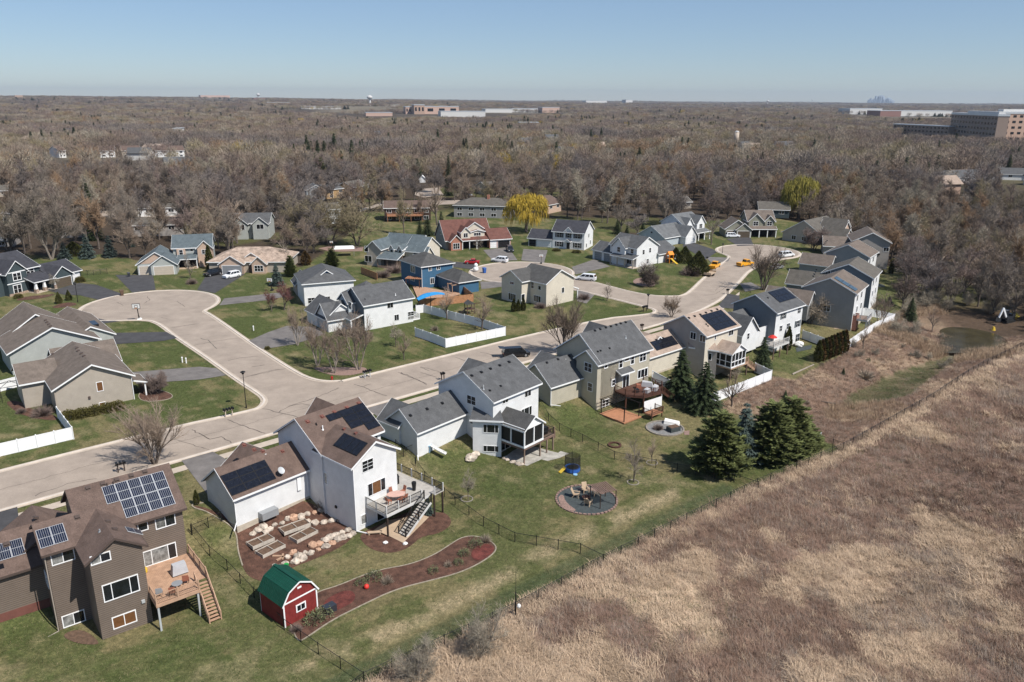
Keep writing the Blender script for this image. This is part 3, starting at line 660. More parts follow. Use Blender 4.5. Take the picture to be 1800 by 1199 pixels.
        for u,v in posts:
            q=MB();q.bar(s.l(u,v,zg(u,v)-.1),s.l(u,v,z-.33),.17);q.build('post',M[pm],d)
        for line in rails: s.rail(line,z,mr,d,h=h,pm=pmr)
        return d
    def gz(s,u,v): return H1(s.c*u-s.s*v,s.s*u+s.c*v)
    def stairs(s,a,b,w,ms,mr,par,n=14,rail=True,pm=None):
        """a top (u,v,z), b bottom; w width vector (u,v)"""
        A,B=s.l(*a),s.l(*b);W=Vector((w[0],w[1],0));up=Vector((0,0,1));mb=MB();run=(B-A);hd=Vector((run.x,run.y,0)).normalized()
        for k in range(1,n):
            p=A.lerp(B,k/n);mb.hexa([p,p+W,p+W+hd*.3,p+hd*.3,p+up*.045,p+W+up*.045,p+W+hd*.3+up*.045,p+hd*.3+up*.045])
        st=mb.build('stairs',M[ms],par)
        m2=MB()
        for o in(Vector((0,0,0)),W): m2.bar(A+o-up*.12,B+o-up*.05,.05,.3)
        m2.build('stringer',M[pm or mr],st)
        if rail:
            for o in(Vector((0,0,0)),W):
                m3=MB();m3.bar(A+o+up*.95,B+o+up*.95,.08,.05);m3.bar(A+o+up*.2,B+o+up*.2,.04)
                for k in range(1,n*2): m3.bar(A.lerp(B,k/n/2)+o+up*.1,A.lerp(B,k/n/2)+o+up*.95,.025)
                for k in(0,.5,1): m3.bar(A.lerp(B,k)+o-up*.1,A.lerp(B,k)+o+up*1.05,.11)
                m3.build('railing',M[mr],st)
        return st
    def bay(s,a,b,c,d,zb,ze,zr,wall,roof,oh=.4):
        # corner bay set diagonally: a-b face, b-c and d-a returns, low roof rising to the house walls at c and d
        w=s.wm(wall)
        for p,q in((a,b),(b,c),(d,a)): s.q(w,[(*p,zb),(*q,zb),(*q,ze),(*p,ze)])
        e=Vector((b[0]-a[0],b[1]-a[1])).normalized();n=Vector((e.y,-e.x));A=Vector(a)+n*oh-e*oh;B=Vector(b)+n*oh+e*oh
        t=.14;r=s.R.setdefault(roof,MB())
        P=[(A.x,A.y,ze+.02),(B.x,B.y,ze+.02),(c[0],c[1],zr),(d[0],d[1],zr)];r.hexa([s.l(*p) for p in P]+[s.l(p[0],p[1],p[2]+t) for p in P])
        s.T.hexa([s.l(A.x,A.y,ze-.06),s.l(B.x,B.y,ze-.06),s.l(B.x-n.x*-.04,B.y+n.y*.04,ze-.06),s.l(A.x+n.x*.04,A.y+n.y*.04,ze-.06),s.l(A.x,A.y,ze+.18),s.l(B.x,B.y,ze+.18),s.l(B.x+n.x*.04,B.y+n.y*.04,ze+.18),s.l(A.x+n.x*.04,A.y+n.y*.04,ze+.18)])
    def done(s):
        for m,w in s.W.items(): w.build('foundation' if 'foundation' in m else 'wall',M[m],s.e)
        first=None
        for m,r in s.R.items():
            o=r.build('roof',M[m],s.e);first=first or o
        if s.T.f: s.T.build('fascia',s.trim,s.e)
        KIDS[s.e.name]=[c for c in s.e.children]
        return s.e
# ================================================================== A taupe house, lower left
h=House('taupe house with brown roof, silver framed solar panels and a cedar deck',39,12,78,-2.6);h.trim=M['brown trim'];TP,BR='taupe siding','brown shingles'
mn=h.gable(9.9,18.8,75.9,84.3,-3.2,5.6,'u',2.9,TP,BR,found='red foundation')
lw=h.gable(6.5,12.2,74.9,80.3,-3.2,5.6,'u',1.55,TP,BR,g1=0,found='red foundation')
bay=h.gable(9.3,13.7,70.9,77.4,-3.4,5.6,'v',1.45,TP,BR,g1=0,found='red foundation',fh=.15)
ga=h.gable(-6,6.5,78.6,86,-2.2,2.8,'u',2.2,TP,BR,found='red foundation',fh=1.0)
gf=h.gable(4.0,10.4,80,86.4,-.6,2.8,'v',2.0,TP,BR,g1=1)
W=M['white paint'];FB=('v-',70.9);FL=('v-',74.9);FM=('v-',75.9)
h.win(FL,('z1',368,460),1.75,1.15,2,['curtain glass','dark glass'],W);h.win(FL,('z1',433,826),1.75,1.1,2,['curtain glass','dark glass'],W)
h.win(FB,('z1',590,472),1.5,.75,2,['curtain glass','dark glass'],W);h.win(FB,('z1',711,647),2.9,1.6,[1,2.3,1],'dark glass',W);h.win(FB,('z1',731,831),1.9,1.1,2,['wood blind','wood blind'],W)
h.win(FM,('z1',970,253),1.75,1.15,2,['curtain glass','dark glass'],W);h.win(FM,('z1',940,450),3.0,1.55,[1,2.2,1],['curtain glass','curtain glass','dark glass'],W);h.win(FM,('z1',838,285),.8,.8,1,'dark glass',W)
h.win(FM,(15.6,-1.2),1.8,2.0,2,'dark glass',W,name='patio_door')
h.win(('u-',6.5),(77.6,1.4),1.4,1.2,2,'dark glass',W)
h.panels(mn['v-'],('uv',3.0,.8),5,2,1.13,2.02,'cell navy','frame silver',skip=((0,1),))
h.panels(lw['v-'],('uv',.12,.85),2,1,1.1,2.02,'cell navy','frame silver')
h.panels(bay['u+'],('z1',808,312),1,1,1.7,1.0,'cell navy','frame silver') if False else h.panels(bay['u+'],('z1',748,318),1,1,1.06,1.5,'cell navy','frame silver')
h.panels(ga['v-'],('z1',-110,422),3,1,1.06,1.82,'cell navy','frame silver')
h.vents(mn['v-'],'z1',[(515,60),(602,35),(685,12),(770,-12),(850,-36)]);h.vents(lw['v-'],'z1',[(453,232),(38,390)]);h.vents(bay['u+'],'z1',[(632,258),(672,303)]);h.vents(gf['u+'],'z1',[(210,235)])
h.pipe(bay['u-'],'z1',586,316,.25,'grey metal');h.pipe(mn['v-'],'z1',630,52,.4,'brown trim');h.pipe(mn['v-'],'z1',668,40,.4,'brown trim')
h.spout(6.4,74.8,5.3,-2.9,-2.2,-.6,'tan siding')
h.bx('vent_hood','galvanised',12.95,13.25,70.75,70.9,-.35,-.05)
dk=h.deck(13.75,17.7,68.8,75.88,.25,'cedar deck','cedar rail',[(13.9,68.95),(17.5,68.95)],'galvanised',[[(13.8,70.8),(13.8,68.85),(17.65,68.85)]],h.gz)
h.rail([(18.9,70.6),(18.9,75.7)],.25,'cedar rail',dk)
m_=MB();m_.box(*h.l(17.7,70.4,.2),*h.l(18.95,75.88,.25));m_.build('deck_landing',M['cedar deck'],dk)
h.stairs((17.78,70.4,.25),(17.78,67.2,-2.75),(1.1,0),'cedar deck','cedar rail',dk,13)
h.done();HA=h
# ================================================================== B white house with brown roof
h=House('white house with brown roof, black solar panels and a grey deck with stairs',49,53,74,-2.6);WS='white siding'
mn=h.gable(48.6,57.4,71.5,80.4,-2.8,5.6,'u',2.9,WS,BR,found='foundation')
bay=h.gable(48.75,55.1,65.9,73,-3.0,5.6,'v',1.9,WS,BR,g1=0,rp=.5,found='foundation',fh=.3)
ga=h.gable(38.9,48.6,74.5,80.6,-1.2,2.7,'u',2.35,WS,BR,g1=0,found='foundation',fh=.15)
h.gable(41.8,47.8,77.5,81.9,-.5,2.7,'v',2.1,WS,BR);h.gable(53.4,57.3,77.5,81.4,-.5,5.6,'v',2.1,WS,BR)
FB=('v-',65.9);FL=('u-',48.75);FG=('v-',74.5)
h.win(FB,('z2',1150,556),1.5,1.3,2,'dark glass',rows=3,b=.05);h.win(FB,('z2',1206,690),2.5,1.5,[1,2,1],['dark glass','wood blind','dark glass'],rows=1,b=.06);h.win(FB,('z2',1127,890),.75,1.1,1,'curtain glass')
h.win(FL,('z2',783,523),1.1,1.25,2,['curtain glass','dark glass']);h.win(FL,('z2',883,633),1.0,1.35,2,['dark glass','curtain glass'])
h.win(('v-',71.5),(56.4,4.6),1.0,.8,2,'dark glass');h.win(FB,(52.9,-1.55),2.1,2.1,2,'dark glass',name='patio_door')
h.panels(mn['v-'],('uv',3.7,1.05),3,4,1.88,.97,skip=((0,1),(0,2),(0,3),(1,3)))
h.panels(bay['u+'],('z2',1180,420),1,1,.1,.1) if False else h.panels(bay['u-'],('uv',2.4,.65),4,1,1.06,1.92,'cell black')
h.panels(ga['v-'],('uv',.1,1.15),3,3,1.85,.9)
h.vents(mn['v-'],'z2',[(778,287),(868,255),(945,228),(1022,200),(1095,173)],'red foundation');h.vents(bay['u-'],'z2',[(1005,332),(1078,358)],'red foundation',.25)
h.vents(ga['v-'],'z2',[(385,432),(447,460),(500,470),(622,470)],'red foundation',.3);h.pipe(mn['v-'],'z2',872,335,.5);h.pipe(mn['v-'],'z2',832,305,.25,'black metal')
h.spout(48.7,65.78,5.4,-2.7,.7,-1.4);h.spout(38.85,74.4,2.5,-.7,-1,-1.2);h.spout(48.3,74.4,2.5,-.5)
# dish on the garage roof
p=h.on_slope(ga['v-'],'z2',612,625);b=h.l(*p);mb=MB();mb.tube(b,b+Vector((0,0,.6)),.03);q=b+Vector((0,-.1,.75));mb2=MB()
vs=[q+Vector((0,0,0))];R_=.42;ax=Vector((.2,-.8,.55)).normalized();xx=ax.orthogonal().normalized();yy=ax.cross(xx)
for k in range(14): t=2*math.pi*k/14;vs.append(q+xx*R_*math.cos(t)+yy*R_*math.sin(t)*1.1+ax*.12)
vs2=[v-ax*.03 for v in vs];mb2.add(vs,[(0,1+k,1+(k+1)%14) for k in range(14)]);mb2.add(vs2,[(0,1+(k+1)%14,1+k) for k in range(14)]);ds=mb2.build('satellite_dish',M['galvanised'],h.e,smooth=True);mb.build('mast',M['black metal'],ds)
h.bx('utility_box','white paint',46.9,47.4,74.3,74.5,.3,1.9);h.bx('vent_hood','black metal',48.6,48.75,69.3,69.6,-.9,-.6)
mb=MB();mb.box(*h.l(41.6,73.6,-1.2),*h.l(43.7,74.47,-.35));mb.build('window_well_cover',M['grey metal'],h.e)
dk=h.deck(50.3,57.2,62.2,65.88,.2,'grey deck','grey rail',[(50.5,62.4),(54.0,62.4)],'dark post',[],h.gz)
mb=MB();mb.box(*h.l(55.12,65.9,.15),*h.l(58.4,71,.2));mb.box(*h.l(57.2,61.6,.15),*h.l(58.6,65.9,.2));mb.box(*h.l(55.2,65.9,-.15),*h.l(58.3,70.9,.148));mb.build('deck_landing',M['grey deck'],dk)
for u,v in((57.1,61.7),(58.45,61.7),(58.3,70.8)):
    q=MB();q.bar(h.l(u,v,h.gz(u,v)-.1),h.l(u,v,.15),.17);q.build('post',M['dark post'],dk)
h.rail([(50.3,65.8),(50.3,62.25),(55.6,62.25)],.2,'black metal',dk,pm='grey rail');h.rail([(57.2,61.7),(58.55,61.7),(58.5,70.9)],.2,'black metal',dk,pm='grey rail')
h.stairs((55.75,61.95,.2),(51.7,61.95,-2.75),(0,-1.2),'grey deck','black metal',dk,14,pm='grey rail')
h.done();HB=h
# ================================================================== E white house with grey roof, screened porch
h=House('white house with grey roof and a dark screened porch on posts',49,78,74,-2.6);GS='grey shingles'
mn=h.gable(73.9,83.7,67.6,78.3,-2.7,5.6,'u',2.9,WS,GS,found='foundation')
ga=h.gable(64.5,73.9,72.7,78.8,-1.2,2.7,'u',2.3,WS,GS,g1=0,found='foundation',fh=.1)
h.gable(64.2,69.2,76,79.9,-.5,2.7,'v',2.0,WS,GS);h.gable(79.6,83.4,76,79.3,-.5,5.6,'v',1.5,WS,GS)
h.bay((72.25,69.9),(74.55,66.65),(75.4,67.6),(73.9,71.3),-3,2.7,3.7,WS,GS)
po=h.gable(74.75,78.6,62.7,67.6,-.05,2.45,'v',1.35,'screen mesh','dark grey shingles',oh=.35,g1=0)
fm=MB()
def post(u,v): fm.box(*h.l(u-.09,v-.09,-.2),*h.l(u+.09,v+.09,2.5))
for u in(74.72,76.7,78.63): post(u,62.66)
for v in(65.0,67.3): post(74.7,v);post(78.65,v)
for z0,z1 in((-.22,.02),(2.4,2.62)):
    fm.box(*h.l(74.6,62.55,z0),*h.l(78.75,62.7,z1));fm.box(*h.l(74.6,62.7,z0),*h.l(74.75,67.5,z1));fm.box(*h.l(78.6,62.7,z0),*h.l(78.75,67.5,z1))
fm.extr([h.l(74.75,62.68,2.55),h.l(78.6,62.68,2.55),h.l(76.68,62.68,3.85)],(0,-.06,0))
fm.build('porch_frame',M['white paint'],h.e)
FM=('v-',67.6);h.win(FM,('z4',925,547),1.1,.8,2);h.win(FM,('z4',1100,490),1.3,1.1,2);h.win(FM,('z4',1090,640),2.2,1.3,[1,2,1]);h.win(('u-',73.9),('z4',660,548),1.6,1.2,2,rows=2)
FB=('p',(72.25,69.9),(74.55,66.65));h.win(FB,('z4',812,771),2.05,1.15,[1,2.3,1],b=.06);h.win(FB,('z4',812,927),2.05,.85,[1,2.3,1],b=.06);h.win(('u-',73.9),(71.5,1.7),.9,1.2,1,'curtain glass')
h.win(FM,(76.4,-1.5),1.9,2,2,name='patio_door')
h.vents(mn['v-'],'z4',[(662,357),(737,330),(808,303),(880,277),(953,250)],'black metal',.3);h.vents(ga['v-'],'z4',[(183,668),(313,617),(432,572)],'black metal',.3)
h.vents(mn['v-'],'z4',[(803,473),(888,438)],'black metal',.2);h.pipe(mn['v-'],'z4',754,462,.6,'galvanised')
dk=h.deck(74.75,81.4,62.7,67.5,-.25,'old deck','old rail',[(74.9,62.8),(78.3,62.8),(79.8,62.8),(81.2,62.8)],'old deck',[],h.gz)
h.rail([(78.8,62.75),(81.35,62.75),(81.35,66)],-.25,'black metal',dk,pm='old rail')
h.stairs((81.5,66.2,-.25),(84.6,66.2,-2.6),(0,-1.1),'old deck','old rail',dk,12)
h.bx('grill','black metal',79.6,80.8,63.4,64,-.2,.85);h.spout(64.4,72.6,2.5,-.9,-.8,-1)
h.done()
# ================================================================== F olive house
h=House('olive beige house with steep grey roof and a reddish angled deck',41.5,94,80,-2.6);OS='olive siding'
mn=h.gable(87.8,99.7,78.1,88,-2.7,5.6,'u',3.6,OS,GS,rp=.47,found='foundation')
lowg=h.gable(86.9,92,78.1,82.6,-2.7,5.6,'u',1.6,OS,GS,g1=0)
h.gable(95.4,99.6,85,89.6,-.5,5.6,'v',2.3,OS,GS)
ga=h.gable(80,87.8,81.4,88,-1,2.7,'u',2.6,OS,GS,g1=0,found='foundation',fh=.1)
h.gable(83,89,84.5,89.6,-.5,2.7,'v',2.2,OS,GS)
FM=('v-',78.1);FL=('u-',86.9)
h.win(FL,('z5',525,487),1.5,1.35,2,rows=2);h.win(FL,('z5',541,647),.9,1.3,1,rows=2)
for x,y,w_,hh,n in((670,475,.6,.6,1),(790,455,.75,1.45,1),(840,420,1.0,.55,1),(884,425,.75,1.45,1),(968,400,1.5,1.5,2)): h.win(FM,('z5',x,y),w_,hh,n,rows=2 if hh>1 else 1,b=.14)
h.win(FM,('z5',966,535),2.4,1.35,[1,1.3,1],rows=1,b=.14);h.win(FM,('z5',730,612),.7,.95,1,rows=2,b=.14);h.win(FM,('z5',830,605),1.5,2.1,2,name='patio_door',b=.12);h.win(FM,('z5',664,788),1.5,1.5,2,rows=3,b=.12)
h.shed(91.3,94.6,76.9,78.1,2.95,3.5,'v-',GS)
h.vents(mn['v-'],'z5',[(580,190),(622,178),(668,165),(708,155),(752,142),(788,132),(828,122)],'black metal',.28);h.vents(ga['v-'],'z5',[(190,450),(280,422),(370,396)],'black metal',.28)
h.vents(mn['v-'],'z5',[(603,360),(625,353),(698,333)],'black metal',.2);h.pipe(mn['v-'],'z5',830,250,.4,'galvanised')
h.spout(80,81.3,2.5,-.6,1.1,-1.1);h.bx('wall_lamp','tan siding',90.1,90.3,77.9,78.1,2.2,2.6)
# angled deck
mb=MB();pl=[(91.2,78.05),(90.9,75.5),(92.6,73.2),(96.4,72.6),(98.3,74.2),(98.3,78.05)];zz=.15
mb.extr([h.l(u,v,zz-.3) for u,v in pl][::-1] if False else [h.l(u,v,zz-.3) for u,v in pl],(0,0,.3));dk=mb.build('deck',M['red deck'],h.e)
h.rail(pl[:1]+pl[1:5]+pl[5:],zz,'red rail',dk)
for u,v in((91,75.5),(92.7,73.3),(96.3,72.8),(98.2,74.3)):
    q=MB();q.bar(h.l(u,v,-2.9),h.l(u,v,-.15),.16);q.build('post',M['red rail'],dk)
h.stairs((98.4,76.2,.1),(101.2,74.4,-2.6),(-.5,-1.0),'red deck','red rail',dk,12)
mb=MB();mb.bar(h.l(92.4,72.9,-1.4),h.l(96.2,72.4,-1.25),.03,1.7);mb.bar(h.l(96.3,72.5,-1.1),h.l(98,73.9,-.9),.03,1.3);mb.build('privacy_tarp',M['vinyl white'],dk)
mb=MB();mb.box(*h.l(86.9,72.2,-2.62),*h.l(91,77.6,-2.42));lo=mb.build('lower_deck',M['orange deck'],h.e)
mb=MB();mb.box(*h.l(91.3,70.4,-2.0),*h.l(94.0,72.0,-1.85));lo2=mb.build('bench_platform',M['orange deck'],h.e);h.rail([(91.3,72),(91.3,70.4),(94,70.4),(94,72)],-1.9,'red rail',lo2,h=.9)
for u,v in((91.4,70.5),(93.9,70.5)):
    q=MB();q.bar(h.l(u,v,-2.9),h.l(u,v,-2),.14);q.build('post',M['red rail'],lo2)
pg=MB()
for u in(87.2,90.7):
    for v in(72.5,77.2): pg.bar(h.l(u,v,-2.5),h.l(u,v,-.2),.12)
for u in(87.2,90.7): pg.bar(h.l(u,72.2,-.15),h.l(u,77.6,-.15),.08,.14)
for k in range(6): pg.bar(h.l(87,75+k*.45,-.02),h.l(91,75+k*.45,-.02),.05,.1)
pg.build('pergola',M['black metal'],h.e)
h.done()
# ================================================================== G tan roof house with sunroom
h=House('tan roofed house with a large black solar array and a screened sunroom',41.5,117,80,-2.5);CS='tan siding';TS='tan shingles'
mn=h.gable(112.7,122.6,76.3,85.5,-2.7,5.6,'u',2.6,'cream siding',TS,found='foundation');h.wm('grey siding')
h.q(h.wm('greige siding'),[(112.68,85.5,-2),(112.68,76.3,-2),(112.68,76.3,5.6),(112.68,80.9,8.15),(112.68,85.5,5.6)])
ga=h.gable(103,112.7,80.8,87,-1.2,2.7,'u',2.3,'cream siding',TS,g1=0,found='foundation',fh=.5);h.gable(105.4,110.8,83,87.6,-.5,2.7,'v',2.0,'cream siding',TS)
h.bay((112.75,79.2),(114.65,75.0),(115.6,76.3),(112.7,79.9),-2.8,2.7,3.6,'greige siding',TS)
po=h.gable(115.7,119.9,72.7,76.3,-.1,2.45,'v',1.3,'screen mesh',TS,oh=.35,g1=0)
fm=MB()
for u in(115.68,116.75,117.8,118.85,119.93): fm.box(*h.l(u-.07,72.6,-.2),*h.l(u+.07,72.74,2.5))
for v in(73.8,75,76): fm.box(*h.l(115.6,v-.07,-.2),*h.l(115.74,v+.07,2.5))
for z0,z1 in((-.22,.0),(.85,.95),(2.4,2.6)): fm.box(*h.l(115.6,72.58,z0),*h.l(120,72.72,z1));fm.box(*h.l(115.58,72.72,z0),*h.l(115.72,76.2,z1))
fm.extr([h.l(115.7,72.66,2.5),h.l(119.9,72.66,2.5),h.l(117.8,72.66,3.8)],(0,-.06,0));fm.build('porch_frame',M['white paint'],h.e)
FL=('u-',112.66);h.win(FL,('z6',377,577),1.1,1.2,2);h.win(FL,('z6',457,600),1.1,1.2,2);h.win(('v-',76.3),('z6',695,550),1.4,1.0,2);h.win(('v-',76.3),('z6',563,588),.35,.9,1)
h.win(('p',(112.75,79.2),(114.65,75.0)),('z6',480,748),2.1,1.2,[1,2,1]);h.win(('p',(112.75,79.2),(114.65,75.0)),('z6',505,895),.8,1.2,1)
h.panels(mn['v-'],('uv',3.4,1.1),4,3,1.58,1.38)
h.panels(ga['v-'],('z6',12,632),4,2,1.5,.98)
h.vents(mn['v-'],'z6',[(340,427),(388,412),(435,398),(483,382),(530,368),(577,354)],'black metal',.3);h.vents(mn['v-'],'z6',[(485,480),(500,495)],'black metal',.18);h.vents(ga['v-'],'z6',[(65,612),(122,597)],'black metal',.28);h.vents(po['u+'],'z6',[(665,635),(715,648)],'black metal',.25)
dk=h.deck(115.7,121.2,72.65,76.25,-.15,'cedar deck','cedar rail',[(115.9,72.8),(118,72.8),(121,72.8)],'old rail',[[(120.1,72.7),(121.15,72.7)]],h.gz)
h.stairs((121.2,74.2,-.15),(124.2,73.0,-2.6),(-.35,-1.0),'cedar deck','cedar rail',dk,12)
h.done()
# ================================================================== H white house grey roof
h=House('tall white house with grey roof and a gabled garage wing',41.5,140,80,-2.4);SL='grey blue siding'
mn=h.gable(136.2,146.2,76.6,86.2,-2.7,5.6,'u',2.6,WS,GS,found='foundation')
h.q(h.wm('grey blue siding'),[(136.17,86.2,-2),(136.17,76.6,-2),(136.17,76.6,5.6),(136.17,81.4,8.15),(136.17,86.2,5.6)])
h.gable(127,136.2,80.5,86.5,-1,2.7,'u',2.3,WS,GS,g1=0);gs=h.gable(126.9,132.2,77.9,83,-1.2,2.7,'v',2.8,WS,GS,g1=0)
h.walls(132.2,136.2,78.3,81,-1.2,2.7,WS)
FM=('v-',76.6)
for x,y,w_,hh in((1137,410,1.1,1.1),(1270,362,1.1,1.1),(1115,515,.9,1.1),(1177,495,1.1,1.1),(1257,475,1.3,1.3),(1203,610,.6,1.3),(1255,592,1.5,1.6)): h.win(FM,('z6',x,y),w_,hh,2,rows=2,b=.05,sh='slate siding' if x in(1137,1257) else None)
h.win(('v-',77.9),('z6',840,580),.7,1.1,1,rows=2)
h.panels(mn['v-'],('uv',4.0,.4),4,2,1.5,1.62)
h.vents(mn['v-'],'z6',[(1005,258)],'black metal',.22)
dk=h.deck(132.5,138,74.3,76.58,-.1,'grey deck','grey rail',[(132.7,74.4),(135,74.4),(137.8,74.4)],'old rail',[[(132.5,76.5),(132.5,74.35),(137.9,74.35)]],h.gz)
h.done()
# ================================================================== I, J, K, L beyond
def slab_house(label,yaw,u0,u1,v0,v1,wall,roof,side,rise=2.6,zb=-2.6,ze=5.5,g=None,back='white siding'):
    h=House(label,yaw,(u0+u1)/2,(v0+v1)/2,-2.4);mn=h.gable(u0,u1,v0,v1,zb,ze,'u',rise,back,roof,found='foundation')
    vm=(v0+v1)/2;e=.03
    h.q(h.wm(wall),[(u0-e,v1,zb),(u0-e,v0,zb),(u0-e,v0,ze),(u0-e,vm,ze+rise-.05),(u0-e,v1,ze)])
    return h,mn
h,mn=slab_house('grey sided house with a long blue tinted solar array along its roof',55,176.5,187,34,44.8,'steel siding','taupe shingles',0)
h.panels(mn['v-'],('x1',705,603),6,1,1.45,2.2,'cell blue',each=False) if False else None
sl=mn['v-'];h.panels(sl,('uv',1.1,.5),2,3,1.1,1.72,'cell blue','black metal',each=False)
h.vents(sl,'z7',[(775,470),(765,490),(755,510),(745,528)],'black metal',.3)
FU=('u-',176.47);h.win(FU,('z7',850,803),2.2,1.5,3,rows=2)
FB=('v-',34)
for a,z in((179,4),(183,4),(180,1.3),(184,1.3)): h.win(FB,(a,z),1.2,1.3,2)
h.gable(172.5,178,42.5,52,-1,2.7,'v',2.2,'steel siding','taupe shingles')
dk=h.deck(177,181,31,33.95,-.1,'old deck','grey rail',[(177.2,31.2),(179,31.2),(180.8,31.2)],'galvanised',[[(177,33.9),(177,31.05),(181,31.05)]],h.gz);h.walls(176.9,179.5,33.2,34,-2.7,.6,'brick')
h.done()
h,mn=slab_house('dark slate blue house with a grey roof between two grey houses',57,196,206.5,27.5,38.5,'grey blue siding','weathered shingles',0)
h.win(('u-',195.97),('z7',877,493),1.0,.7,2);FB=('v-',27.5)
for a,z in((198,4),(202,4),(199,1.3),(203,1.3)): h.win(FB,(a,z),1.2,1.3,2)
h.gable(193,199,36,46,-1,2.7,'v',2.6,'grey blue siding','weathered shingles');h.vents(mn['v+'],'z7',[(800,345),(800,360),(800,375)],'black metal',.25)
h.done()
h,mn=slab_house('plain grey gabled house with tan ridge beside the upper cul-de-sac',54,221,231,44.6,55.4,'grey siding','taupe shingles',0)
h.vents(mn['v-'],'z7',[(868,215),(858,226),(848,238),(838,250)],'black metal',.25);FB=('v-',44.6)
for a,z in((223,4),(227,4),(224,1.3),(228,1.3)): h.win(FB,(a,z),1.2,1.3,2)
h.gable(217,223,53,61,-1,2.7,'v',2.2,'grey siding','taupe shingles')
h.done()
h=House('greige house showing a broad plain gable wall with few windows',-16,32,240,-2.4)
mn=h.gable(33.0,43.2,250.6,262,-3,5.2,'v',2.6,'greige siding','taupe shingles',og=.5,found='foundation');h.gable(25.5,33.0,254,263,-2,2.8,'u',2.2,'greige siding','taupe shingles')
FB=('v-',250.6);h.win(FB,('x1',985,497),.9,1.1,1);h.win(FB,('x1',978,548),.9,.9,1);h.win(FB,('x1',1073,476),1.4,1.0,2)
h.bx('vent_hood','black metal',40,40.8,250.4,250.6,1.5,1.8);h.bx('chimney','red foundation',31.6,32.9,251.6,253.2,-2,2.2)
h.done()
# ================================================================== N house with the red bush
h=House('low tan roofed house with two cream gables and a reddish bush in front',45,257,112,0)
h.gable(250,266,108,122,-.5,2.8,'u',4.4,'beige siding','weathered shingles');h.gable(259.5,265,106,114,-.5,4.8,'v',2.4,'peach siding','weathered shingles');h.gable(255.5,260.5,104.2,112,-.5,4.8,'v',2.4,'peach siding','weathered shingles')
h.gable(251.5,257.5,101.8,110,-.5,2.8,'v',2.6,'peach siding','weathered shingles')
for a in(118,114.5,111): h.win(('u-',250),(a,1.4),1.4,1.3,2)
h.win(('v-',106),(262.5,4.6),.9,1,1);h.win(('v-',104.2),(258,4.4),1,1,1);h.done()
# ================================================================== O moss green house
h=House('moss green house with twin front gables and a brown garage door',0,82,273,0)
h.gable(80.6,89.8,270.4,278.8,-.3,5.4,'u',2.9,'moss siding','taupe shingles');h.gable(80.8,85.8,269.6,275,-.3,5.4,'v',2.4,'moss siding','taupe shingles',g1=0);h.gable(86.4,89.6,269.9,274,-.3,5.4,'v',1.7,'moss siding','taupe shingles',g1=0)
h.gable(72.8,81,268.8,277,-.3,2.8,'v',2.9,'moss siding','taupe shingles');h.gable(76.3,81.2,267.6,272,-.3,2.8,'v',2.0,'moss siding','taupe shingles',g1=0)
h.shed(80.5,90.2,267.8,269.6,2.75,3.6,'v-','taupe shingles')
h.door(('v-',267.6),(78.8,1.1),4.2,2.2,'garage door brown');h.door(('v-',268.8),(74.6,1.1),2.6,2.2,'garage door brown')
for a in(83.2,88): h.win(('v-',269.6) if a<86 else ('v-',269.9),(a,4.5),1.6,1.4,2,rows=2)
h.walls(80.9,90.1,269.3,269.55,-.3,2.7,'painted shade')
for u in(81.3,84.2,87,89.9): h.bx('porch_column','white paint',u-.12,u+.12,267.95,268.2,0,2.7)
h.done()
# ================================================================== P white gables grey house
h=House('pale house with white dormer gables and a low grey gabled wing',41,215,161,0)
LG='light grey shingles'
h.gable(213.5,223.5,159.8,168.8,-.5,5.4,'u',2.8,'white siding',LG);h.gable(214.4,217.6,158.8,164,-.5,5.4,'v',1.9,'white siding',LG,g1=0);h.gable(219.5,223.7,158.4,164,-.5,5.4,'v',2.3,'white siding',LG,g1=0)
h.gable(200.5,213.5,156.8,167.5,-.8,2.7,'u',3.1,'pale blue siding',LG);h.gable(208.5,214.2,154.5,163,-.5,2.7,'v',2.9,'white siding',LG,g1=0)
h.door(('v-',154.5),(211.4,1.1),4.4,2.2,'garage door white');h.win(('v-',158.8),(216,4.3),1.1,1.3,2,rows=2);h.win(('v-',158.4),(221.6,4.3),1.5,1.4,2,rows=2)
h.shed(214.3,224,155.8,158.6,2.6,3.4,'v-',LG);h.walls(214.5,223.6,158.2,158.38,-.3,2.5,'painted shade')
for u in(214.6,217.6,220.8,223.7): h.bx('porch_column','white paint',u-.15,u+.15,156,156.3,-.3,2.6)
h.bx('gable_vent','black metal',200.42,200.5,161.8,162.4,3.6,4.1);h.done()
# ================================================================== Q white house grey roof with porch
h=House('white house with shaded porch front and grey gable roofs by the play slide',41,172,147,0)
h.gable(168.3,177.5,140.9,150.8,-.3,5.3,'v',2.6,'white siding','grey shingles');h.gable(167.2,172,144.3,149,-.3,5.3,'u',2.3,'white siding','grey shingles',g1=0)
h.gable(168.2,175,149.5,157.5,-.3,2.8,'v',2.0,'white siding','grey shingles');h.shed(165.6,168.3,139.9,148.5,2.6,3.4,'u-','grey shingles')
h.gable(177.5,186,140.5,150,-.3,2.7,'u',2.3,'white siding','grey shingles')
for v in(151.6,155.3): h.door(('u-',168.2),(v,1.15),2.9,2.3,'garage door grey')
h.win(('u-',167.2),(146.6,4.4),1.1,1.3,1,rows=2);h.win(('u-',168.3),(142.6,4.3),1.0,1.2,1,rows=2)
for a,z in((171.2,4),(174,4.2),(173.2,1.2)): h.win(('v-',140.9),(a,z),.8,1.2,1,rows=2)
for k in(140.1,143,145.8,148.3): h.bx('porch_column','beige siding',165.7,165.95,k-.12,k+.12,-.2,2.6)
h.walls(168.1,168.28,141,149.4,-.2,2.6,'painted shade') if False else None
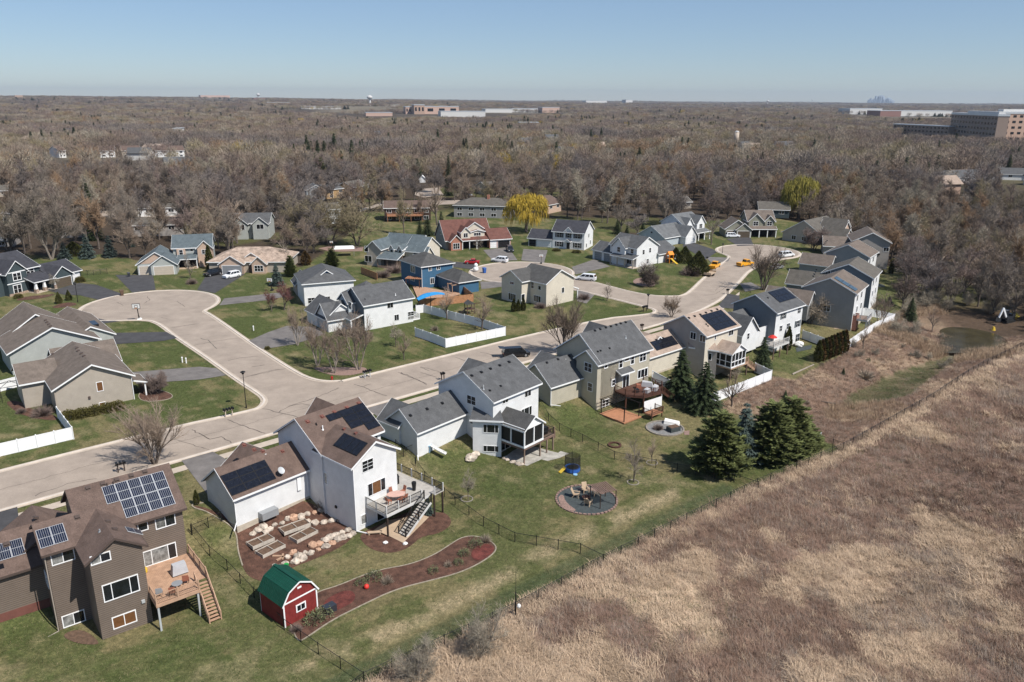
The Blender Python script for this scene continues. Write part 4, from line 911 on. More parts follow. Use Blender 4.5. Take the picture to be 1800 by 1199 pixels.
h.win(('u-',168.3),(143.5,1.3),1.6,1.4,2);h.bx('front_door','red foundation',168.22,168.3,145.6,146.6,0,2.1);h.bx('porch_floor','sidewalk',165.6,168.28,139.9,148.5,-.3,.1);h.done()
# ================================================================== S colonial
h=House('white colonial house with black shutters and charcoal roof',-23,-80,235,0)
mn=h.gable(-84.6,-74.2,231.6,240.5,-.3,5.4,'u',2.9,'white siding','charcoal shingles');h.gable(-92.8,-84.6,231.6,239,-.3,2.7,'u',2.2,'pale blue siding','charcoal shingles',g1=0)
FV=('v-',231.6)
for a,z,n in((-82.4,4.3,2),(-79.4,4.3,1),(-76.4,4.3,2),(-82.4,1.4,2),(-76.4,1.4,2)): h.win(FV,(a,z),1.7 if n==2 else .9,1.5,n,rows=2,sh='black metal',b=.06)
h.bx('front_door','black metal',-79.9,-78.9,231.5,231.62,.1,2.2);h.gable(-80.3,-78.5,230.3,232,2.3,2.5,'v',.7,'white siding','charcoal shingles',oh=.15,og=.1,g1=0);h.gable(-80.7,-78.1,231.4,234.6,5.4,5.5,'v',1.3,'white siding','charcoal shingles',oh=.2,og=.15,g1=0)
h.door(FV,(-87.5,1.1),4.4,2.1,'garage door white');h.door(FV,(-91.4,1.1),2.4,2.1,'painted shade',frame=None)
for v,z in((236,4),(237.8,1.6),(233.8,1.2)): h.win(('u+',-74.2),(v,z),.8,1.2,1)
h.done()
# ================================================================== T red-brown roof
h=House('house with red brown roof, stone front and white dormers',22,80,234,0);RB='red brown shingles'
h.gable(71.5,86.5,232.2,243,-.3,3,'u',5.2,'beige siding',RB,rp=.5);h.gable(85,92.2,229.6,238.6,-.3,2.8,'u',2.6,'brick',RB,g0=0);h.gable(72.4,75.8,229.6,235,-.3,3,'v',1.7,'brick',RB,g1=0)
h.q(h.wm('grey siding'),[(71.47,243,-.3),(71.47,232.2,-.3),(71.47,232.2,3),(71.47,237.6,8.15),(71.47,243,3)])  # grey quad over the left gable wall, its shade put into the colour
h.gable(76.2,79.2,231.2,237.5,3,5.2,'v',1.5,'cream siding',RB,oh=.25,g1=0);h.gable(79.4,84.2,232,237.6,3,5.0,'v',.6,'cream siding',RB,oh=.25,g1=0);h.gable(78.2,84,232.6,238,5,6,'v',1.9,'cream siding',RB,oh=.35,g1=0)
h.shed(75.9,85.3,229.9,232.4,2.7,3.6,'v-',RB);h.walls(76,85,231.9,232.15,-.2,2.7,'painted shade')
for u in(76.3,78.6,81): h.bx('porch_column','white paint',u-.1,u+.1,230.1,230.35,-.2,2.7)
h.win(('v-',229.6),(74.1,1.4),2.0,1.7,3,rows=2);h.win(('v-',231.2),(77.7,4.3),1.3,1.3,2);h.win(('v-',232),(81.8,4.3),2.2,.9,3)
h.door(('v-',229.6),(89.8,1.1),4.0,2.2,'painted shade',frame=None);h.door(('v-',229.6),(86.3,1.1),1.9,2.2,'garage door white');h.win(('u-',71.45),(237,4.6),1.2,1,2);h.done()
# ================================================================== U beige house
h=House('beige house with many blue grey gable roofs behind the blue house',-22,-112,192,0);BG='blue grey shingles'
h.gable(-119.4,-114.9,186.6,198,-.6,4.9,'v',2.0,'beige siding',BG);h.gable(-117,-106,191,201,-.5,3.2,'u',4.6,'beige siding',BG,og=.4)
h.gable(-116.2,-109.8,188.4,194,4,4.9,'v',.9,'beige siding',BG) if False else None
h.gable(-113.2,-111.8,188.6,193,3,4.8,'v',1.1,'cream siding',BG,oh=.2,g1=0);h.gable(-110.6,-109.2,188.6,193,3,4.8,'v',1.1,'cream siding',BG,oh=.2,g1=0);h.shed(-113.5,-109,188.9,193,4.6,5.6,'v-',BG)
h.gable(-109.2,-103.6,190.2,200.5,-.4,4.3,'u',3.2,'cream siding',BG);h.gable(-106,-102.6,189.4,194.5,-.4,3.0,'u',2.4,'cream siding',BG)
h.shed(-115.2,-108.6,184.8,189,2.6,4.0,'v-',BG);h.walls(-114.7,-109,188.2,188.5,-.4,3.6,'old deck');h.bx('porch_railing','old deck',-115,-109,185,185.15,-.4,.6)
FV=('v-',186.6);h.win(FV,('y4',116,325),1.1,1.5,1);h.win(FV,('y4',132,408),2.2,1.7,2,b=.06)
for u in(-115,-112,-108.9): h.bx('porch_column','old deck',u-.08,u+.08,185,185.2,-.4,2.6)
h.win(('v-',188.6),(-112.5,4.1),.8,1,1);h.win(('v-',188.6),(-109.9,4.1),.8,1,1);h.done()
# ================================================================== V blue house
h=House('deep blue house with dark hip roofs and a blue garage',36,98,166,0)
h.hip(93.4,102.3,166.3,177,-1,5.4,2.5,'blue siding','dark grey shingles');h.hip(92.2,95.6,166.9,170.6,-1,5.0,1.1,'blue siding','dark grey shingles') if False else None
h.hip(97.8,103.4,156.2,166,-.6,2.8,2.2,'blue siding','dark grey shingles')
FV=('v-',166.3);h.win(FV,('y4',652,492),.8,.9,2);h.win(FV,('y4',722,483),.9,.9,2);h.win(FV,('y4',670,593),1.0,1.4,2)
FU=('u-',93.4);h.win(FU,('y4',507,495),2.2,1.6,2,glass='curtain glass');h.win(FU,('y4',503,575),2.0,.9,2)
for u,v in((93.35,166.25),(102.3,166.25)): h.spout(u,v,5.3,-.8)
h.done()
# ================================================================== W cream house
h=House('cream house with a bright windowed gable and grey roof at the street corner',43,127,122,0);CR='cream siding'
h.gable(123.2,132.2,120.9,130.2,-.5,5.4,'v',2.4,CR,'dark grey shingles');h.gable(120.6,126,126.2,133,-.5,5.4,'u',1.9,CR,'dark grey shingles',g1=0);h.walls(119.3,123.2,122.9,126.5,-.4,5.3,CR) if False else None
FV=('v-',120.9);h.win(FV,('z8',383,557),.7,1.2,1);FU=('u-',123.2);h.win(FU,('z8',155,520),.8,1.4,1,rows=2);h.win(FU,('z8',208,540),.8,.9,1);h.win(FU,('z8',190,622),2.2,1.4,3)
h.win(('v-',126.2),('y4',1435,732),1,1.4,1);h.win(('u-',120.6),('y4',1345,730),2.4,1.6,4);h.win(('u-',120.6),('y4',1343,612),1.2,.6,2)
h.shed(132.3,134.4,121.2,125.5,2.4,3.2,'u+','dark grey shingles');h.bx('porch_column','white paint',134,134.2,121.3,121.5,-.3,2.5);h.done()
# ================================================================== X white house with the vinyl fence
h=House('white house with grey roof behind a white vinyl fence at the corner',38,76,142,0)
mn=h.gable(70.6,81.9,138.6,147.5,-1,5.3,'u',2.7,WS,'grey shingles',found='foundation');h.hip(72,79,143,150,-.5,5.3,2.9,WS,'grey shingles')
h.q(h.wm('grey blue siding'),[(70.57,147.5,-.5),(70.57,138.6,-.5),(70.57,138.6,5.3),(70.57,143.05,7.95),(70.57,147.5,5.3)])
h.gable(64.2,70.6,142.6,152,-.4,2.7,'v',2.5,WS,'grey shingles');h.gable(64.2,70,141.8,147,-.4,2.7,'u',2.6,WS,'grey shingles',g1=0)
h.gable(69.0,72.5,142.2,146.5,2.5,5.2,'u',1.7,'pale blue siding','grey shingles',g1=0,oh=.25);h.shed(67.6,71,138.8,142,2.5,3.4,'u-','grey shingles');h.bx('porch_column','white paint',67.7,67.95,138.9,139.15,-.4,2.5)
FV=('v-',138.6);h.win(FV,('y5',1278,380),1.3,1.2,2,b=.05);h.win(FV,('y5',1335,490),1.0,1.2,2,b=.05);h.win(FV,('y5',1460,458),1.4,.9,2,rows=2,b=.05);h.win(FV,('y5',1460,490),1.4,.7,2,glass='curtain glass',b=.05)
h.win(('u-',69.0),('y5',928,385),1.2,1.4,2,rows=2);h.pipe(mn['v-'],'y5',1325,295,.4);h.pipe(mn['v-'],'y5',1057,330,.2,'black metal')
dk=h.deck(82,84,139.4,142.5,.3,'grey deck','white paint',[(83.8,139.6),(83.8,142.3)],'old rail',[[(82,139.45),(83.95,139.45),(83.95,142.5)]],h.gz);h.done()
# ================================================================== Y white hip roof house
h=House('white house with grey hip roof and a blue attic gable',23,30,182,0)
h.hip(24.2,35.4,176.4,187.5,-.5,5.0,2.9,WS,'grey shingles',ax='v',inset=3.2);h.gable(26.7,32.7,177.9,184,5.2,5.35,'v',2.1,'blue siding','grey shingles',oh=.3,og=.3,g1=0)
FV=('v-',176.4);h.win(FV,('y3',957,683),1.5,1.2,2,rows=2,b=.05);h.win(FV,('y3',1090,662),.9,.6,2,b=.05);h.gable(24,28,187,193,-.5,2.8,'v',2,'tan siding','grey shingles');h.done()
# ================================================================== Z tan ranch
h=House('low tan house with a textured cedar hip roof and two car garage',3,-60,215,0)
h.hip(-70,-49.5,210.6,224,-.3,2.8,3.0,'beige siding','cedar shingles',inset=6.5);h.gable(-66.6,-60.6,208.6,214,-.3,2.8,'v',2.0,'peach siding','cedar shingles',g1=0);h.gable(-58.4,-54.8,209.2,214,-.3,2.8,'v',1.7,'peach siding','cedar shingles',g1=0);h.gable(-60.8,-57.6,212.6,218,3.6,3.8,'v',1.1,'beige siding','cedar shingles',oh=.3,g1=0)
h.door(('v-',208.6),(-63.5,1.15),4.9,2.3,'garage door grey');h.bx('brick_pier','stone veneer',-66.75,-66.2,208.45,208.75,-.2,2.4);h.bx('brick_pier','stone veneer',-60.9,-60.4,208.45,208.75,-.2,2.4)
h.win(('v-',209.2),(-56.6,1.4),2.2,1.5,3,rows=2);h.bx('front_door','brown trim',-59.6,-58.7,210.5,210.62,0,2.1);h.done()
# ================================================================== AA blue grey roof with garages
h=House('house with blue grey roof, peach shingle gables and three beige garage doors',14,-27,230,0);BG='blue grey shingles'
yw=14
# local numbers are for a yaw of 18; rebuild in that frame
COL.objects.unlink(h.e);bpy.data.objects.remove(h.e)
h=House('house with blue grey roof, peach shingle gables and three beige garage doors',16,-32,228,0)
h.gable(-38.6,-29.4,222.4,233,-.3,2.8,'v',3.0,'sage siding',BG);h.gable(-35.2,-29.0,221.2,227,-.3,2.8,'v',2.2,'sage siding',BG,g1=0)
h.q(h.wm('peach siding'),[(-38.2,222.37,2.95),(-29.8,222.37,2.95),(-34,222.37,5.6)])
h.gable(-30.6,-20.6,230.6,239.8,-.3,5.4,'u',2.7,'sage siding',BG);h.gable(-24.2,-20.5,229.4,234,-.3,5.4,'v',1.8,'peach siding',BG,g1=0);h.bx('bay','peach siding',-29.6,-27.4,230.1,230.6,2.9,5.2)
h.shed(-29.5,-24.4,227.6,230.6,2.6,3.6,'v-',BG);h.walls(-29.3,-24.3,230.3,230.55,-.2,2.7,'painted shade')
for u in(-27,-24.5): h.bx('porch_column','white paint',u-.1,u+.1,227.8,228,-.2,2.6)
h.door(('v-',221.2),(-32.1,1.15),4.8,2.3,'garage door beige');h.door(('v-',222.4),(-36.9,1.15),2.6,2.3,'garage door beige')
h.win(('v-',230.1),(-28.5,4.2),.9,1.3,1,rows=2);h.win(('v-',229.4),(-22.3,4.2),1.5,1.1,2,rows=2);h.win(('v-',230.6),(-25.8,4.6),.7,.6,1);h.bx('porch_floor','patio',-29.4,-24.3,227.4,230.5,-.3,.15);h.done()
# ================================================================== AB charcoal craftsman
h=House('charcoal craftsman house with dark roof, white trim and tapered porch columns',70,134,176,0);CH='charcoal shingles';SS='slate siding'
h.gable(126.8,138,173.4,187,-.3,5.4,'u',3.1,SS,CH);h.gable(128.2,133.4,171.8,178,-.3,5.4,'v',2.5,SS,CH,g1=0);h.gable(138,147,170.4,180,-.3,2.8,'u',2.3,SS,CH,g0=0);h.gable(137.6,143.2,168.8,175,-.3,2.8,'v',2.2,SS,CH,g1=0)
h.shed(132.4,138.4,168.6,173.4,2.6,4.0,'v-',CH);h.walls(133.5,138,173.1,173.35,-.2,3,'painted shade')
for u in(133,135.3,138):
    h.bx('porch_pier','stone veneer',u-.35,u+.35,168.7,169.4,-.2,1.0);mb=MB();p=h.l(u,169.05,1.0);mb.hexa([p+Vector((a*.3,b*.3,0)) for a,b in((-1,-1),(1,-1),(1,1),(-1,1))]+[p+Vector((a*.17,b*.17,1.6)) for a,b in((-1,-1),(1,-1),(1,1),(-1,1))]);mb.build('porch_column',M['white paint'],h.e)
h.bx('porch_floor','sidewalk',132.6,138.2,168.5,173,-.3,.15)
h.door(('v-',168.8),(140.4,1.15),4.6,2.3,'garage door brown');h.door(('v-',170.4),(145.2,1.15),2.7,2.3,'garage door white')
h.win(('v-',171.8),(130.8,4.3),1.9,1.6,2,rows=2,b=.16);h.win(('v-',171.8),(130.4,1.4),1.9,1.8,2,rows=2,b=.16);h.win(('v-',173.4),(135.6,4.5),1.9,1.3,2,rows=2,b=.16);h.bx('trim_band','white paint',128,133.6,171.72,171.8,5.3,5.5);h.bx('trim_band','white paint',128,133.6,171.72,171.8,2.75,2.95);h.bx('stone_skirt','stone veneer',128.1,133.5,171.68,171.8,-.3,.5);h.done()
# ================================================================== AC1 beige house on the corner
h=House('beige house with taupe roof and one small window, corner of the two streets',38,19,131,0);TA='taupe shingles'
mn=h.gable(13.7,24.2,126.2,140,-.4,4.0,'v',2.7,'beige siding',TA,og=.5,found=None);h.gable(9.9,14,131.6,140,-.6,3.4,'v',1.0,'beige siding',TA) if False else h.gable(10.2,15.5,131.8,139.4,-.6,4.0,'u',1.9,'beige siding',TA,g1=0)
h.gable(16,25,138,146,-.4,3.2,'u',2.4,'beige siding',TA);h.shed(24.2,26.4,126.6,131,2.2,2.9,'u+',TA);h.bx('porch_column','white paint',26,26.2,126.8,127,-.2,2.3)
FV=('v-',126.2);h.win(FV,('y2',701,637),.75,1.35,1,glass='wood blind');h.win(FV,('y2',720,765),.75,.7,1,glass='wood blind');h.bx('vent_hood','brown trim',17.9,18.2,126.05,126.2,1.5,1.9)
h.vents(mn['u-'],'y2',[(540,368),(550,387),(572,405),(590,423),(360,395),(372,410)],'brown trim',.35);h.spout(24.15,126.1,3.9,-.3,.9,-.3);h.spout(13.65,126.1,3.9,-.3,0,0,'tan siding');h.done()
# ================================================================== AC2 sage house
h=House('sage green house with broad taupe roofs and a narrow skylight',40,24,152,0)
mn=h.gable(16,29.6,149.6,160,-.4,3.9,'v',3.2,'sage siding',TA,og=.5);h.gable(16.6,27.5,159.4,170,-.4,3.9,'v',3.6,'sage siding',TA,og=.5);h.gable(26,33.2,154.5,172,-.4,3.0,'v',1.9,'sage siding',TA)
h.vents(mn['u-'],'y2',[(320,172),(330,186),(343,200),(355,214)],'brown trim',.35);h.vents(mn['u-'],'y2',[(150,60),(165,75),(180,90),(195,105)],'brown trim',.35)
mb=MB();mb.box(*h.l(30.4,157,4.2),*h.l(31.6,160.2,4.6));mb.build('skylight',M['dark glass'],h.e);h.win(('v-',149.6),(18.5,1.3),1.8,.9,2);h.done()
# grey roofed neighbour on the far left edge
h=House('grey roofed house cut off by the left edge beside the sage house',20,-56,172,0);h.gable(-66,-50,168,177,-.4,2.8,'u',3,'white siding','light grey shingles');h.gable(-55.5,-50.5,165.5,170,-.4,2.8,'v',2,'white siding','light grey shingles',g1=0);h.win(('v-',165.5),(-53,1.3),1.4,1.3,2);h.done()
# ================================================================== older houses among the trees: (label, zid, X,Y ground of the near left corner, X,Y near right corner, depth, eave, rise, wall, roof, axis, deck)
def old(label,zid,a,b,dep,ze,rise,wall,roof,ax='u',hip=False,wn=3,chim=False,zb=-.5,low=0,fx=None,rp=.5):
    A=Vector(PZ(zid,*a,0));B=Vector(PZ(zid,*b,0));d=B-A;yaw=math.degrees(math.atan2(d.y,d.x));w=d.length
    c,s_=math.cos(math.radians(yaw)),math.sin(math.radians(yaw));u0=A.x*c+A.y*s_;v0=-A.x*s_+A.y*c
    h=House(label,yaw,u0+w/2,v0+dep/2,0)
    if hip: h.hip(u0,u0+w,v0,v0+dep,zb,ze,rise,wall,roof)
    else: h.gable(u0,u0+w,v0,v0+dep,zb,ze,ax,rise,wall,roof,rp=rp)
    for k in range(wn):
        uu=u0+w*(k+.5)/wn;h.win(('v-',v0),(uu,ze-1.1 if ze<4 else ze-1.2),min(1.9,w/wn*.5),1.1,2,rows=1)
        if ze>4: h.win(('v-',v0),(uu,1.2),min(1.9,w/wn*.5),1.2,2)
    if chim: h.bx('chimney','brick',u0+w*.55,u0+w*.55+1.0,v0+dep*.4,v0+dep*.4+.9,ze,ze+rise+1.2)
    h.u0,h.v0,h.w_,h.dep,h.ze=u0,v0,w,dep,ze
    if fx: fx(h)
    h.done();return h
def fx_deck(m,mr,z=2.5,d=3.2):
    def f(h): h.deck(h.u0+1,h.u0+h.w_-3,h.v0-d,h.v0-.03,z,m,mr,[(h.u0+1.2+k*(h.w_-4.4)/3,h.v0-d+.15) for k in range(4)],mr,[[(h.u0+1,h.v0-.1),(h.u0+1,h.v0-d+.05),(h.u0+h.w_-3,h.v0-d+.05),(h.u0+h.w_-3,h.v0-.1)]],lambda u,v:0)
    return f
def fx_gables(wall,roof):
    def f(h):
        h.gable(h.u0+.5,h.u0+6,h.v0-1.6,h.v0+3,-.5,h.ze,'v',2.3,wall,roof,g1=0);h.gable(h.u0+h.w_-5,h.u0+h.w_-.3,h.v0-2,h.v0+3,-.5,h.ze,'v',2.,wall,roof,g1=0)
        for k in range(3): h.win(('v-',h.v0-1.6),(h.u0+1.7+k*1.5,h.ze-1.2),.9,1.7,1)
        h.win(('v-',h.v0-2),(h.u0+h.w_-2.6,h.ze-1),2.2,1.5,2);h.bx('front_door','red door',h.u0+8,h.u0+9,h.v0-.08,h.v0,0,2.1)
    return f
old('tan olive sided house at the left edge with a plain end wall','wd',(-150,650),(320,600),10,3.6,1.1,'ochre siding' if 0 else 'olive siding','grey shingles','v',wn=1)
old('pale grey outbuilding with white trim at the left edge','wd',(-200,1035),(270,1015),8,2.2,1.2,'greige siding','light grey shingles','u',wn=1)
old('low white house with brown roof left of the tall spruce','y6',(430,595),(640,585),8,2.6,1.9,'greige siding','brown shingles',wn=3)
old('low grey sided split house behind the blue grey roofed house','y6',(935,585),(1330,575),9,3.8,1.8,'greige siding','weathered shingles',wn=5)
old('white garage house with flat roof among bare trees at left','y6',(970,445),(1285,435),9,3.2,1.0,'white siding','weathered shingles',wn=2)
old('pale green house with grey roof and two front gables','y7',(20,600),(300,595),11,5.2,2.4,'sage siding','grey shingles',wn=4,fx=fx_gables('sage siding','grey shingles'))
old('white balconied house behind the crooked bare trees','y7',(575,505),(800,490),10,5.4,1.6,'white siding','weathered shingles',wn=4,chim=False,fx=fx_deck('grey deck','white paint'))
old('dark brown house with an orange wooden deck','y7',(1105,475),(1430,470),11,4.9,2.0,'dark brown siding','brown shingles',wn=5,fx=fx_deck('orange deck','orange deck'))
old('grey green ranch house with a long brown hip roof','w6',(1010,320),(1400,330),12,4.6,2.6,'steel siding','weathered shingles',hip=True,wn=5,chim=True)
old('blue grey roofed house with a wide white framed window','y7',(560,330),(690,325),10,4.6,2.0,'pale blue siding','grey shingles','v',wn=1)
old('ochre house with grey roof beside the wide white window house','y7',(700,320),(830,305),9,4.2,2.0,'ochre siding','grey shingles','u',wn=2)
old('second ochre house with tall end wall among the trees','y7',(885,310),(985,290),9,4.8,2.2,'ochre siding','weathered shingles','u',wn=2)
old('olive house with stepped weathered roofs behind the ochre house','y7',(985,280),(1140,250),10,3.2,2.4,'olive siding','weathered shingles','u',wn=2)
old('small white garden shed at the edge of the woods','y7',(1350,205),(1390,205),3.5,2.2,1.6,'white siding','white paint','v',wn=0)
old('beige house with brown roof left of the yellow willow','y8',(225,255),(410,245),13,3.4,2.4,'beige siding','weathered shingles','u',wn=1,chim=True,fx=lambda h:h.gable(h.u0+h.w_-5,h.u0+h.w_,h.v0-3,h.v0+5,-.5,h.ze,'v',2.2,'beige siding','weathered shingles',g1=0))
old('cream house with brown roof right of the yellow willow','y8',(650,385),(745,365),12,3.6,2.6,'peach siding','brown shingles','u',wn=2)
old('tan house hidden in bare trees right of the woods','y8',(1530,350),(1660,345),10,2.8,1.8,'beige siding','weathered shingles','u',wn=3)
old('dark house behind the green yellow willow','x1',(400,300),(560,305),11,2.8,2.4,'slate siding','weathered shingles','u',wn=2)
old('white ended house with blue grey roof far right in the woods','x1',(1390,130),(1620,120),14,3.2,3.4,'white siding','grey shingles','u',wn=3,fx=lambda h:[h.gable(h.u0+h.w_-10+k*5,h.u0+h.w_-5.4+k*5,h.v0-3,h.v0+6,-.5,h.ze,'v',2.6,'white siding','grey shingles',g1=0) for k in range(2)])
old('second blue grey roofed house at the right edge in the woods','x1',(1680,105),(1860,110),14,3.0,3.2,'white siding','grey shingles','u',wn=2)
old('low dark roof house at the left beyond the pale street','y6',(-60,310),(60,305),9,3,2,'beige siding','weathered shingles','u',wn=2)
for k,(x0,x1,lb) in enumerate(((315,350,'small white ended townhouse at the left of the distant row'),(530,610,'townhouse with the tallest brown roof in the distant row'),(645,740,'brown roofed townhouse in the middle of the distant row'),(780,905,'townhouse with a white gable end in the distant row'),(905,975,'last brown roofed townhouse at the right of the distant row'))):
    old(lb,'x2',(x0,440),(x1,438),14,5,3.2,'white siding' if k!=2 else 'beige siding','brown shingles','u',wn=2)
# ================================================================== vegetation
def projy(p):
    d=np.array(p)-CAMP;c=d@FW;return (900+F*(d@RT)/c,599.5-F*(d@UPV)/c)
def hfor(base,topy):
    lo,hi=0.,60.
    for _ in range(30):
        m=(lo+hi)/2
        if projy((base.x,base.y,base.z+m))[1]>topy: lo=m
        else: hi=m
    return lo
for nm,c in(('twig dusk',(.19,.16,.143)),('twig grey',(.24,.20,.162)),('twig brown',(.235,.18,.138)),('twig purple',(.205,.155,.133)),('twig olive',(.255,.21,.13)),('twig tan',(.31,.255,.195)),('twig red',(.21,.10,.09)),('twig dark',(.10,.078,.066)),('twig pale',(.305,.265,.205)),('twig orange',(.26,.175,.11))):
    mat(nm,c,.85,.12,.3,spec=.1,objv=.22)
mat('needles dark',(.055,.075,.034),.8,.35,1.2,spec=.15,objv=.2);mat('needles blue',(.085,.115,.10),.8,.3,1.2,spec=.15,objv=.15);mat('needles pine',(.15,.17,.062),.8,.35,1.2,spec=.15,objv=.15);mat('cedar green',(.06,.062,.018),.8,.35,1.5,spec=.1,objv=.25);mat('cedar rust',(.10,.062,.025),.8,.35,1.5,spec=.1,objv=.2)
mat('willow gold',(.40,.28,.045),.8,.25,.6,spec=.1,objv=.15);mat('willow lime',(.25,.215,.05),.8,.25,.6,spec=.1);mat('box green',(.095,.085,.028),.85,.3,2,spec=.1);mat('blossom',(.55,.48,.44),.8,.2,3);mat('sage leaf',(.13,.14,.07),.85,.3,2)
def rv(rn,a=1.): return Vector((rn.uniform(-a,a),rn.uniform(-a,a),rn.uniform(-a,a)))
def bare(seed,hh=11.,spread=.5,stems=1,split=.22,tw=.035,dens=1.,twl=.9,flat=0.):
    """returns trunk and crown builders of a leafless tree, base at the origin"""
    rn=random.Random(seed);T=MB();C=MB()
    def twig(p,d,l,w):
        s=d.cross(rv(rn)+Vector((.01,0,0))).normalized()*w*.5;m=p+d*l*.5+rv(rn,.06*l);e=p+d*l+rv(rn,.12*l)
        C.add([p-s,p+s,m+s*.8,m-s*.8,e],[(0,1,2,3),(3,2,4)])
    def grow(p,d,l,r,lev,mb):
        n=3 if lev<2 else 2;q=p;pts=[p]
        for i in range(n):
            d=(d+rv(rn,.2 if lev else .05)+Vector((0,0,(0,.10,.03,.0)[min(lev,3)]))).normalized();e=q+d*l/n
            mb.tube(q,e,r*(1-i/n*.45),r*(1-(i+1)/n*.45),6 if lev<1 else (4 if lev<2 else 3),cap=False);q=e;pts.append(q)
        if lev>=3:
            for k in range(int(9*dens)):
                t=rn.random();b=p.lerp(q,t);dd=(d*.55+rv(rn,.85)+Vector((0,0,.08))).normalized();twig(b,dd,twl*rn.uniform(.5,1.25),tw)
            return
        k=(5,5,5)[lev] if lev<3 else 0
        for i in range(k):
            t=(.35+.65*(i+.5)/k) if lev else (split+(1-split)*rn.random()**1.2)
            j=min(n-1,int(t*n));b=pts[j].lerp(pts[j+1],t*n-j)
            az=2*math.pi*(i/k+rn.uniform(-.12,.12))+lev*1.3
            side=Vector((math.cos(az),math.sin(az),0));ax=d
            perp=(side-ax*side.dot(ax));perp=perp.normalized() if perp.length>.1 else ax.orthogonal().normalized()
            a=spread*rn.uniform(.7,1.25)*(1 if lev else .9)
            dd=(ax*math.cos(a)+perp*math.sin(a)+Vector((0,0,(.10 if lev else .0)-flat))).normalized()
            grow(b,dd,l*rn.uniform(.52,.74)*(1.0 if lev else (1-t*.35)),r*.55,lev+1,T if lev==0 else C)
        grow(q,(d+rv(rn,.2)).normalized(),l*.6,r*.5,lev+1,T if lev==0 else C)
    for s_ in range(stems):
        a=2*math.pi*s_/max(1,stems)+seed;lean=(.0 if stems==1 else .33)
        d=Vector((math.cos(a)*lean,math.sin(a)*lean,1)).normalized()
        grow(Vector((math.cos(a)*.12*(stems>1),math.sin(a)*.12*(stems>1),-.2)),d,hh*.5,hh*.021/(1 if stems==1 else 1.35),0,T)
    zm=max(v[2] for v in C.v);f=hh/zm
    for B in(T,C): B.v=[(v[0]*f,v[1]*f,v[2]*f) for v in B.v]
    return T,C
def conifer(seed,hh=10.,rad=2.4,blades=2600,droop=.25,skirt=.06,bl=.42,tuft=0.,pw=.9):
    rn=random.Random(seed);T=MB();C=MB();T.tube((0,0,-.2),(0,0,hh*.96),hh*.016,.02,6)
    nw=int(hh/.42)
    per=max(4,int(blades/(nw*9)))
    for w_ in range(nw):
        z=skirt*hh+(1-skirt)*hh*(w_+.5)/nw*.97;f=(1-(z/hh-skirt)/(1-skirt));R=rad*max(.06,f**pw)*rn.uniform(.8,1.15)*(1 if pw>.5 else .62+.38*min(1,(z/hh)/.22))
        nb=max(4,int(11*f**.7)+2);o=rn.random()*6
        for b in range(nb):
            az=o+2*math.pi*b/nb+rn.uniform(-.2,.2);L=R*rn.uniform(.72,1.15)
            dz=rn.uniform(-.15,.1)
            for k in range(per+3):
                t=((k+.6)/(per+3))**.8;p=Vector((math.cos(az)*L*t,math.sin(az)*L*t,z-droop*L*t*t+dz+rn.uniform(-.08,.08)))
                side=Vector((-math.sin(az),math.cos(az),0));out=Vector((math.cos(az),math.sin(az),-.15))
                for s_ in(-1,0,1):
                    d=(out*.7+side*s_*rn.uniform(.5,1.1)+Vector((0,0,rn.uniform(-.35,.3)+tuft))).normalized();l=bl*rn.uniform(.7,1.3)*(.6+.5*f);wv=d.cross(Vector((rn.uniform(-.4,.4),rn.uniform(-.4,.4),1))).normalized()*l*.3
                    C.add([p-wv*.5,p+wv*.5,p+d*l+wv*.16,p+d*l-wv*.16],[(0,1,2,3)])
    for d in range(5): C.add([(-.04,0,hh*.9),(.04,0,hh*.9),(0,.02,hh)],[(0,1,2)])
    return T,C
def column(seed,hh=3.5,rad=.55,n=900,l=.28,pt=.55):
    rn=random.Random(seed);T=MB();C=MB();T.tube((0,0,-.1),(0,0,hh*.8),.06,.03,5)
    for _ in range(n):
        z=hh*rn.random()**.85;f=z/hh;R=rad*(min(1,.75+f*1.2) if f<.25 else max(.05,(1-((f-.25)/.75)**(1/pt if pt<1 else pt))))*rn.uniform(.65,1.08)
        az=rn.random()*6.283;p=Vector((math.cos(az)*R,math.sin(az)*R,z));d=(Vector((math.cos(az)*.5,math.sin(az)*.5,1))+rv(rn,.5)).normalized();ll=l*rn.uniform(.6,1.3)
        s_=d.cross(rv(rn)).normalized()*ll*.35;C.add([p-s_,p+s_,p+d*ll+s_*.2,p+d*ll-s_*.2],[(0,1,2,3)])
    return T,C
def bush(seed,hh=1.3,rad=1.,n=700,l=.16,twiggy=False):
    rn=random.Random(seed);T=MB();C=MB()
    for k in range(7): T.tube((0,0,-.05),(rn.uniform(-.5,.5)*rad,rn.uniform(-.5,.5)*rad,hh*.6),.03,.012,4,cap=False)
    for _ in range(n):
        d=rv(rn);d.z=abs(d.z) if rn.random()<.85 else d.z*.3;d.normalize();k=rn.uniform(.55,1.05)
        p=Vector((d.x*rad*k,d.y*rad*k,max(.03,d.z*hh*.95*k)))
        if twiggy:
            q=p*.35;q.z=0 if q.z<.05 else q.z*.3;s_=(p-q).cross(rv(rn)).normalized()*.02;C.add([q-s_,q+s_,p*1.05],[(0,1,2)])
        else:
            dd=(d+rv(rn,.7)).normalized();s_=dd.cross(rv(rn)).normalized()*l*.45;C.add([p-s_,p+s_,p+dd*l+s_*.5,p+dd*l-s_*.5],[(0,1,2,3)])
    return T,C
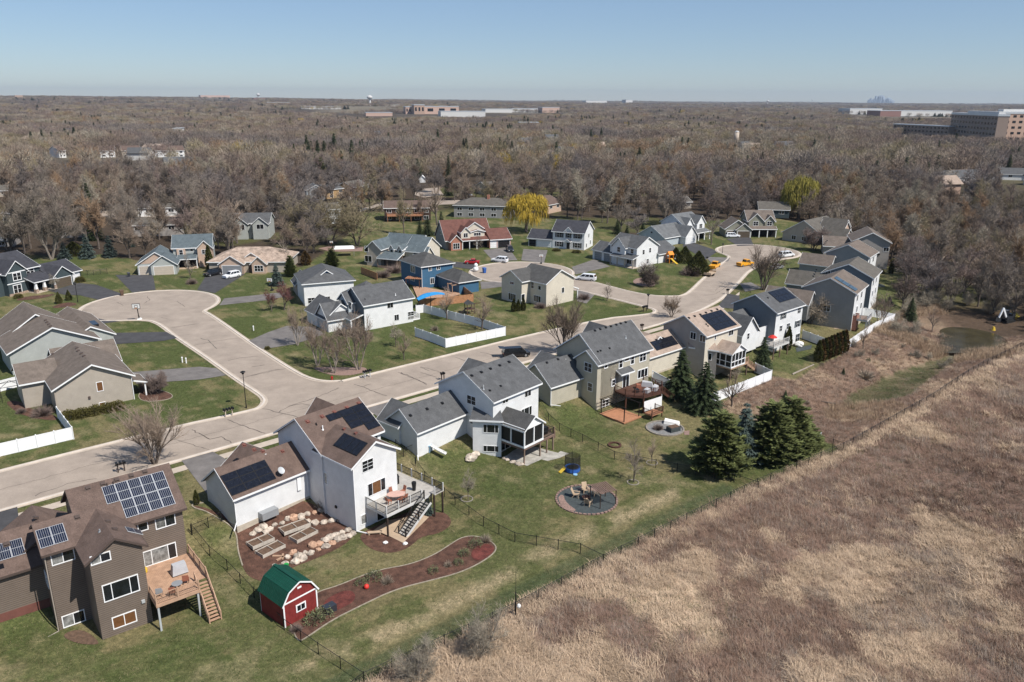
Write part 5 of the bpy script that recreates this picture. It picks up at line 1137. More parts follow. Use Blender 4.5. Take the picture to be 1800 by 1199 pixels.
def willow(seed,hh=12.,rad=6.5,n=5200):
    rn=random.Random(seed);T=MB();C=MB()
    T.tube((0,0,-.3),(0,0,hh*.3),.5,.4,8,cap=False);tips=[]
    for k in range(9):
        a=2*math.pi*k/9+rn.uniform(-.2,.2);q=Vector((math.cos(a)*rad*.5,math.sin(a)*rad*.5,hh*rn.uniform(.7,.85)));T.tube((0,0,hh*.28),q,.22,.07,5,cap=False)
    T.tube((0,0,hh*.28),(0,0,hh*.85),.25,.07,5,cap=False)
    cl=[]
    for k in range(34):
        d=rv(rn);d.z=rn.uniform(-.15,1);d.normalize();cl.append((Vector((d.x*rad*.68,d.y*rad*.68,hh*.6+d.z*hh*.3)),rn.uniform(.22,.36)*rad))
    for _ in range(n):
        c,r=cl[rn.randrange(len(cl))];d=rv(rn).normalized();p=c+d*r*rn.uniform(.5,1);L=rn.uniform(.6,2.0)*(1.4 if p.z<hh*.6 else .8)
        e=p+Vector((d.x*.35,d.y*.35,-L));w_=Vector((rn.uniform(-1,1),rn.uniform(-1,1),0)).normalized()*.05
        if e.z<.8:e.z=.8
        m=p.lerp(e,.5)+Vector((d.x*.12,d.y*.12,.1));C.add([p-w_,p+w_,m+w_,m-w_,e+w_*.5,e-w_*.5],[(0,1,2,3),(3,2,4,5)])
    return T,C
PROTO={};HID=bpy.data.collections.new('kinds')
def proto(key,name,TC,mt,mc,label,cat,group=None):
    T,C=TC
    r=bpy.data.objects.new(name,None);tag(r,label,cat,group)
    kids=[]
    for nm,B,m in(('trunk',T,mt),('crown',C,mc)):
        me=bpy.data.meshes.new(name+'_'+nm);me.from_pydata(B.v,[],B.f);me.materials.append(M[m]);me.update();kids.append((nm,me))
    PROTO[key]=(name,kids,max(v[2] for v in C.v),cat)
def plant(key,loc,h=None,rz=None,label=None,group=None,wide=1.,name=None,rn=random):
    nm,kids,ph,cat=PROTO[key]
    o=bpy.data.objects.new(name or nm,None);COL.objects.link(o);o.location=loc;s=(h or ph)/ph;o.scale=(s*wide,s*wide,s);o.rotation_euler=(0,0,rn.uniform(0,6.28) if rz is None else rz);o.empty_display_size=.2
    tag(o,label,cat,group)
    for n,me in kids:
        c=bpy.data.objects.new(n,me);COL.objects.link(c);c.parent=o
    TREES.append((loc[0],loc[1]))
    return o
TREES=[]
MT=['twig grey','twig brown','twig purple','twig olive','twig pale','twig tan','twig brown','twig dusk','twig orange','twig grey']
for k in range(10): proto('b%d'%k,'bare_tree',bare(11+k,12,.56+.07*(k%4),1,.12+.03*(k%3),.04,2.1,1.0),'bark',MT[k],None,'tree')
proto('multi','bare_tree',bare(40,9,.42,5,.12,.022,.5,.8),'bark','twig brown',None,'tree');proto('vase','bare_tree',bare(42,14,.6,4,.25,.034,1.7,1.),'pale bark','twig grey',None,'tree')
proto('birch','bare_tree',bare(45,8,.55,3,.25,.016,.3,.7),'pale bark','twig brown',None,'tree');proto('single','bare_tree',bare(47,7,.75,1,.25,.018,.45,.6),'bark','twig grey',None,'tree');proto('red','bare_tree',bare(49,7,.55,1,.2,.026,1.2,.7),'bark','twig red',None,'tree')
proto('pale','bare_tree',bare(51,5,.75,1,.25,.02,.7,.45),'bark','twig pale',None,'tree');proto('wide','bare_tree',bare(53,5,.8,3,.15,.018,.6,.7,.1),'bark','twig tan',None,'tree');proto('crooked','bare_tree',bare(57,9,.75,2,.3,.035,.9,.8,.08),'bark','twig olive',None,'tree')
proto('thin','bare_tree',bare(59,7,.6,1,.3,.015,.28,.6),'bark','twig brown',None,'tree');proto('darkwide','bare_tree',bare(61,4,.8,3,.1,.024,1.2,.6,.1),'bark','twig dark',None,'tree');proto('blossomtree','flowering_tree',bush(63,3.4,2.2,1500,.14),'bark','blossom',None,'tree');proto('purple','bare_tree',bare(65,4,.7,3,.1,.022,1.3,.55,.05),'bark','twig purple',None,'tree')
proto('bareshrub','bare_shrub',bare(67,4,.6,4,.1,.014,.35,.6),'pale bark','twig pale',None,'shrub')
proto('s0','spruce_tree',conifer(1,11,3.4,5200),'bark','needles dark',None,'tree');proto('s1','spruce_tree',conifer(2,11,3.6,5200,.32),'bark','needles dark',None,'tree');proto('sb','spruce_tree',conifer(3,6,2.2,3000,.15,.03),'bark','needles blue',None,'tree')
proto('st','spruce_tree',conifer(4,20,3.6,6500,.3,.03,.55),'bark','needles dark',None,'tree');proto('p0','pine_tree',conifer(5,9,4.4,7000,-.05,.03,.75,.55,.42),'bark','needles pine',None,'tree');proto('p1','pine_tree',conifer(6,10,3.9,7000,-.08,.03,.75,.55,.45),'bark','needles pine',None,'tree')
proto('arb','arborvitae',column(7,4,.7,1300),'bark','cedar green',None,'shrub');proto('arbr','arborvitae',column(8,4,.75,1300),'bark','cedar rust',None,'shrub');proto('round','cedar_bush',column(9,4.5,2.2,2600,.34,.75),'bark','cedar green',None,'shrub')
proto('box','round_bush',bush(10,1.25,1.05,1500,.13),'bark','box green',None,'shrub');proto('dormant','dormant_bush',bush(12,1.6,1.5,1500,.2,True),'bark','twig purple',None,'shrub');proto('sagebush','shrub',bush(14,1.3,1.1,420,.13),'bark','sage leaf',None,'shrub');proto('stick','dormant_bush',bush(16,1.4,1.0,500,.2,True),'bark','twig tan',None,'shrub')
proto('w0','willow_tree',willow(1),'bark','willow gold',None,'tree');proto('w1','willow_tree',willow(2,12,6.),'bark','willow lime',None,'tree')
NB=[0]
def T_(key,px,py,top,label,wide=1.,group=None,z=None):
    b=G('o',px,py) if z is None else Vector(PZ('o',px,py,z))
    h=hfor(b,top)
    if PROTO[key][0]=='bare_tree':NB[0]+=1
    return plant(key,b,h,None,label,group,wide,rn=RP)
RP=random.Random(5)
for a in (
 ('multi',272,815,696,'big many stemmed bare tree between the street and the taupe house',1.15),
 ('multi',993,623,512,'tall many stemmed bare tree behind the black minivan',.9),
 ('multi',1180,558,515,'bare tree rising behind the tan roofed house near the street junction',1.1),
 ('multi',1342,510,420,'large bare maple beside the upper street left of the grey houses',1.),
 ('wide',1424,570,505,'wide bare tree in the gap before the house with blue tinted solar array',1.),
 ('birch',558,643,552,'leftmost of the bare birches on the corner lawn',.95),('birch',588,656,560,'middle bare birch in the mulch ring on the corner lawn',.8),('birch',630,650,540,'rightmost bare birch in the mulch ring on the corner lawn',1.),
 ('birch',523,607,528,'bare tree beside the grey driveway of the vinyl fenced house',.8),('red',500,545,490,'reddish budding tree left of the white hip roofed house',1.1),('red',478,548,505,'smaller reddish budding tree near the narrow driveway',1.),
 ('pale',696,610,564,'small pale budding tree before the white wall of the corner house',1.),('thin',710,632,580,'very thin bare sapling right of the small pale budding tree',1.),
 ('thin',786,562,500,'slim bare tree inside the white vinyl fence',1.1),('thin',847,580,512,'slim bare tree at the far right inside corner of the white vinyl fence',1.2),
 ('single',1067,529,492,'small round bare tree on the lawn before the cream house',1.),('darkwide',1140,503,460,'dark spreading bare tree in a stone ring on the lawn',1.),
 ('single',1250,430,360,'bare tree on the lawn by the upper cul-de-sac entrance',.9),('thin',1286,716,648,'slender bare tree outside the white fence of the sunroom house',1.2),
 ('bareshrub',1284,664,632,'large pale bare shrub below the sunroom',1.3),
 ('single',1114,847,765,'round bare tree inside a stone ring by the inner chain link fence',.9),('thin',1146,814,766,'thin bare sapling near the round paved garden',.8),
 ('pale',823,880,820,'small pale budding tree on the lawn behind the screened porch house',.8),
 ('bareshrub',848,1148,1062,'big bare shrub tree at the edge of the brown field',1.1),('bareshrub',735,1195,1118,'grey bare shrub at the bottom of the field fence',1.2),
 ('thin',1517,613,568,'thin bare tree outside the bend of the long white fence',1.),('birch',1546,575,508,'tall bare tree rising behind the long white fence',.9),('thin',1638,584,538,'leaning bare sapling beside the pond reeds',1.),
 ('purple',280,692,648,'purple twigged spreading tree beside the beige corner house',1.),('pale',97,512,478,'small bare tree before the charcoal house garage',1.),('single',335,490,440,'bare tree before the porch of the blue grey roofed house',.9),
 ('single',503,470,418,'bare tree in front of the cedar hip roofed house',1.1),('vase',91,456,322,'huge many trunked bare tree at the left beside the blue spruces',1.),
 ('vase',225,424,318,'tall vase shaped bare tree left behind the blue grey roofed house',.8),('vase',335,412,308,'tall vase shaped bare tree right behind the blue grey roofed house',.85),('b0',290,412,318,'bare tree between the two tall vase shaped trees',.8),
 ('thin',417,428,345,'slim bare tree before the pale green gabled house',1.4),('b2',388,422,305,'bare tree left of the pale green gabled house',.8),('b5',496,386,300,'broad bare tree behind the pale green gabled house',1.),
 ('crooked',547,432,338,'crooked bare tree left of the white balconied house',1.2),('crooked',580,432,336,'crooked bare tree before the white balconied house',1.2),('crooked',628,432,340,'crooked bare tree right of the white balconied house',1.3),
 ('b3',710,412,320,'tall thin crowned tree before the dark brown house deck',.6),('b6',741,388,335,'bare tree at the right end of the orange deck',.9),('thin',768,395,318,'sparse tall bare tree right of the orange deck',1.2),
 ('b1',997,384,300,'leaning bare tree right of the yellow willow',.9),('b4',1015,386,305,'bare tree behind the white colonial house',.9),('single',841,441,410,'bare tree before the porch of the red brown roofed house',1.1),
 ('purple',1430,440,395,'reddish purple bush tree before the cream gabled house by the upper cul-de-sac',1.3),('vase',1605,487,408,'tall bare tree right of the greige gabled house',.8),
 ('red',1470,415,385,'red twigged bush tree close to the cream gables',1.4),
): T_(*a)
for o_ in list(COL.objects):
    if o_.get('label','') in('purple twigged spreading tree beside the beige corner house',): pass
for a in (
 ('s0',1195,698,612,'dark spruce at the end of the white fence, the left one of a pair',1.3),('s1',1236,722,634,'dark spruce at the end of the white fence, the right one of a pair',1.3),('s0',1339,648,590,'dark spruce beside the gabled garage wing of the tall white house',1.1),
 ('p0',1261,828,722,'broad bushy pine, the large leftmost of the pine clump',1.),('sb',1304,808,706,'blue green spruce standing inside the pine clump',.9),('s0',1328,803,733,'dark small spruce between the pines',1.),('p1',1352,808,706,'tall bushy pine in the middle of the pine clump',1.15),('p1',1385,797,698,'tallest bushy pine at the right of the clump',1.1),('p0',1416,790,742,'low bushy pine at the right end of the clump',1.25),
 ('s1',1599,564,522,'single dark spruce beside the brown bank right of the lawn',1.1),('st',165,422,318,'very tall spruce at the left among bare trees',.95),
 ('sb',114,456,424,'leftmost blue spruce behind the charcoal house',1.1),('sb',155,454,411,'middle blue spruce behind the charcoal house',.95),('sb',194,452,413,'rightmost blue spruce behind the charcoal house',1.),('sb',232,434,417,'tiny blue spruce behind the three car garage',1.),('sb',342,437,414,'blue spruce at the right of the blue grey roofed house',1.),
 ('sb',487,502,462,'blue spruce next to the basketball hoop on the lawn',.95),('p1',511,486,449,'green pine behind the blue spruce on the lawn',.8),('p0',584,468,436,'broad dark pine behind the white hip roofed house',.9),
 ('st',789,344,266,'very tall narrow spruce in the centre of the woods',.75),('st',677,317,272,'tall spruce behind the olive stepped roof house',.8),('st',668,318,284,'shorter spruce next to the tall spruce in the woods',.8),('p0',562,327,276,'large dark pine above the blue grey roofed house',.9),
 ('s1',752,414,378,'dark spruce left of the red brown roofed house',1.1),('s0',776,411,370,'dark spruce touching the red brown roofed house',1.),('s0',738,415,388,'smaller dark spruce near the beige house roofs',1.1),('s0',812,378,354,'dark spruce before the long hip roofed ranch house',1.),
 ('s1',1085,411,384,'dark spruce right of the white colonial house',1.2),('s0',1102,411,393,'small dark spruce right beside the colonial spruce',1.),('s0',1130,403,388,'small dark spruce by the white dormer house',1.2),
 ('s0',1482,658,645,'tiny young spruce on the brown bank',1.),('s0',1380,700,685,'tiny dwarf spruce below the white fence corner',1.2),('sb',752,903,870,'small young spruce below the grey deck',.8)): T_(*a)
for i,(x,y,t) in enumerate(((903,548,525),(911,547,526),(920,546,523))): T_('arb',x,y,t,'one of three cedars before the cream house, '+('left one','middle one','right one')[i],1.1,'three cedars before the cream house')
T_('arb',1375,612,575,'slim cedar at the white wall, left of two',.9);T_('arb',1384,615,573,'slim cedar at the white wall, right of two',.9)
for i in range(10):
    t=i/9;T_('arbr' if i%2 else 'arb',1437+46*t,636-17*t,597-19*t,'tall clipped cedar in the rusty green hedge row beside the white fence',1.05,'cedars of the hedge row beside the white fence')
T_('arb',1566,481,456,'dark cedar at the right corner of the greige house',1.);T_('arb',369,473,430,'narrow cedar left of the cedar roofed house',.9);T_('arbr',538,466,440,'yellowish cedar right of the cedar roofed house',1.8)
for a in((1187,460,434,'dark round cedar left beside the orange slide',1.),(1203,462,432,'round cedar behind the swing set',1.),(1226,482,440,'big olive round cedar at the right of the play area',1.)): T_('round',*a)
T_('round',131,449,424,'dark mounded cedar between the blue spruces',1.6)
T_('blossomtree',1136,478,455,'white flowering bush at the porch of the white house');T_('dormant',1215,483,462,'dark purple twigged bush before the round cedars',1.2)
T_('w0',925,408,337,'weeping willow with golden yellow hanging twigs',1.18);T_('w1',1403,385,305,'yellow green willow at the edge of the woods',1.)
for i,(x,y) in enumerate(((490,862),(580,848),(670,828),(757,812),(825,797))):
    px,py=pix('y2',x,y);plant('box',G('o',px,py),1.5,None,'clipped round bush along the beige wall, %s from the white fence'%('first','second','third','fourth','fifth')[i],'clipped bushes along the beige wall')
for key,z,x,y,h,l,wd in(('dormant','y2',300,838,2.0,'dark brown dormant bush beside the beige house bump out',1.),('dormant','y2',150,822,1.0,'low brown bush at the corner of the beige house',1.),('dormant','y2',1040,660,2.4,'rusty dormant bush at the porch of the beige house',.9),
 ('round','y1',480,800,2.8,'olive leafy bush before the charcoal house lawn, left one',.6),('round','y1',560,775,2.6,'olive leafy bush before the charcoal house lawn, right one',.6),('dormant','y1',1555,640,1.8,'brown dormant bush on the lawn by the cedar roofed house',1.),('box','y1',650,625,1.6,'dark bush at the white garage door of the charcoal house',1.),
 ('box','y1',150,755,1.1,'low green bush at the stone skirt of the charcoal house',1.2),('box','z8',335,262,1.0,'low dark hedge bush left of the colonial front door',1.6),('box','z8',485,275,1.0,'low dark hedge bush right of the colonial front door',1.8),('dormant','z8',540,625,2.0,'dark dormant bush at the porch of the cream house',1.),('dormant','z8',210,690,1.6,'brown dormant bush before the cream house wall',1.1),
 ('box','x1',985,585,1.2,'green bush at the foot of the greige gable, left one',1.1),('box','x1',1020,592,1.2,'green bush at the foot of the greige gable, middle one',1.1),('box','x1',1045,600,1.2,'green bush at the foot of the greige gable, right one',1.1),
 ('sagebush','y5',725,975,1.0,'low green juniper in the birch mulch ring',1.2),('stick','y5',850,645,2.4,'leafless hedge bush before the porch of the corner house, left one',1.1),('stick','y5',960,650,2.6,'leafless hedge bush before the porch of the corner house, right one',1.1),('box','y5',200,770,.7,'small boxwood at the driveway mouth',1.),
 ('dormant','y4',350,520,2.6,'tangled brown bush behind the white house with grey roof',1.4),('dormant','y4',250,560,2.2,'second tangled brown bush near the cedar fence',1.4),('stick','y4',690,1010,1.4,'pale twiggy shrub on the fenced lawn',1.2),
 ('sagebush','z3',600,800,1.7,'grey green shrub against the red shed, front one',1.1),('sagebush','z3',655,775,1.7,'grey green shrub against the red shed, right one',1.),('dormant','z3',485,860,.8,'low dormant plant at the shed corner',1.),
 ('sagebush','z3',880,580,1.2,'grey green shrub in the mulch island, leftmost',1.),('sagebush','z3',960,545,1.5,'grey green shrub in the mulch island beside the leftmost',1.1),('stick','z3',1040,570,1.2,'twiggy shrub in the mulch island near the red ball',1.),('sagebush','z3',1320,505,1.2,'grey green shrub in the middle of the mulch island',.9),('stick','z3',1410,470,.9,'twiggy shrub in the right half of the mulch island',.9),('sagebush','z3',1475,455,1.1,'grey green shrub in the right half of the mulch island',.9),('sagebush','z3',1510,400,1.3,'grey green shrub near the red mulch end',.9),('sagebush','z3',1575,345,1.5,'dark shrub at the top of the mulch island',1.),('stick','z3',1640,320,1.3,'twiggy shrub at the upper tip of the mulch island',1.),
 ('stick','z2',870,830,1.8,'bare twiggy bush at the house wall above the boulders',.9),('stick','z2',930,850,1.5,'second bare twiggy bush at the wall above the boulders',.9),('arb','z2',92,800,1.9,'tiny cedar at the garage corner',1.),
 ('sagebush','x5',660,580,1.0,'small dark bush on the brown bank',.8),('stick','x5',640,690,2.2,'grey twiggy bush on the brown bank',1.5),('stick','x5',255,862,1.1,'brown weed clump on the brown bank above the pines',1.),('dormant','w4',950,1010,1.1,'dry brown plant mound in the round paved garden',1.),('box','w9',1590,240,1.6,'yellow flowering forsythia behind the dark cedar',1.)):
    px,py=pix(z,x,y);plant(key,G('o',px,py),h*(.72 if key=='sagebush' else 1),None,l,None,wd,rn=RP)
# ------------------------------------------------------------------ woods: nearest trees one by one, the rest as one mass
HS=[(o.location.x,o.location.y) for o in COL.objects if o.name.startswith('house') and o.parent is None]
LAWNP=LAWN
def cand(r0,r1,sp,seed,lim=38):
    rg=np.random.default_rng(seed);n=int(2*r1/sp)+2
    gx,gy=np.meshgrid(np.arange(-n//2,n//2)*sp,np.arange(0,n)*sp)
    x=(gx+rg.uniform(-.48,.48,gx.shape)*sp).ravel();y=(gy+rg.uniform(-.48,.48,gx.shape)*sp).ravel()
    r=np.hypot(x,y);az=np.degrees(np.arctan2(x,y));m=(r>r0)&(r<=r1)&(np.abs(az)<lim);return x[m],y[m],rg
OPENP=[[(p.x,p.y) for p in gp('o',q,0)] for q in ([(560,380),(740,375),(780,400),(620,425),(560,440)],[(0,350),(60,350),(60,470),(0,470)],[(400,300),(470,300),(480,360),(400,380)],[(640,300),(1000,300),(1000,400),(640,400)],[(1100,360),(1250,355),(1250,420),(1060,420)],[(60,400),(140,375),(330,360),(330,440),(180,450)])]
ROADSO=[(p[0],p[1]) for q in () for p in q]
x,y,rg=cand(200,470,6.6,3)
r=np.hypot(x,y);lawn=inpoly(x,y,LAWNP);bank=inpoly(x,y,BANK);u_=x*math.cos(YAW)+y*math.sin(YAW);v_=-x*math.sin(YAW)+y*math.cos(YAW)
keep=~lawn&~(bank&(y<188))&~((v_<vf(u_)+2)&(sdist(x,y)>0)&(u_<330)&(r<300))
for hx,hy in HS: keep&=np.hypot(x-hx,y-hy)>10.5
for hx,hy in TREES: keep&=np.hypot(x-hx,y-hy)>2.5
keep&=~((np.hypot(x-106,y-176)<13)|((y<176)&(np.hypot(x-106,y-176)<30)))
op=np.zeros(len(x),bool)
for q in OPENP: op|=inpoly(x,y,q)
pr=rg.uniform(0,1,len(x));keep&=~(op&(pr<.84));keep&=~((x<70)&(r<350)&(pr<.55))
# nothing may stand in the sight line of the houses that the photograph shows clear
HP=[]
for hx,hy in HS: HP.append((math.atan2(hx,hy),math.hypot(hx,hy)))
az=np.arctan2(x,y)
for ha,hr in HP:
    if hr>225: keep&=~((np.abs(az-ha)<8.5/hr)&(r<hr)&(r>(hr-30 if hr<260 else (hr-62 if hr<450 else hr*.68)))&(pr<(.84 if hr<450 else .95)))
X=x[keep];Y=y[keep];R=np.hypot(X,Y);o=np.argsort(R);X=X[o];Y=Y[o];R=R[o]
NI=298-NB[0];Z_=height(X,Y)
zone=lambda x,y:('bare tree of the woods behind the grey house row and pond' if x>72 else 'bare tree between the older houses behind the neighbourhood') 
kd=np.clip((fbm(X*.03,Y*.03,44,3)*1.9-.45)*10+rg.normal(0,1.6,len(X)),0,9.99).astype(int);kd=np.array([7,0,2,6,9,1,8,5,3,4])[kd];hs=rg.uniform(10.5,18.5,len(X))*np.where(X>72,.85,1)
for i in range(NI):
    g=zone(X[i],Y[i]);plant('b%d'%kd[i],(X[i],Y[i],Z_[i]),hs[i],None,g,g.replace('bare tree','bare trees'),rg.uniform(.85,1.15),rn=RP)
def instancer(name,pts,rot,scl,idx,coll,label,cat):
    me=bpy.data.meshes.new(name);me.vertices.add(len(pts));me.vertices.foreach_set('co',np.asarray(pts,np.float32).ravel())
    for nm,t,arr in(('rot','FLOAT_VECTOR',rot),('scl','FLOAT_VECTOR',scl),('kid','INT',idx)):
        a=me.attributes.new(nm,t,'POINT');a.data.foreach_set('vector' if t=='FLOAT_VECTOR' else 'value',np.asarray(arr,np.float32 if t!='INT' else np.int32).ravel())
    o=put(name,me);tag(o,label,cat,kind='stuff')
    ng=bpy.data.node_groups.new(name,'GeometryNodeTree');ng.interface.new_socket('Geometry',in_out='INPUT',socket_type='NodeSocketGeometry');ng.interface.new_socket('Geometry',in_out='OUTPUT',socket_type='NodeSocketGeometry')
    gi=ng.nodes.new('NodeGroupInput');go=ng.nodes.new('NodeGroupOutput');ip=ng.nodes.new('GeometryNodeInstanceOnPoints');ci=ng.nodes.new('GeometryNodeCollectionInfo')
    ci.inputs['Collection'].default_value=coll;ci.inputs['Separate Children'].default_value=True;ci.inputs['Reset Children'].default_value=True
    def att(n,t):
        a=ng.nodes.new('GeometryNodeInputNamedAttribute');a.data_type=t;a.inputs['Name'].default_value=n;return a.outputs['Attribute']
    L=ng.links.new;L(gi.outputs[0],ip.inputs['Points']);L(ci.outputs[0],ip.inputs['Instance']);ip.inputs['Pick Instance'].default_value=True
    L(att('kid','INT'),ip.inputs['Instance Index']);L(att('scl','FLOAT_VECTOR'),ip.inputs['Scale'])
    er=ng.nodes.new('FunctionNodeEulerToRotation');L(att('rot','FLOAT_VECTOR'),er.inputs[0]);L(er.outputs[0],ip.inputs['Rotation']);L(ip.outputs[0],go.inputs[0])
    md=o.modifiers.new('spread','NODES');md.node_group=ng;return o
def kinds(name,lst):
    c=bpy.data.collections.new(name)
    for k,(nm,B,ms) in enumerate(lst):
        me=bpy.data.meshes.new(nm);me.from_pydata(B.v,[],B.f)
        for m in ms: me.materials.append(M[m])
        if len(ms)>1: me.polygons.foreach_set('material_index',B.m)
        me.update();c.objects.link(bpy.data.objects.new('%s %02d'%(name,k),me))
    return c
def joined(T,C):
    B=MB();B.add(T.v,T.f);B.cm=1;B.add(C.v,C.f);return B
cn=kinds('woods kind',[('t',joined(*bare(11+k,12,.56+.07*(k%4),1,.12+.03*(k%3),.045,2.1,1.0)),['bark',MT[k]]) for k in range(10)])
n=len(X)-NI;print('woods near',len(X),'individual',NI,'named bare',NB[0])
Pn=np.stack([X[NI:],Y[NI:],Z_[NI:]],1);s_=hs[NI:,None]/12*np.stack([rg.uniform(.85,1.15,n)]*2+[np.ones(n)],1)
instancer('woods',Pn,np.stack([np.zeros(n),np.zeros(n),rg.uniform(0,6.28,n)],1),s_,np.minimum(kd[NI:],9),cn,'leafless grey brown woods reaching back behind the houses','woods')
CLEAR=[]
for z,x,y,rd in (('x4',1400,350,40),('x4',1500,352,45),('x4',1600,358,45),('x4',1700,365,45),('x4',1800,370,50),('x4',1180,335,30),('x4',1300,335,30),('x3',400,222,150),('x3',500,222,150),('x3',600,230,150),('x3',700,230,140),('x3',820,212,170),('x3',960,206,170),('x3',1100,208,170),('x3',200,232,110),('x4',960,214,120),('x4',1100,225,120),('x4',1250,225,120),('x4',1380,225,120),('x2',1130,156,260),('x2',1700,202,150),('x4',282,362,22),('x4',282,372,24),('x4',282,384,26),('x2',107,166,120),('x3',152,190,120)):
    p=PZ(z,x,y,0);CLEAR.append((p[0],p[1],rd));
    for dy,k in((4,1.),(9,.9),(15,.7),(22,.5)): q=PZ(z,x,y+dy,0);CLEAR.append((q[0],q[1],rd*k))
FARH=[];rf=random.Random(17)
for i in range(75):
    a=math.radians(rf.uniform(-33,34));rr=rf.uniform(430,1500)**1.0;FARH.append((rr*math.sin(a),rr*math.cos(a),rf.uniform(10,17),rf.uniform(-.6,.6)))
for hx,hy,hw,hd in FARH:
    L_=math.hypot(hx,hy)
    for k in(0,.05,.10,.15): CLEAR.append((hx*(1-k)+5*(k==0),hy*(1-k)+4*(k==0),hw*(1.0 if k==0 else .62)))
# distant woods: coarser trees
FARK=[]
for k in range(9):
    rn=random.Random(80+k);B=MB()
    B.tube((0,0,-1),(0,0,7),.3,.12,5,cap=False);B.cm=1
    for _ in range(520):
        d=rv(rn);d.normalize();rr=rn.random()**.4;p=Vector((d.x*4.6*rr,d.y*4.6*rr,7.6+d.z*4.6*rr));dd=(Vector((d.x*.6,d.y*.6,.7))+rv(rn,.5)).normalized();l=rn.uniform(.9,2.1);w_=dd.cross(rv(rn)).normalized()*rn.uniform(.05,.11);q=p-dd*l*.4
        B.add([q-w_,q+w_,p+dd*l*.6],[(0,1,2)])
    FARK.append(('f',B,['bark',MT[k]]))
for k in range(2):
    T,C=conifer(90+k,13,2.6,1300,.3,.05,.9);FARK.append(('f',joined(T,C),['bark','needles dark']))
rn=random.Random(99);B=MB();B.tube((0,0,-1),(0,0,6),.3,.1,5,cap=False);B.cm=1
for _ in range(520):
    d=rv(rn).normalized();rr=rn.random()**.4;p=Vector((d.x*4.6*rr,d.y*4.6*rr,6.6+d.z*4.2*rr));l=rn.uniform(.8,1.8);w_=Vector((rn.uniform(-.12,.12),rn.uniform(-.12,.12),0));B.add([p-w_,p+w_,p+Vector((0,0,-l))+rv(rn,.4)],[(0,1,2)])
FARK.append(('f',B,['bark','willow gold']))
cf=kinds('far tree kind',FARK)
pts=[];sc=[];ix=[]
for r0,r1,sp,s0 in((470,900,7.5,1.12),(900,1700,12,1.5),(1700,3200,21,2.1),(3200,6500,38,3.),(6500,12500,75,5.)):
    x,y,rg=cand(r0,r1,sp,int(r0));r=np.hypot(x,y);f=fbm(x*.0045+3,y*.0045,55,3)
    th=np.where(r<1300,.72,.57);k=f<th;q0=rg.uniform(0,1,len(x))
    for (cx,cy,rad) in CLEAR : k&=np.hypot(x-cx,y-cy)>rad
    for hx,hy in HS: k&=~((np.abs(np.arctan2(x,y)-math.atan2(hx,hy))<11/math.hypot(hx,hy))&(r<math.hypot(hx,hy)+12)&(r>math.hypot(hx,hy)*.66)&(q0<.96))
    x,y=x[k],y[k];m=len(x);pts.append(np.stack([x,y,height(x,y)-.5],1));b=s0*rg.uniform(.75,1.2,m);
    q=rg.uniform(0,1,m);cl=fbm(x*.012,y*.012,71,2);cA=fbm(x*.011,y*.011,41,3);cB=fbm(x*.017+9,y*.017,43,3);a=np.clip((cA*1.9-.5+cB*.35)*9+rg.normal(0,.9,m),0,8.99).astype(int);a=np.array([7,0,2,6,1,5,3,4,8])[a];b=b*np.clip(.55+cB*.95,.7,1.35);a=np.where((q<.02)|((cl>.575)&(q<.4)),9+rg.integers(0,2,m),a);a=np.where((q>.993),11,a);ix.append(a);zs=np.minimum(b,1.5 if s0<1.2 else 1.0)*rg.uniform(.8,1.2,m);sc.append(np.stack([b,b,zs],1))
pts=np.concatenate(pts);sc=np.concatenate(sc);ix=np.concatenate(ix);m=len(pts);print('far trees',m)
instancer('distant_woods',pts,np.stack([np.zeros(m),np.zeros(m),np.random.default_rng(1).uniform(0,6.28,m)],1),sc,ix,cf,'vast leafless woods stretching to the horizon with scattered evergreens','woods')
# scrub round the pond and along the gully
rq=random.Random(77)
for i in range(58):
    a=rq.uniform(-.5,3.7);rr=rq.uniform(11.5,24);px_,py_=106+rr*1.15*math.cos(a),177+rr*math.sin(a)
    if i>33: px_,py_=rq.uniform(60,104),rq.uniform(122,172)
    if i>33 and not (inpoly(np.array([px_]),np.array([py_]),BANK)[0]): continue
    if inpoly(np.array([px_]),np.array([py_]),LAWN)[0]: continue
    plant(rq.choice(('bareshrub','purple2','bareshrub')) if False else 'bareshrub',(px_,py_,H1(px_,py_)),rq.uniform(2.2,4.6) if i<34 else rq.uniform(.9,1.9),None,'leafless scrub bush round the pond hollow' if i<34 else 'low leafless scrub bush on the brown bank above the pond','scrub bushes round the pond' if i<34 else 'scrub bushes on the brown bank',rq.uniform(1.0,1.5),name='bare_shrub',rn=rq)
# ------------------------------------------------------------------ dry grass of the field and the bank
for nm,c,c2 in(('straw',(.55,.415,.292),(.40,.29,.195)),('brown stems',(.172,.108,.077),(.30,.198,.146)),('grey stems',(.25,.20,.16),(.38,.31,.25)),('reed',(.46,.35,.24),(.36,.25,.17)),('green blade',(.075,.095,.035),(.14,.13,.06))):
    mat(nm,c,.85,0,.25,spec=.1,c2=c2,objv=.25)
def tuft(seed,n,hh,lean,w,sp):
    rn=random.Random(seed);B=MB();ang=0.
    for _ in range(n):
        p=Vector((rn.gauss(0,sp),rn.gauss(0,sp),-.03));a=ang+rn.gauss(0,1.0);l=hh*rn.uniform(.5,1.2);le=lean*rn.uniform(.3,1.3)
        d1=Vector((math.cos(a)*le*.6,math.sin(a)*le*.6,1)).normalized();d2=Vector((math.cos(a)*le*1.6,math.sin(a)*le*1.6,.75)).normalized();s_=Vector((-math.sin(a),math.cos(a),0)).normalized()*w
        m_=p+d1*l*.5;e=m_+d2*l*.5;B.add([p-s_,p+s_,m_+s_*.7,m_-s_*.7,e],[(0,1,2,3),(3,2,4)])
    return B
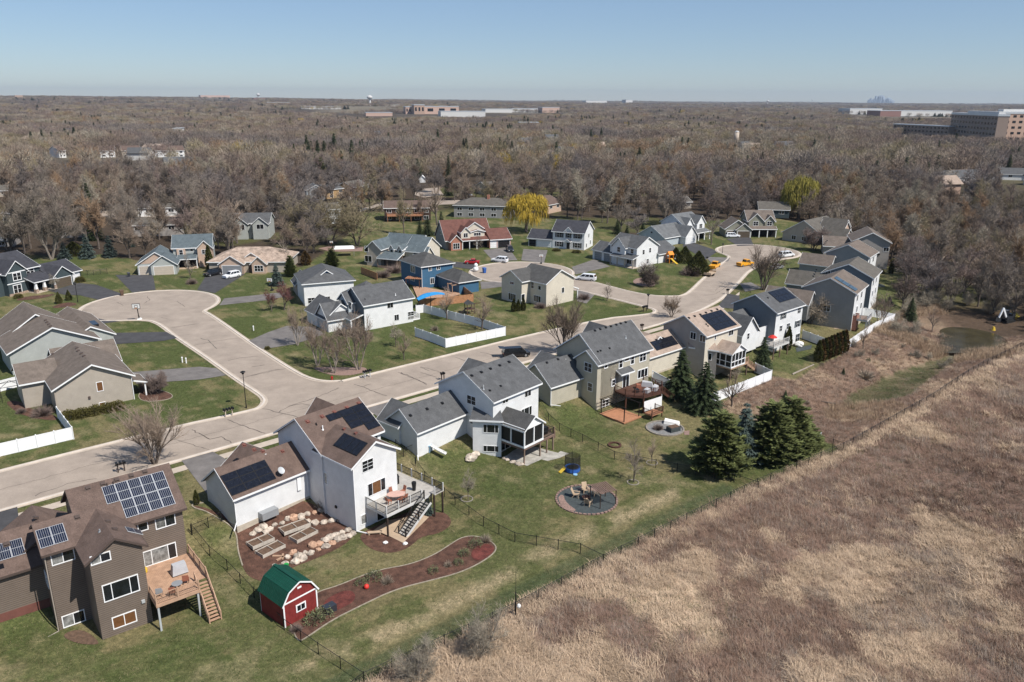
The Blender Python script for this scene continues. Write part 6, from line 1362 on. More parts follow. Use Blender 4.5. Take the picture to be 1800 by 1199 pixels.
GK=kinds('dry grass kind',[('g',tuft(1,28,.85,1.2,.016,.28),['straw']),('g',tuft(2,28,.7,1.7,.018,.32),['straw']),('g',tuft(3,24,.8,.8,.012,.32),['brown stems']),('g',tuft(4,24,.75,1.2,.012,.36),['brown stems']),('g',tuft(5,22,1.0,.6,.011,.38),['grey stems']),('g',tuft(6,20,.3,.8,.014,.3),['green blade']),('g',tuft(7,22,1.0,.35,.014,.25),['reed']),('g',tuft(8,34,1.5,2.6,.02,.45),['straw']),('g',tuft(9,30,1.3,2.2,.016,.5),['brown stems'])])
rg=np.random.default_rng(12)
N=330000;u=rg.uniform(-10,235,N);v=rg.uniform(-125,50.9,N)
x=u*math.cos(YAW)-v*math.sin(YAW);y=u*math.sin(YAW)+v*math.cos(YAW);r=np.hypot(x,y);az=np.degrees(np.arctan2(x,y))
k=(np.abs(az)<43)&(y>30)&(r<235)&(rg.uniform(0,1,N)<np.clip(95/r,.25,1)**1.5)&(v<vf(u)-.5+fbm(u*.4,v*0,5,2)*1.3)
x,y,u,v,r=x[k],y[k],u[k],v[k],r[k]
n1=fbm(x*.11,y*.11,5,4);n2=fbm(x*.35,y*.35,15,3);q=rg.uniform(0,1,len(x))
PT=ptf(x,y);cls=np.where(PT>.54,np.where(q<.86,rg.integers(0,2,len(x)),rg.integers(2,5,len(x))),np.where(q<.9,rg.integers(2,5,len(x)),0));gp_=fbm(x*.06+31,y*.06,7,3);cls=np.where((q>.985)|((gp_>.6)&(q>.62)),5,cls);cls=np.where((fbm(x*.09,y*.09,63,3)>.6)&(q<.6),4,cls)
big=fbm(x*.16,y*.16,52,3);cls=np.where((big>.55)&(q>.5)&(q<.85)&(cls<2),7,cls);cls=np.where((big<.42)&(q>.5)&(q<.75)&(cls>=2)&(cls<5),8,cls);edge=v>vf(u)-2.6;cls=np.where(edge&(q<.6),rg.integers(0,2,len(x)),cls)
s=rg.uniform(.5,1.2,len(x))*np.where(edge,1.1,1.)*(.75+.6*n2)*np.where(r>120,1.25,1.)
P1=np.stack([x,y,height(x,y)],1);S1=np.stack([s,s,s*rg.uniform(.7,1.1,len(x))],1)
# bank
px0=np.array(BANK);bx=rg.uniform(px0[:,0].min(),px0[:,0].max(),40000);by=rg.uniform(px0[:,1].min(),px0[:,1].max(),40000);k=inpoly(bx,by,BANK)&(np.hypot((bx-106)/1.3,by-178)>8.5)
bx,by=bx[k],by[k];n1=fbm(bx*.11,by*.11,5,4);rd=np.abs(np.hypot((bx-103)/1.25,by-172)-17)+8*(fbm(bx*.12,by*.12,33,2)-.5);q=rg.uniform(0,1,len(bx))
cls2=np.where((n1>.56)&(q<.6),rg.integers(0,2,len(bx)),rg.integers(2,5,len(bx)));s2=rg.uniform(.4,.85,len(bx));gsb=inpoly(bx,by,GREEN[0])&(q<.93);cls2=np.where(gsb,5,cls2);rm=(rd<3.6)&(q<.9)&~gsb;cls2=np.where(rm,6,cls2);s2=np.where(rm,rg.uniform(.9,1.7,len(bx)),s2)
patch=np.hypot(bx-58,by-120)<6.5;cls2=np.where(patch&(q<.7),6,cls2);s2=np.where(patch&(q<.7),1.,s2)
P2=np.stack([bx,by,height(bx,by)],1);S2=np.stack([s2,s2,s2],1)
m=len(x)+len(bx);print('grass',m)
instancer('dry_grass',np.concatenate([P1,P2]),np.stack([np.zeros(m),np.zeros(m),np.concatenate([2.6+5*(fbm(x*.07,y*.07,91,2)-.5)+rg.normal(0,1.0,len(x)),rg.uniform(0,6.28,len(bx))])],1),np.concatenate([S1,S2]),np.concatenate([cls,cls2]),GK,'tall dead straw and brown weeds covering the field and the bank','dry grass')
# ================================================================== fences
def tr_mat(name,c,a):
    m=bpy.data.materials.new(name);m.use_nodes=True;nt=m.node_tree;L=nt.links.new;b=nt.nodes['Principled BSDF'];b.inputs['Base Color'].default_value=(*c,1);b.inputs['Roughness'].default_value=.6
    t=nd(nt,'ShaderNodeBsdfTransparent');x=nd(nt,'ShaderNodeMixShader');x.inputs[0].default_value=a;L(t.outputs[0],x.inputs[1]);L(b.outputs[0],x.inputs[2]);L(x.outputs[0],nt.nodes['Material Output'].inputs['Surface']);M[name]=m
tr_mat('chain mesh',(.02,.021,.02),.17);tr_mat('net mesh',(.02,.018,.016),.55)
def line_pts(pts,step):
    out=[]
    for i in range(len(pts)-1):
        a,b=pts[i],pts[i+1];n=max(1,round((b-a).length/step))
        for k in range(n): p=a.lerp(b,k/n);out.append(Vector((p.x,p.y,H1(p.x,p.y))))
    p=pts[-1];out.append(Vector((p.x,p.y,H1(p.x,p.y))));return out
def chain(pts,label,hh=1.2,step=2.9,group=None):
    P=line_pts(pts,step);e=empty('chain_link_fence',P[0],0,label,'fence',group);o=P[0];me=None
    r=MB();m=MB()
    for i,p in enumerate(P):
        a=p-o
        if me is None:
            q=MB();q.tube((0,0,-.2),(0,0,hh+.06),.045,.045,6);q.lathe((0,0,hh+.06),[(.055,0),(.05,.05),(.0,.07)],6);po=q.build('post',M['black metal'],e,loc=a);me=po.data
        else: po=put('post',me,e,a)
        if i<len(P)-1:
            b=P[i+1]-o;r.tube(a+Vector((0,0,hh)),b+Vector((0,0,hh)),.028,.028,5,cap=False)
            m.add([a+Vector((0,0,.02)),b+Vector((0,0,.02)),b+Vector((0,0,hh)),a+Vector((0,0,hh))],[(0,1,2,3)])
    r.build('rail',M['black metal'],e);m.build('wire_mesh',M['chain mesh'],e)
chain(gp('o',[(560,1262),(640,1203),(905,1078),(1060,993),(1150,947),(1330,857),(1482,792),(1640,702),(1800,607),(1900,560)]),'long black chain link fence between the lawns and the brown field')
chain(gp('o',[(338,938),(400,1002),(500,1107),(560,1150),(640,1203)]),'black chain link fence beside the red shed and the taupe house')
chain(gp('z2',[(60,990),(165,945),(245,905)]),'short black chain link fence at the corner of the white garage',step=1.6)
chain(gp('z4',[(60,1020),(130,990),(215,955)]),'short black chain link fence behind the grey roofed garage',step=1.6)
chain(gp('o',[(696,788),(730,820),(800,888),(850,925),(905,953),(1020,973),(1060,993)]),'black chain link fence passing the grey deck down to the field')
chain(gp('o',[(948,713),(964,740),(1024,777),(1080,808),(1190,830),(1290,848),(1332,862)]),'black chain link fence between the screened porch lawn and the pines')
chain(gp('o',[(1432,768),(1445,780),(1482,792)]),'short black chain link fence right of the pine clump',step=1.8)
chain(gp('y1',[(660,575),(760,570),(870,558)]),'black fence between the charcoal house and the three car garage',step=1.9,hh=1.3)
chain(gp('w4',[(860,415),(940,480),(1050,480),(1100,500)]),'black chain link fence piece in front of the white fence by the spruces',step=1.8)
def vinyl(pts,label,hh=1.8,step=2.4,m='vinyl white',name='vinyl_fence',cat='fence',cap=True,pw=.13):
    P=line_pts(pts,step);o=P[0];e=empty(name,o,0,label,cat)
    for i,p in enumerate(P):
        a=p-o;q=MB();q.box(-pw/2,-pw/2,-.2,pw/2,pw/2,hh+.05)
        if cap: q.lathe((0,0,hh+.05),[(.1,0),(.1,.03),(.0,.11)],4)
        q.build('post',M[m],e,loc=a)
        if i<len(P)-1:
            b=P[i+1]-o;t=(b-a);t.z=0;t.normalize();a2=a+t*pw*.5;b2=b-t*pw*.5;mb=MB();up=Vector((0,0,1))
            mb.bar(a2+up*(hh*.5),b2+up*(hh*.5),.03,hh-.14);mb.bar(a2+up*(hh-.06),b2+up*(hh-.06),.06,.13);mb.bar(a2+up*.1,b2+up*.1,.06,.14)
            mb.build('panel',M[m],e)
V0=lambda z,p:[Vector(PZ(z,*q,0)) for q in p]
vinyl(V0('y4',[(528,1062),(660,1108),(785,1158),(1288,1056),(1090,985),(600,862),(535,868)]),'white vinyl privacy fence around the yard of the corner house')
vinyl(V0('y2',[(-60,1145),(0,1130),(518,1008),(410,862)]),'white vinyl fence at the left edge beside the beige house')
vinyl(V0('y2',[(-60,690),(0,675),(128,640)]),'white vinyl fence behind the beige house at the left edge')
vinyl(gp('z6',[(28,955),(180,1032),(350,1100),(525,1152),(1032,950),(895,885)]),'white vinyl fence around the sunroom house yard')
vinyl(gp('z7',[(650,1075),(845,1148),(1000,1205)])+gp('z7',[(1290,1000),(1455,925),(1200,872),(935,862)]),'long bent white vinyl fence behind the hedge and the pinkish bare tree')
vinyl(V0('y4',[(560,785),(620,808),(760,798),(1018,768),(940,705),(905,680)]),'reddish cedar board fence below the blue house',m='cedar fence',name='board_fence',cap=False,pw=.1)
vinyl(V0('wb',[(-40,745),(80,790),(190,835)]),'cedar board fence left behind the blue house',m='cedar fence',name='board_fence',cap=False,pw=.1)
vinyl(gp('w9',[(880,640),(1090,672),(1320,690)]),'dark board fence across the lawn behind the grey houses',m='dark fence',name='board_fence',cap=False,hh=1.4,pw=.1)
vinyl(gp('w9',[(1525,700),(1545,760),(1565,820)]),'low dark timber edge fence at the end of the lawn',m='dark fence',name='board_fence',cap=False,hh=.7,pw=.1)
vinyl(V0('y7',[(95,300),(200,330),(200,362),(310,362)]),'dark board fence around the pool by the pale street',m='dark fence',name='board_fence',cap=False,pw=.1)
# ================================================================== garden beds, patios, edging
def bed(name,z,pts,m,label,dz=.03,ch=2,drape=.9,cat='garden bed',edge=None,kind='structure'):
    P=gp(z,pts);P=chaikin(P,ch) if ch else P
    sheet(name,P,M[m],dz,label,cat,kind,drape=drape)
    if edge: strip(name+'_edging',P,.12,.07,M[edge],.0,'pale stone edging around the '+label,'edging','structure',closed=True)
bed('mulch_bed','z2',[(40,800),(110,840),(230,870),(290,920),(335,985),(345,1080),(370,1180),(420,1260),(560,1290),(680,1190),(800,1150),(1000,1060),(1075,985),(1020,900),(760,750),(560,830),(330,905)],'mulch','big brown mulch garden behind the white garage',edge=None)
strip('edging',chaikin(gp('z2',[(135,790),(55,800),(75,825),(140,840),(210,880),(300,930),(340,985),(345,1080),(375,1180)]),2,False),.14,.09,M['edging stone'],0,'thin pale stone edging along the left side of the big mulch garden','edging','structure')
bed('mulch_bed','z2',[(1085,985),(1140,1060),(1230,1100),(1330,1100),(1420,1060),(1480,1000),(1600,980),(1680,920),(1640,850),(1560,850),(1440,830),(1280,900)],'mulch','brown mulch bed beneath the grey deck')
bed('mulch_bed','z3',[(470,870),(500,930),(550,905),(700,800),(880,710),(1090,610),(1330,550),(1480,510),(1620,445),(1715,370),(1680,320),(1590,285),(1500,290),(1420,340),(1330,400),(1180,460),(1000,490),(880,530),(740,590),(600,630),(560,700),(430,760)],'mulch','long curved mulch island from the red shed to the upper fence',dz=.035,edge='edging stone')
bed('mulch_bed','z3',[(1560,370),(1600,340),(1670,335),(1700,370),(1640,425),(1580,440),(1550,410)],'red mulch','patch of red mulch at the tip of the mulch island',dz=.06)
bed('mulch_bed','z3',[(640,690),(760,620),(840,620),(850,680),(760,730),(680,760)],'red mulch','reddish mulch patch beside the red shed',dz=.06)
bed('patio','z2',[(1190,960),(1280,900),(1400,880),(1480,860),(1530,880),(1400,1010),(1370,1040),(1290,1000)],'patio','tan concrete patio under the grey deck',dz=.05,ch=0)
bed('patio','w3',[(430,960),(560,860),(760,760),(960,800),(1180,860),(1300,890),(1340,860),(1480,900),(1330,970),(1130,1020),(1030,995),(800,1100),(620,1050)],'flag stone','pale flagstone patio under the screened porch',dz=.04,ch=0)
bed('mulch_bed','w1',[(435,1100),(600,1050),(740,1165),(660,1175),(540,1160)],'soil','reddish gravel corner bed between the taupe walls',dz=.04)
bed('mulch_bed','y5',[(600,930),(680,925),(900,930),(1060,925),(1080,960),(960,1000),(760,1000),(640,960)],'paver','mulch bed around the bare birches on the corner lawn')
bed('mulch_bed','y2',[(30,740),(90,800),(180,850),(400,885),(400,840),(190,790),(150,740)],'mulch','mulch bed around the bump out of the beige house')
bed('mulch_bed','y2',[(960,700),(1040,640),(1220,690),(1200,730),(1010,750)],'mulch','mulch bed at the porch of the beige house',edge='edging stone')
bed('mulch_bed','wc',[(240,880),(360,830),(750,790),(900,780),(700,850),(300,890)],'mulch','mulch bed along the charcoal house porch')
bed('mulch_bed','wc',[(780,1005),(960,930),(1140,910),(1250,950),(1000,1000)],'mulch','mulch bed with olive bushes on the lawn')
bed('mulch_bed','z8',[(900,490),(960,460),(1060,470),(1090,520),(1030,535),(940,520)],'paver','stone ring around the dark spreading bare tree')
bed('mulch_bed','x6',[(560,740),(700,715),(880,670),(1000,655),(1130,630),(1200,600),(1290,560),(1240,540),(900,600),(600,700)],'paver','needle litter bed under the pine clump',dz=.03)
bed('patio','z7',[(930,990),(930,930),(1090,940),(1070,1000)],'patio','tan sand patch on the fenced lawn',dz=.05,ch=0);bed('patio','w9',[(830,790),(835,670),(900,680),(940,720),(880,800)],'patio','tan curved patio at the white wall',dz=.05,ch=1)
bed('patio','z7',[(1240,610),(1260,585),(1380,605),(1370,630)],'slate gravel','dark ring pad on the far lawn',dz=.05,ch=1);bed('patio','z6',[(1240,680),(1380,655),(1370,690),(1250,715)],'slate gravel','dark pad at the foot of the tall white house',dz=.05,ch=0)
def ring(name,zid,c,rx,pts_label,m,mi,cat='garden bed',inner=.86):
    p=G(zid,*c);q=G(zid,c[0]+rx,c[1]);r=(q-p).length
    C=[Vector((p.x+r*math.cos(t*math.pi/20),p.y+r*math.sin(t*math.pi/20),p.z)) for t in range(40)]
    e=sheet(name,C,M[mi],.035,pts_label,cat,'structure',drape=.8)
    for t in range(44):
        a=t*2*math.pi/44;mb=MB();mb.box(-.2,-.12,0,.2,.12,.16);x,y=p.x+r*math.cos(a),p.y+r*math.sin(a)
        o=mb.build('edging_stone',M[m],e);o.location=(x,y,H1(x,y));o.rotation_euler=(0,0,a+math.pi/2+.1*math.sin(t*7))
    return p,r
pc,pr_=ring('fire_pit_circle','w5',(610,785),530,'round dark gravel seating circle with a paver rim','paver','slate gravel')
bed('fire_pit_planting','w5',[(100,760),(160,695),(215,720),(225,790),(300,880),(450,985),(330,985),(180,920)],'paver','reddish planting crescent inside the gravel circle',dz=.06)
bed('fire_pit_planting','w5',[(400,600),(520,570),(700,570),(950,650),(900,710),(780,640),(560,620)],'paver','reddish planting arc at the back of the gravel circle',dz=.06)
mat('dull gravel',(.20,.195,.19),.9,.2,3,fine=.2);mat('dull stone',(.25,.22,.185),.9,.2,3);fc,fr_=ring('round_garden','w4',(1040,1000),240,'round paved garden ring with grey gravel near the pines','dull stone','dull gravel')
for z,x,y,l in(('x6',50,815,'left round bare tree'),('x6',180,680,'thin sapling'),('z3',1525,60,'small pale tree')):
    c=G(z,x,y);C=[Vector((c.x+.75*math.cos(t*math.pi/8),c.y+.75*math.sin(t*math.pi/8),c.z)) for t in range(16)];strip('edging',C,.12,.08,M['dull stone'],0,'little stone ring at the foot of the '+l,'edging','structure',closed=True)
c=G('z5',740,1122);C=[Vector((c.x+.85*math.cos(t*math.pi/8),c.y+.85*math.sin(t*math.pi/8),c.z)) for t in range(16)];strip('stump_ring',C,.28,.2,M['red deck'],0,'small brown paver ring on the lawn beside the olive house','tree ring',None,closed=True)
# boulders
def boulder(p,r,label,group,m='boulder',sx=1.2,rz=0.,sz=.75,seed=0):
    mb=MB();mb.blob((0,0,0),1,seed,9,6,.16,1);o=mb.build('boulder',M[m],None,smooth=False);o.location=(p.x,p.y,p.z+r*.28);o.scale=(r*sx,r,r*sz);o.rotation_euler=(0,0,rz);return tag(o,label,'boulder',group)
rb=random.Random(21)
def row(zid,pts,label,grp,r0=.3,r1=.5,m=None):
    for i,(x,y) in enumerate(pts):
        boulder(G(zid,x,y),rb.uniform(r0,r1),label,grp,('pink boulder' if rb.random()<.18 else 'boulder'),rb.uniform(1.0,1.3),YAW+rb.uniform(-.7,.7),rb.uniform(.7,.95),rb.randrange(9999))
row('z2',[(440,985),(470,965),(505,945),(545,960),(520,975),(575,930),(620,920),(655,892),(690,888),(738,882),(778,862),(822,852),(862,838)],'pale boulder in the upper wall row of the mulch garden','boulders of the upper garden wall')
row('z2',[(780,908),(825,920),(880,915),(930,905),(978,900)],'pale boulder in the short middle row near the house wall','boulders of the middle garden row')
row('z2',[(690,1105),(720,1130),(750,1140),(705,1160),(765,1105),(812,1060),(800,1105),(845,1085),(850,1050),(890,1065),(888,1028),(930,1045),(922,1010),(965,1022),(955,995),(1000,1010),(992,978),(1035,1000),(1030,965),(1060,985),(1052,950)],'pale boulder in the lower wall row beside the lawn','boulders of the lower garden wall')
row('z2',[(575,1180),(605,1190),(640,1170),(655,1130)],'small pale boulder near the raised planters and the shed','small boulders near the raised planters',.22,.36)
for x,y,r in((660,1010,.8),(690,980,.6)): boulder(G('z4',x,y),r,'large tan boulder on the lawn beside the bay window, %s'%('front one' if y>1000 else 'back one'),'boulders beside the bay window','boulder',1.3,1.1,.7,int(x))
for x,y in((450,975),(500,1000),(570,1040),(650,1070),(700,1080)): boulder(G('w3',x,y),.35,'pale edging boulder at the front of the flagstone patio','boulders edging the flagstone patio','boulder',1.5,.6,.6,int(x))
for x,y,l in((1225,605,'grey boulder right of the pine clump'),(1180,598,'small grey boulder right of the pine clump')): boulder(G('x6',x,y),.5 if x>1200 else .3,l,None,'flag stone',1.2,0,.7,x)
# ================================================================== shed
def shed():
    A=G('z3',418,845);yaw=math.radians(49);L=3.9;Wd=3.75;hw=2.45;e=empty('shed',A,yaw,'red barn shed with green metal gambrel roof and white trim','shed')
    # gable end along local x (width Wd), depth along local y
    pr=[(0,0),(Wd,0),(Wd,hw),(Wd*.82,hw+1.05),(Wd/2,hw+1.65),(Wd*.18,hw+1.05),(0,hw)]
    mb=MB();f=[(x,0,z) for x,z in pr];mb.extr(f,(0,L,0));mb.build('wall',M['barn red'],e)
    r=MB();o=.16
    rp=[(-.14,hw-.12),(Wd*.17,hw+1.1),(Wd/2,hw+1.72),(Wd*.83,hw+1.1),(Wd+.14,hw-.12)]
    for i in range(4):
        (x0,z0),(x1,z1)=rp[i],rp[i+1];n=Vector((-(z1-z0),0,x1-x0)).normalized()*.05
        p=[Vector((x0,-o,z0)),Vector((x1,-o,z1)),Vector((x1,L+o,z1)),Vector((x0,L+o,z0))];r.hexa(p+[q+n for q in p])
        k=int((L+2*o)/.3)
        for j in range(k): y=-o+.15+j*.3;a=Vector((x0,y,z0))+n*1.3;b=Vector((x1,y,z1))+n*1.3;r.bar(a,b,.05,.04,up=n)
    ro=r.build('roof',M['green metal'],e);c=MB();c.bar((Wd/2,-o,hw+1.78),(Wd/2,L+o,hw+1.78),.34,.06);c.build('ridge_cap',M['green metal'],ro)
    for x in(.06,Wd-.06):
        for y in(-.035,L): t=MB();t.box(x-.07,y,0,x+.07,y+.035,hw);t.build('corner_trim',M['white paint'],e)
    t=MB();t.box(0,-.04,hw-.06,Wd,-.003,hw+.08);t.build('trim_band',M['white paint'],e);t=MB()
    for i in range(4): (x0,z0),(x1,z1)=rp[i],rp[i+1];t.bar((x0,-o-.02,z0-.02),(x1,-o-.02,z1-.02),.03,.14)
    t.build('rake_trim',M['white paint'],e)
    w=MB();w.box(Wd/2-.55,-.06,.95,Wd/2+.55,-.004,1.75);wo=w.build('window',M['white paint'],e)
    g=MB();g.add([(Wd/2-.42,-.065,1.07),(Wd/2-.03,-.065,1.07),(Wd/2-.03,-.065,1.63),(Wd/2-.42,-.065,1.63)],[(0,1,2,3)]);g.add([(Wd/2+.03,-.065,1.07),(Wd/2+.42,-.065,1.07),(Wd/2+.42,-.065,1.63),(Wd/2+.03,-.065,1.63)],[(0,1,2,3)]);g.build('pane',M['dark glass'],wo)
    v=MB();v.box(Wd/2-.22,-.05,hw+.95,Wd/2+.22,-.003,hw+1.12);v.build('vent',M['white paint'],e)
shed()
# ================================================================== raised planters
for i,(x,y) in enumerate(((600,962),(665,1017),(400,1052),(455,1107))):
    A=G('z2',x,y);B=G('z2',*((760,903),(792,953),(530,993),(592,1040))[i]);d=B-A;L=d.length;e=empty('raised_planter',A,math.atan2(d.y,d.x),'grey wooden raised planter box, '+('back one of the right pair','front one of the right pair','back one of the left pair','front one of the left pair')[i],'planter','raised planters in the mulch garden');Wd=1.45;h_=.42
    mb=MB();t=.05
    mb.box(0,-Wd,0,L,-Wd+t,h_);mb.box(0,-t,0,L,0,h_);mb.box(0,-Wd+t,0,t,-t,h_);mb.box(L-t,-Wd+t,0,L,-t,h_);mb.box(L/2-.03,-Wd+t,.1,L/2+.03,-t,h_)
    for k in(0,.5,1):
        for yy in(-Wd-.03,.0): mb.box(L*k-.04,yy,0,L*k+.04,yy+.03,h_+.03)
    mb.build('frame',M['planter wood'],e);s=MB();s.box(t,-Wd+t,.02,L/2-.03,-t,.3);s.box(L/2+.03,-Wd+t,.02,L-t,-t,.3);s.build('soil',M['soil'],e)
mat('plastic blue',(.03,.10,.34),.4,.05);mat('canopy blue',(.03,.24,.52),.5,.08);mat('plastic yellow',(.62,.42,.05),.4,.05);mat('plastic orange',(.75,.25,.03),.4,.05);mat('paint red',(.38,.02,.02),.35,.05);mat('plastic red',(.55,.04,.03),.4);mat('plastic green',(.02,.30,.06),.4);mat('light blue plastic',(.25,.45,.62),.4)
mat('car white',(.75,.76,.77),.25,.03,spec=.6);mat('car black',(.012,.012,.014),.2,.05,spec=.7);mat('car dark',(.03,.034,.042),.22,.05,spec=.7);mat('car red',(.40,.012,.015),.25,.03,spec=.6);mat('car silver',(.45,.47,.49),.25,.03,spec=.6,metal=.3);mat('car yellow',(.78,.36,.02),.3,.04,spec=.5);mat('tyre',(.015,.015,.015),.8);mat('rim',(.4,.41,.42),.35,.03,metal=.6);mat('lamp glass',(.7,.7,.68),.2);mat('tail lamp',(.35,.01,.01),.3);mat('chair wood',(.42,.31,.21),.8,.1);mat('teak',(.27,.10,.06),.7,.1);mat('pink table',(.52,.33,.27),.7,.08);mat('cover grey',(.42,.42,.43),.8,.06);mat('white sheet',(.72,.71,.68),.7,.05)
# ================================================================== vehicles: local x forward
def car(label,zid,a,b,m,kind='suv',L=4.7,z=None,open_gate=False,trunkc=None):
    A=Vector(PZ(zid,*a,.04));B=Vector(PZ(zid,*b,.04));d=B-A;mid=(A+B)/2;yaw=math.atan2(d.y,d.x)
    nm={'suv':'parked_car','van':'parked_van','car':'parked_car','pickup':'pickup_truck'}[kind]
    e=empty(nm,(mid.x,mid.y,.035 if z is None else z),yaw,label,'van' if kind=='van' else ('truck' if kind=='pickup' else 'car'))
    H_={'suv':1.72,'van':1.8,'car':1.45,'pickup':1.85}[kind];W_=.92;bz={'suv':1.02,'van':1.0,'car':.88,'pickup':1.05}[kind]
    f,r=L/2,-L/2
    hood={'suv':.27,'van':.16,'car':.28,'pickup':.25}[kind]*L
    b_=MB()
    def sec(x0,x1,z0,z1a,z1b,w0,w1):
        b_.hexa([(x0,-w0,z0),(x1,-w0,z0),(x1,w0,z0),(x0,w0,z0),(x0,-w1,z1a),(x1,-w1,z1b),(x1,w1,z1b),(x0,w1,z1a)])
    sec(r+.06,f-.06,.28,.62,.62,W_-.06,W_);sec(r,f-.0,.62,bz,bz-.16,W_,W_-.05)
    sec(f-hood,f-.05,bz-.14,bz+.02,bz-.14,W_-.05,W_-.14)
    if kind=='pickup': c0,c1=-.35,f-hood+.05;t0,t1=c0+.12,c1-.55;sec(r,-.38,.62,bz+.05,bz+.05,W_,W_)
    else:
        c0=r+{'suv':.05,'van':.05,'car':.75}[kind];c1=f-hood+.12;t0=c0+{'suv':.38,'van':.3,'car':.65}[kind];t1=c1-{'suv':.75,'van':.85,'car':.85}[kind]
    b_.hexa([(c0,-W_+.03,bz-.03),(c1,-W_+.05,bz-.03),(c1,W_-.05,bz-.03),(c0,W_-.03,bz-.03),(t0,-W_+.24,H_),(t1,-W_+.24,H_),(t1,W_-.24,H_),(t0,W_-.24,H_)])
    b_.build('body',M[m],e)
    def glass(nm,q): g=MB();g.add(q,[(0,1,2,3)]);g.build(nm,M['dark glass'],e)
    def lerp(a,b,t): return a+(b-a)*t
    for s in(-1,1):
        P=lambda x,t:(x,s*(lerp(W_-.03,W_-.24,t)+.012),lerp(bz-.03,H_,t))
        cuts=[.06,.36,.66,.95]
        for i in range(3):
            xa,xb=cuts[i]+.015,cuts[i+1]-.015
            q=[P(lerp(c0,c1,xa),.18),P(lerp(c0,c1,xb),.18),P(lerp(t0,t1,min(1,xb)),.86),P(lerp(t0,t1,xa),.86)];glass('side_window',q if s<0 else q[::-1])
    glass('windscreen',[(lerp(c1,t1,.1)+.015,-W_+.14,lerp(bz,H_,.1)),(lerp(c1,t1,.1)+.015,W_-.14,lerp(bz,H_,.1)),(lerp(c1,t1,.9)+.015,W_-.28,lerp(bz,H_,.9)),(lerp(c1,t1,.9)+.015,-W_+.28,lerp(bz,H_,.9))])
    glass('rear_window',[(lerp(c0,t0,.15)-.015,W_-.16,lerp(bz,H_,.15)),(lerp(c0,t0,.15)-.015,-W_+.16,lerp(bz,H_,.15)),(lerp(c0,t0,.85)-.015,-W_+.28,lerp(bz,H_,.85)),(lerp(c0,t0,.85)-.015,W_-.28,lerp(bz,H_,.85))])
    for x in(f-.85,r+.85):
        for s in(-1,1):
            w=MB();w.tube((x,s*(W_-.2),.34),(x,s*(W_+.015),.34),.34,.34,14);wo=w.build('wheel',M['tyre'],e);k=MB();k.tube((x,s*(W_+.016),.34),(x,s*(W_+.03),.34),.21,.19,10);k.build('rim',M['rim'],wo)
    for s in(-1,1):
        k=MB();k.box(f-.12,s*(W_-.3)-.16,.66,f+.015,s*(W_-.3)+.16,.8);k.build('headlight',M['lamp glass'],e);k=MB();k.box(r-.015,s*(W_-.14)-.07,.72,r+.05,s*(W_-.14)+.07,1.0);k.build('tail_light',M['tail lamp'],e)
    if open_gate: k=MB();k.hexa([(t0-.05,-W_+.2,H_-.02),(t0+.05,-W_+.2,H_+.04),(t0+.05,W_-.2,H_+.04),(t0-.05,W_-.2,H_-.02),(t0-1.05,-W_+.15,H_+.12),(t0-1.05,-W_+.15,H_+.18),(t0-1.05,W_-.15,H_+.18),(t0-1.05,W_-.15,H_+.12)]);k.build('tailgate',M[m],e)
    return e
car('black minivan with its rear hatch open parked on the street','z4',(915,212),(1098,200),'car black','van',5.0,open_gate=True)
car('white minivan parked at the kerb beside the cream house','z8',(612,488),(510,478),'car white','van',5.0)
car('white suv parked in the middle cul-de-sac','y4',(1290,440),(1190,430),'car white','suv',4.8)
car('red hatchback on the dark driveway by the cul-de-sac','y4',(1060,450),(955,448),'car red','car',4.2)
car('black suv facing the street on the red roofed house driveway','y4',(1305,325),(1345,365),'car dark','suv',4.8)
car('black pickup on the driveway of the cedar roofed house','y3',(205,470),(115,490),'car black','suv',5.0)
car('white sporty suv on the driveway of the cedar roofed house','y3',(360,488),(262,508),'car white','suv',4.6)
car('white suv before the moss green house','x1',(240,412),(285,412),'car white','suv',4.8)
car('bright yellow pickup truck on the upper street','z7',(115,440),(180,430),'car yellow','pickup',5.4)
car('white work van at the upper cul-de-sac','z7',(465,362),(550,352),'car white','van',5.4)
car('silver car on the driveway behind the bare maple','z7',(395,468),(455,455),'car silver','car',4.5)
car('white suv parked far back beside the tall spruce','y7',(1655,300),(1720,303),'car white','suv',4.8)
car('small white car on the lane beside the ochre house','y7',(825,318),(870,328),'car white','car',4.3)
car('yellow cab truck parked behind the flatbed trailer on the left kerb','z8',(1500,405),(1548,375),'car yellow','pickup',5.6)
A=Vector(PZ('z8',1462,462,0));B=Vector(PZ('z8',1515,432,0));d=B-A;e=empty('flatbed_trailer',(A+B)/2,math.atan2(d.y,d.x),'tan flatbed trailer parked at the left kerb of the upper street','trailer');mb=MB();mb.box(-2.2,-1,.55,2.2,1,.7);mb.box(-2.2,-1,.7,-2.1,1,1.1);mb.box(2.1,-1,.7,2.2,1,1.1);mb.bar((2.2,0,.6),(3.2,0,.5),.1);mb.build('bed',M['patio'],e)
for x in(-.7,.3):
    for s in(-1,1): w=MB();w.tube((x,s*.9,.32),(x,s*1.1,.32),.32,.32,12);w.build('wheel',M['tyre'],e)
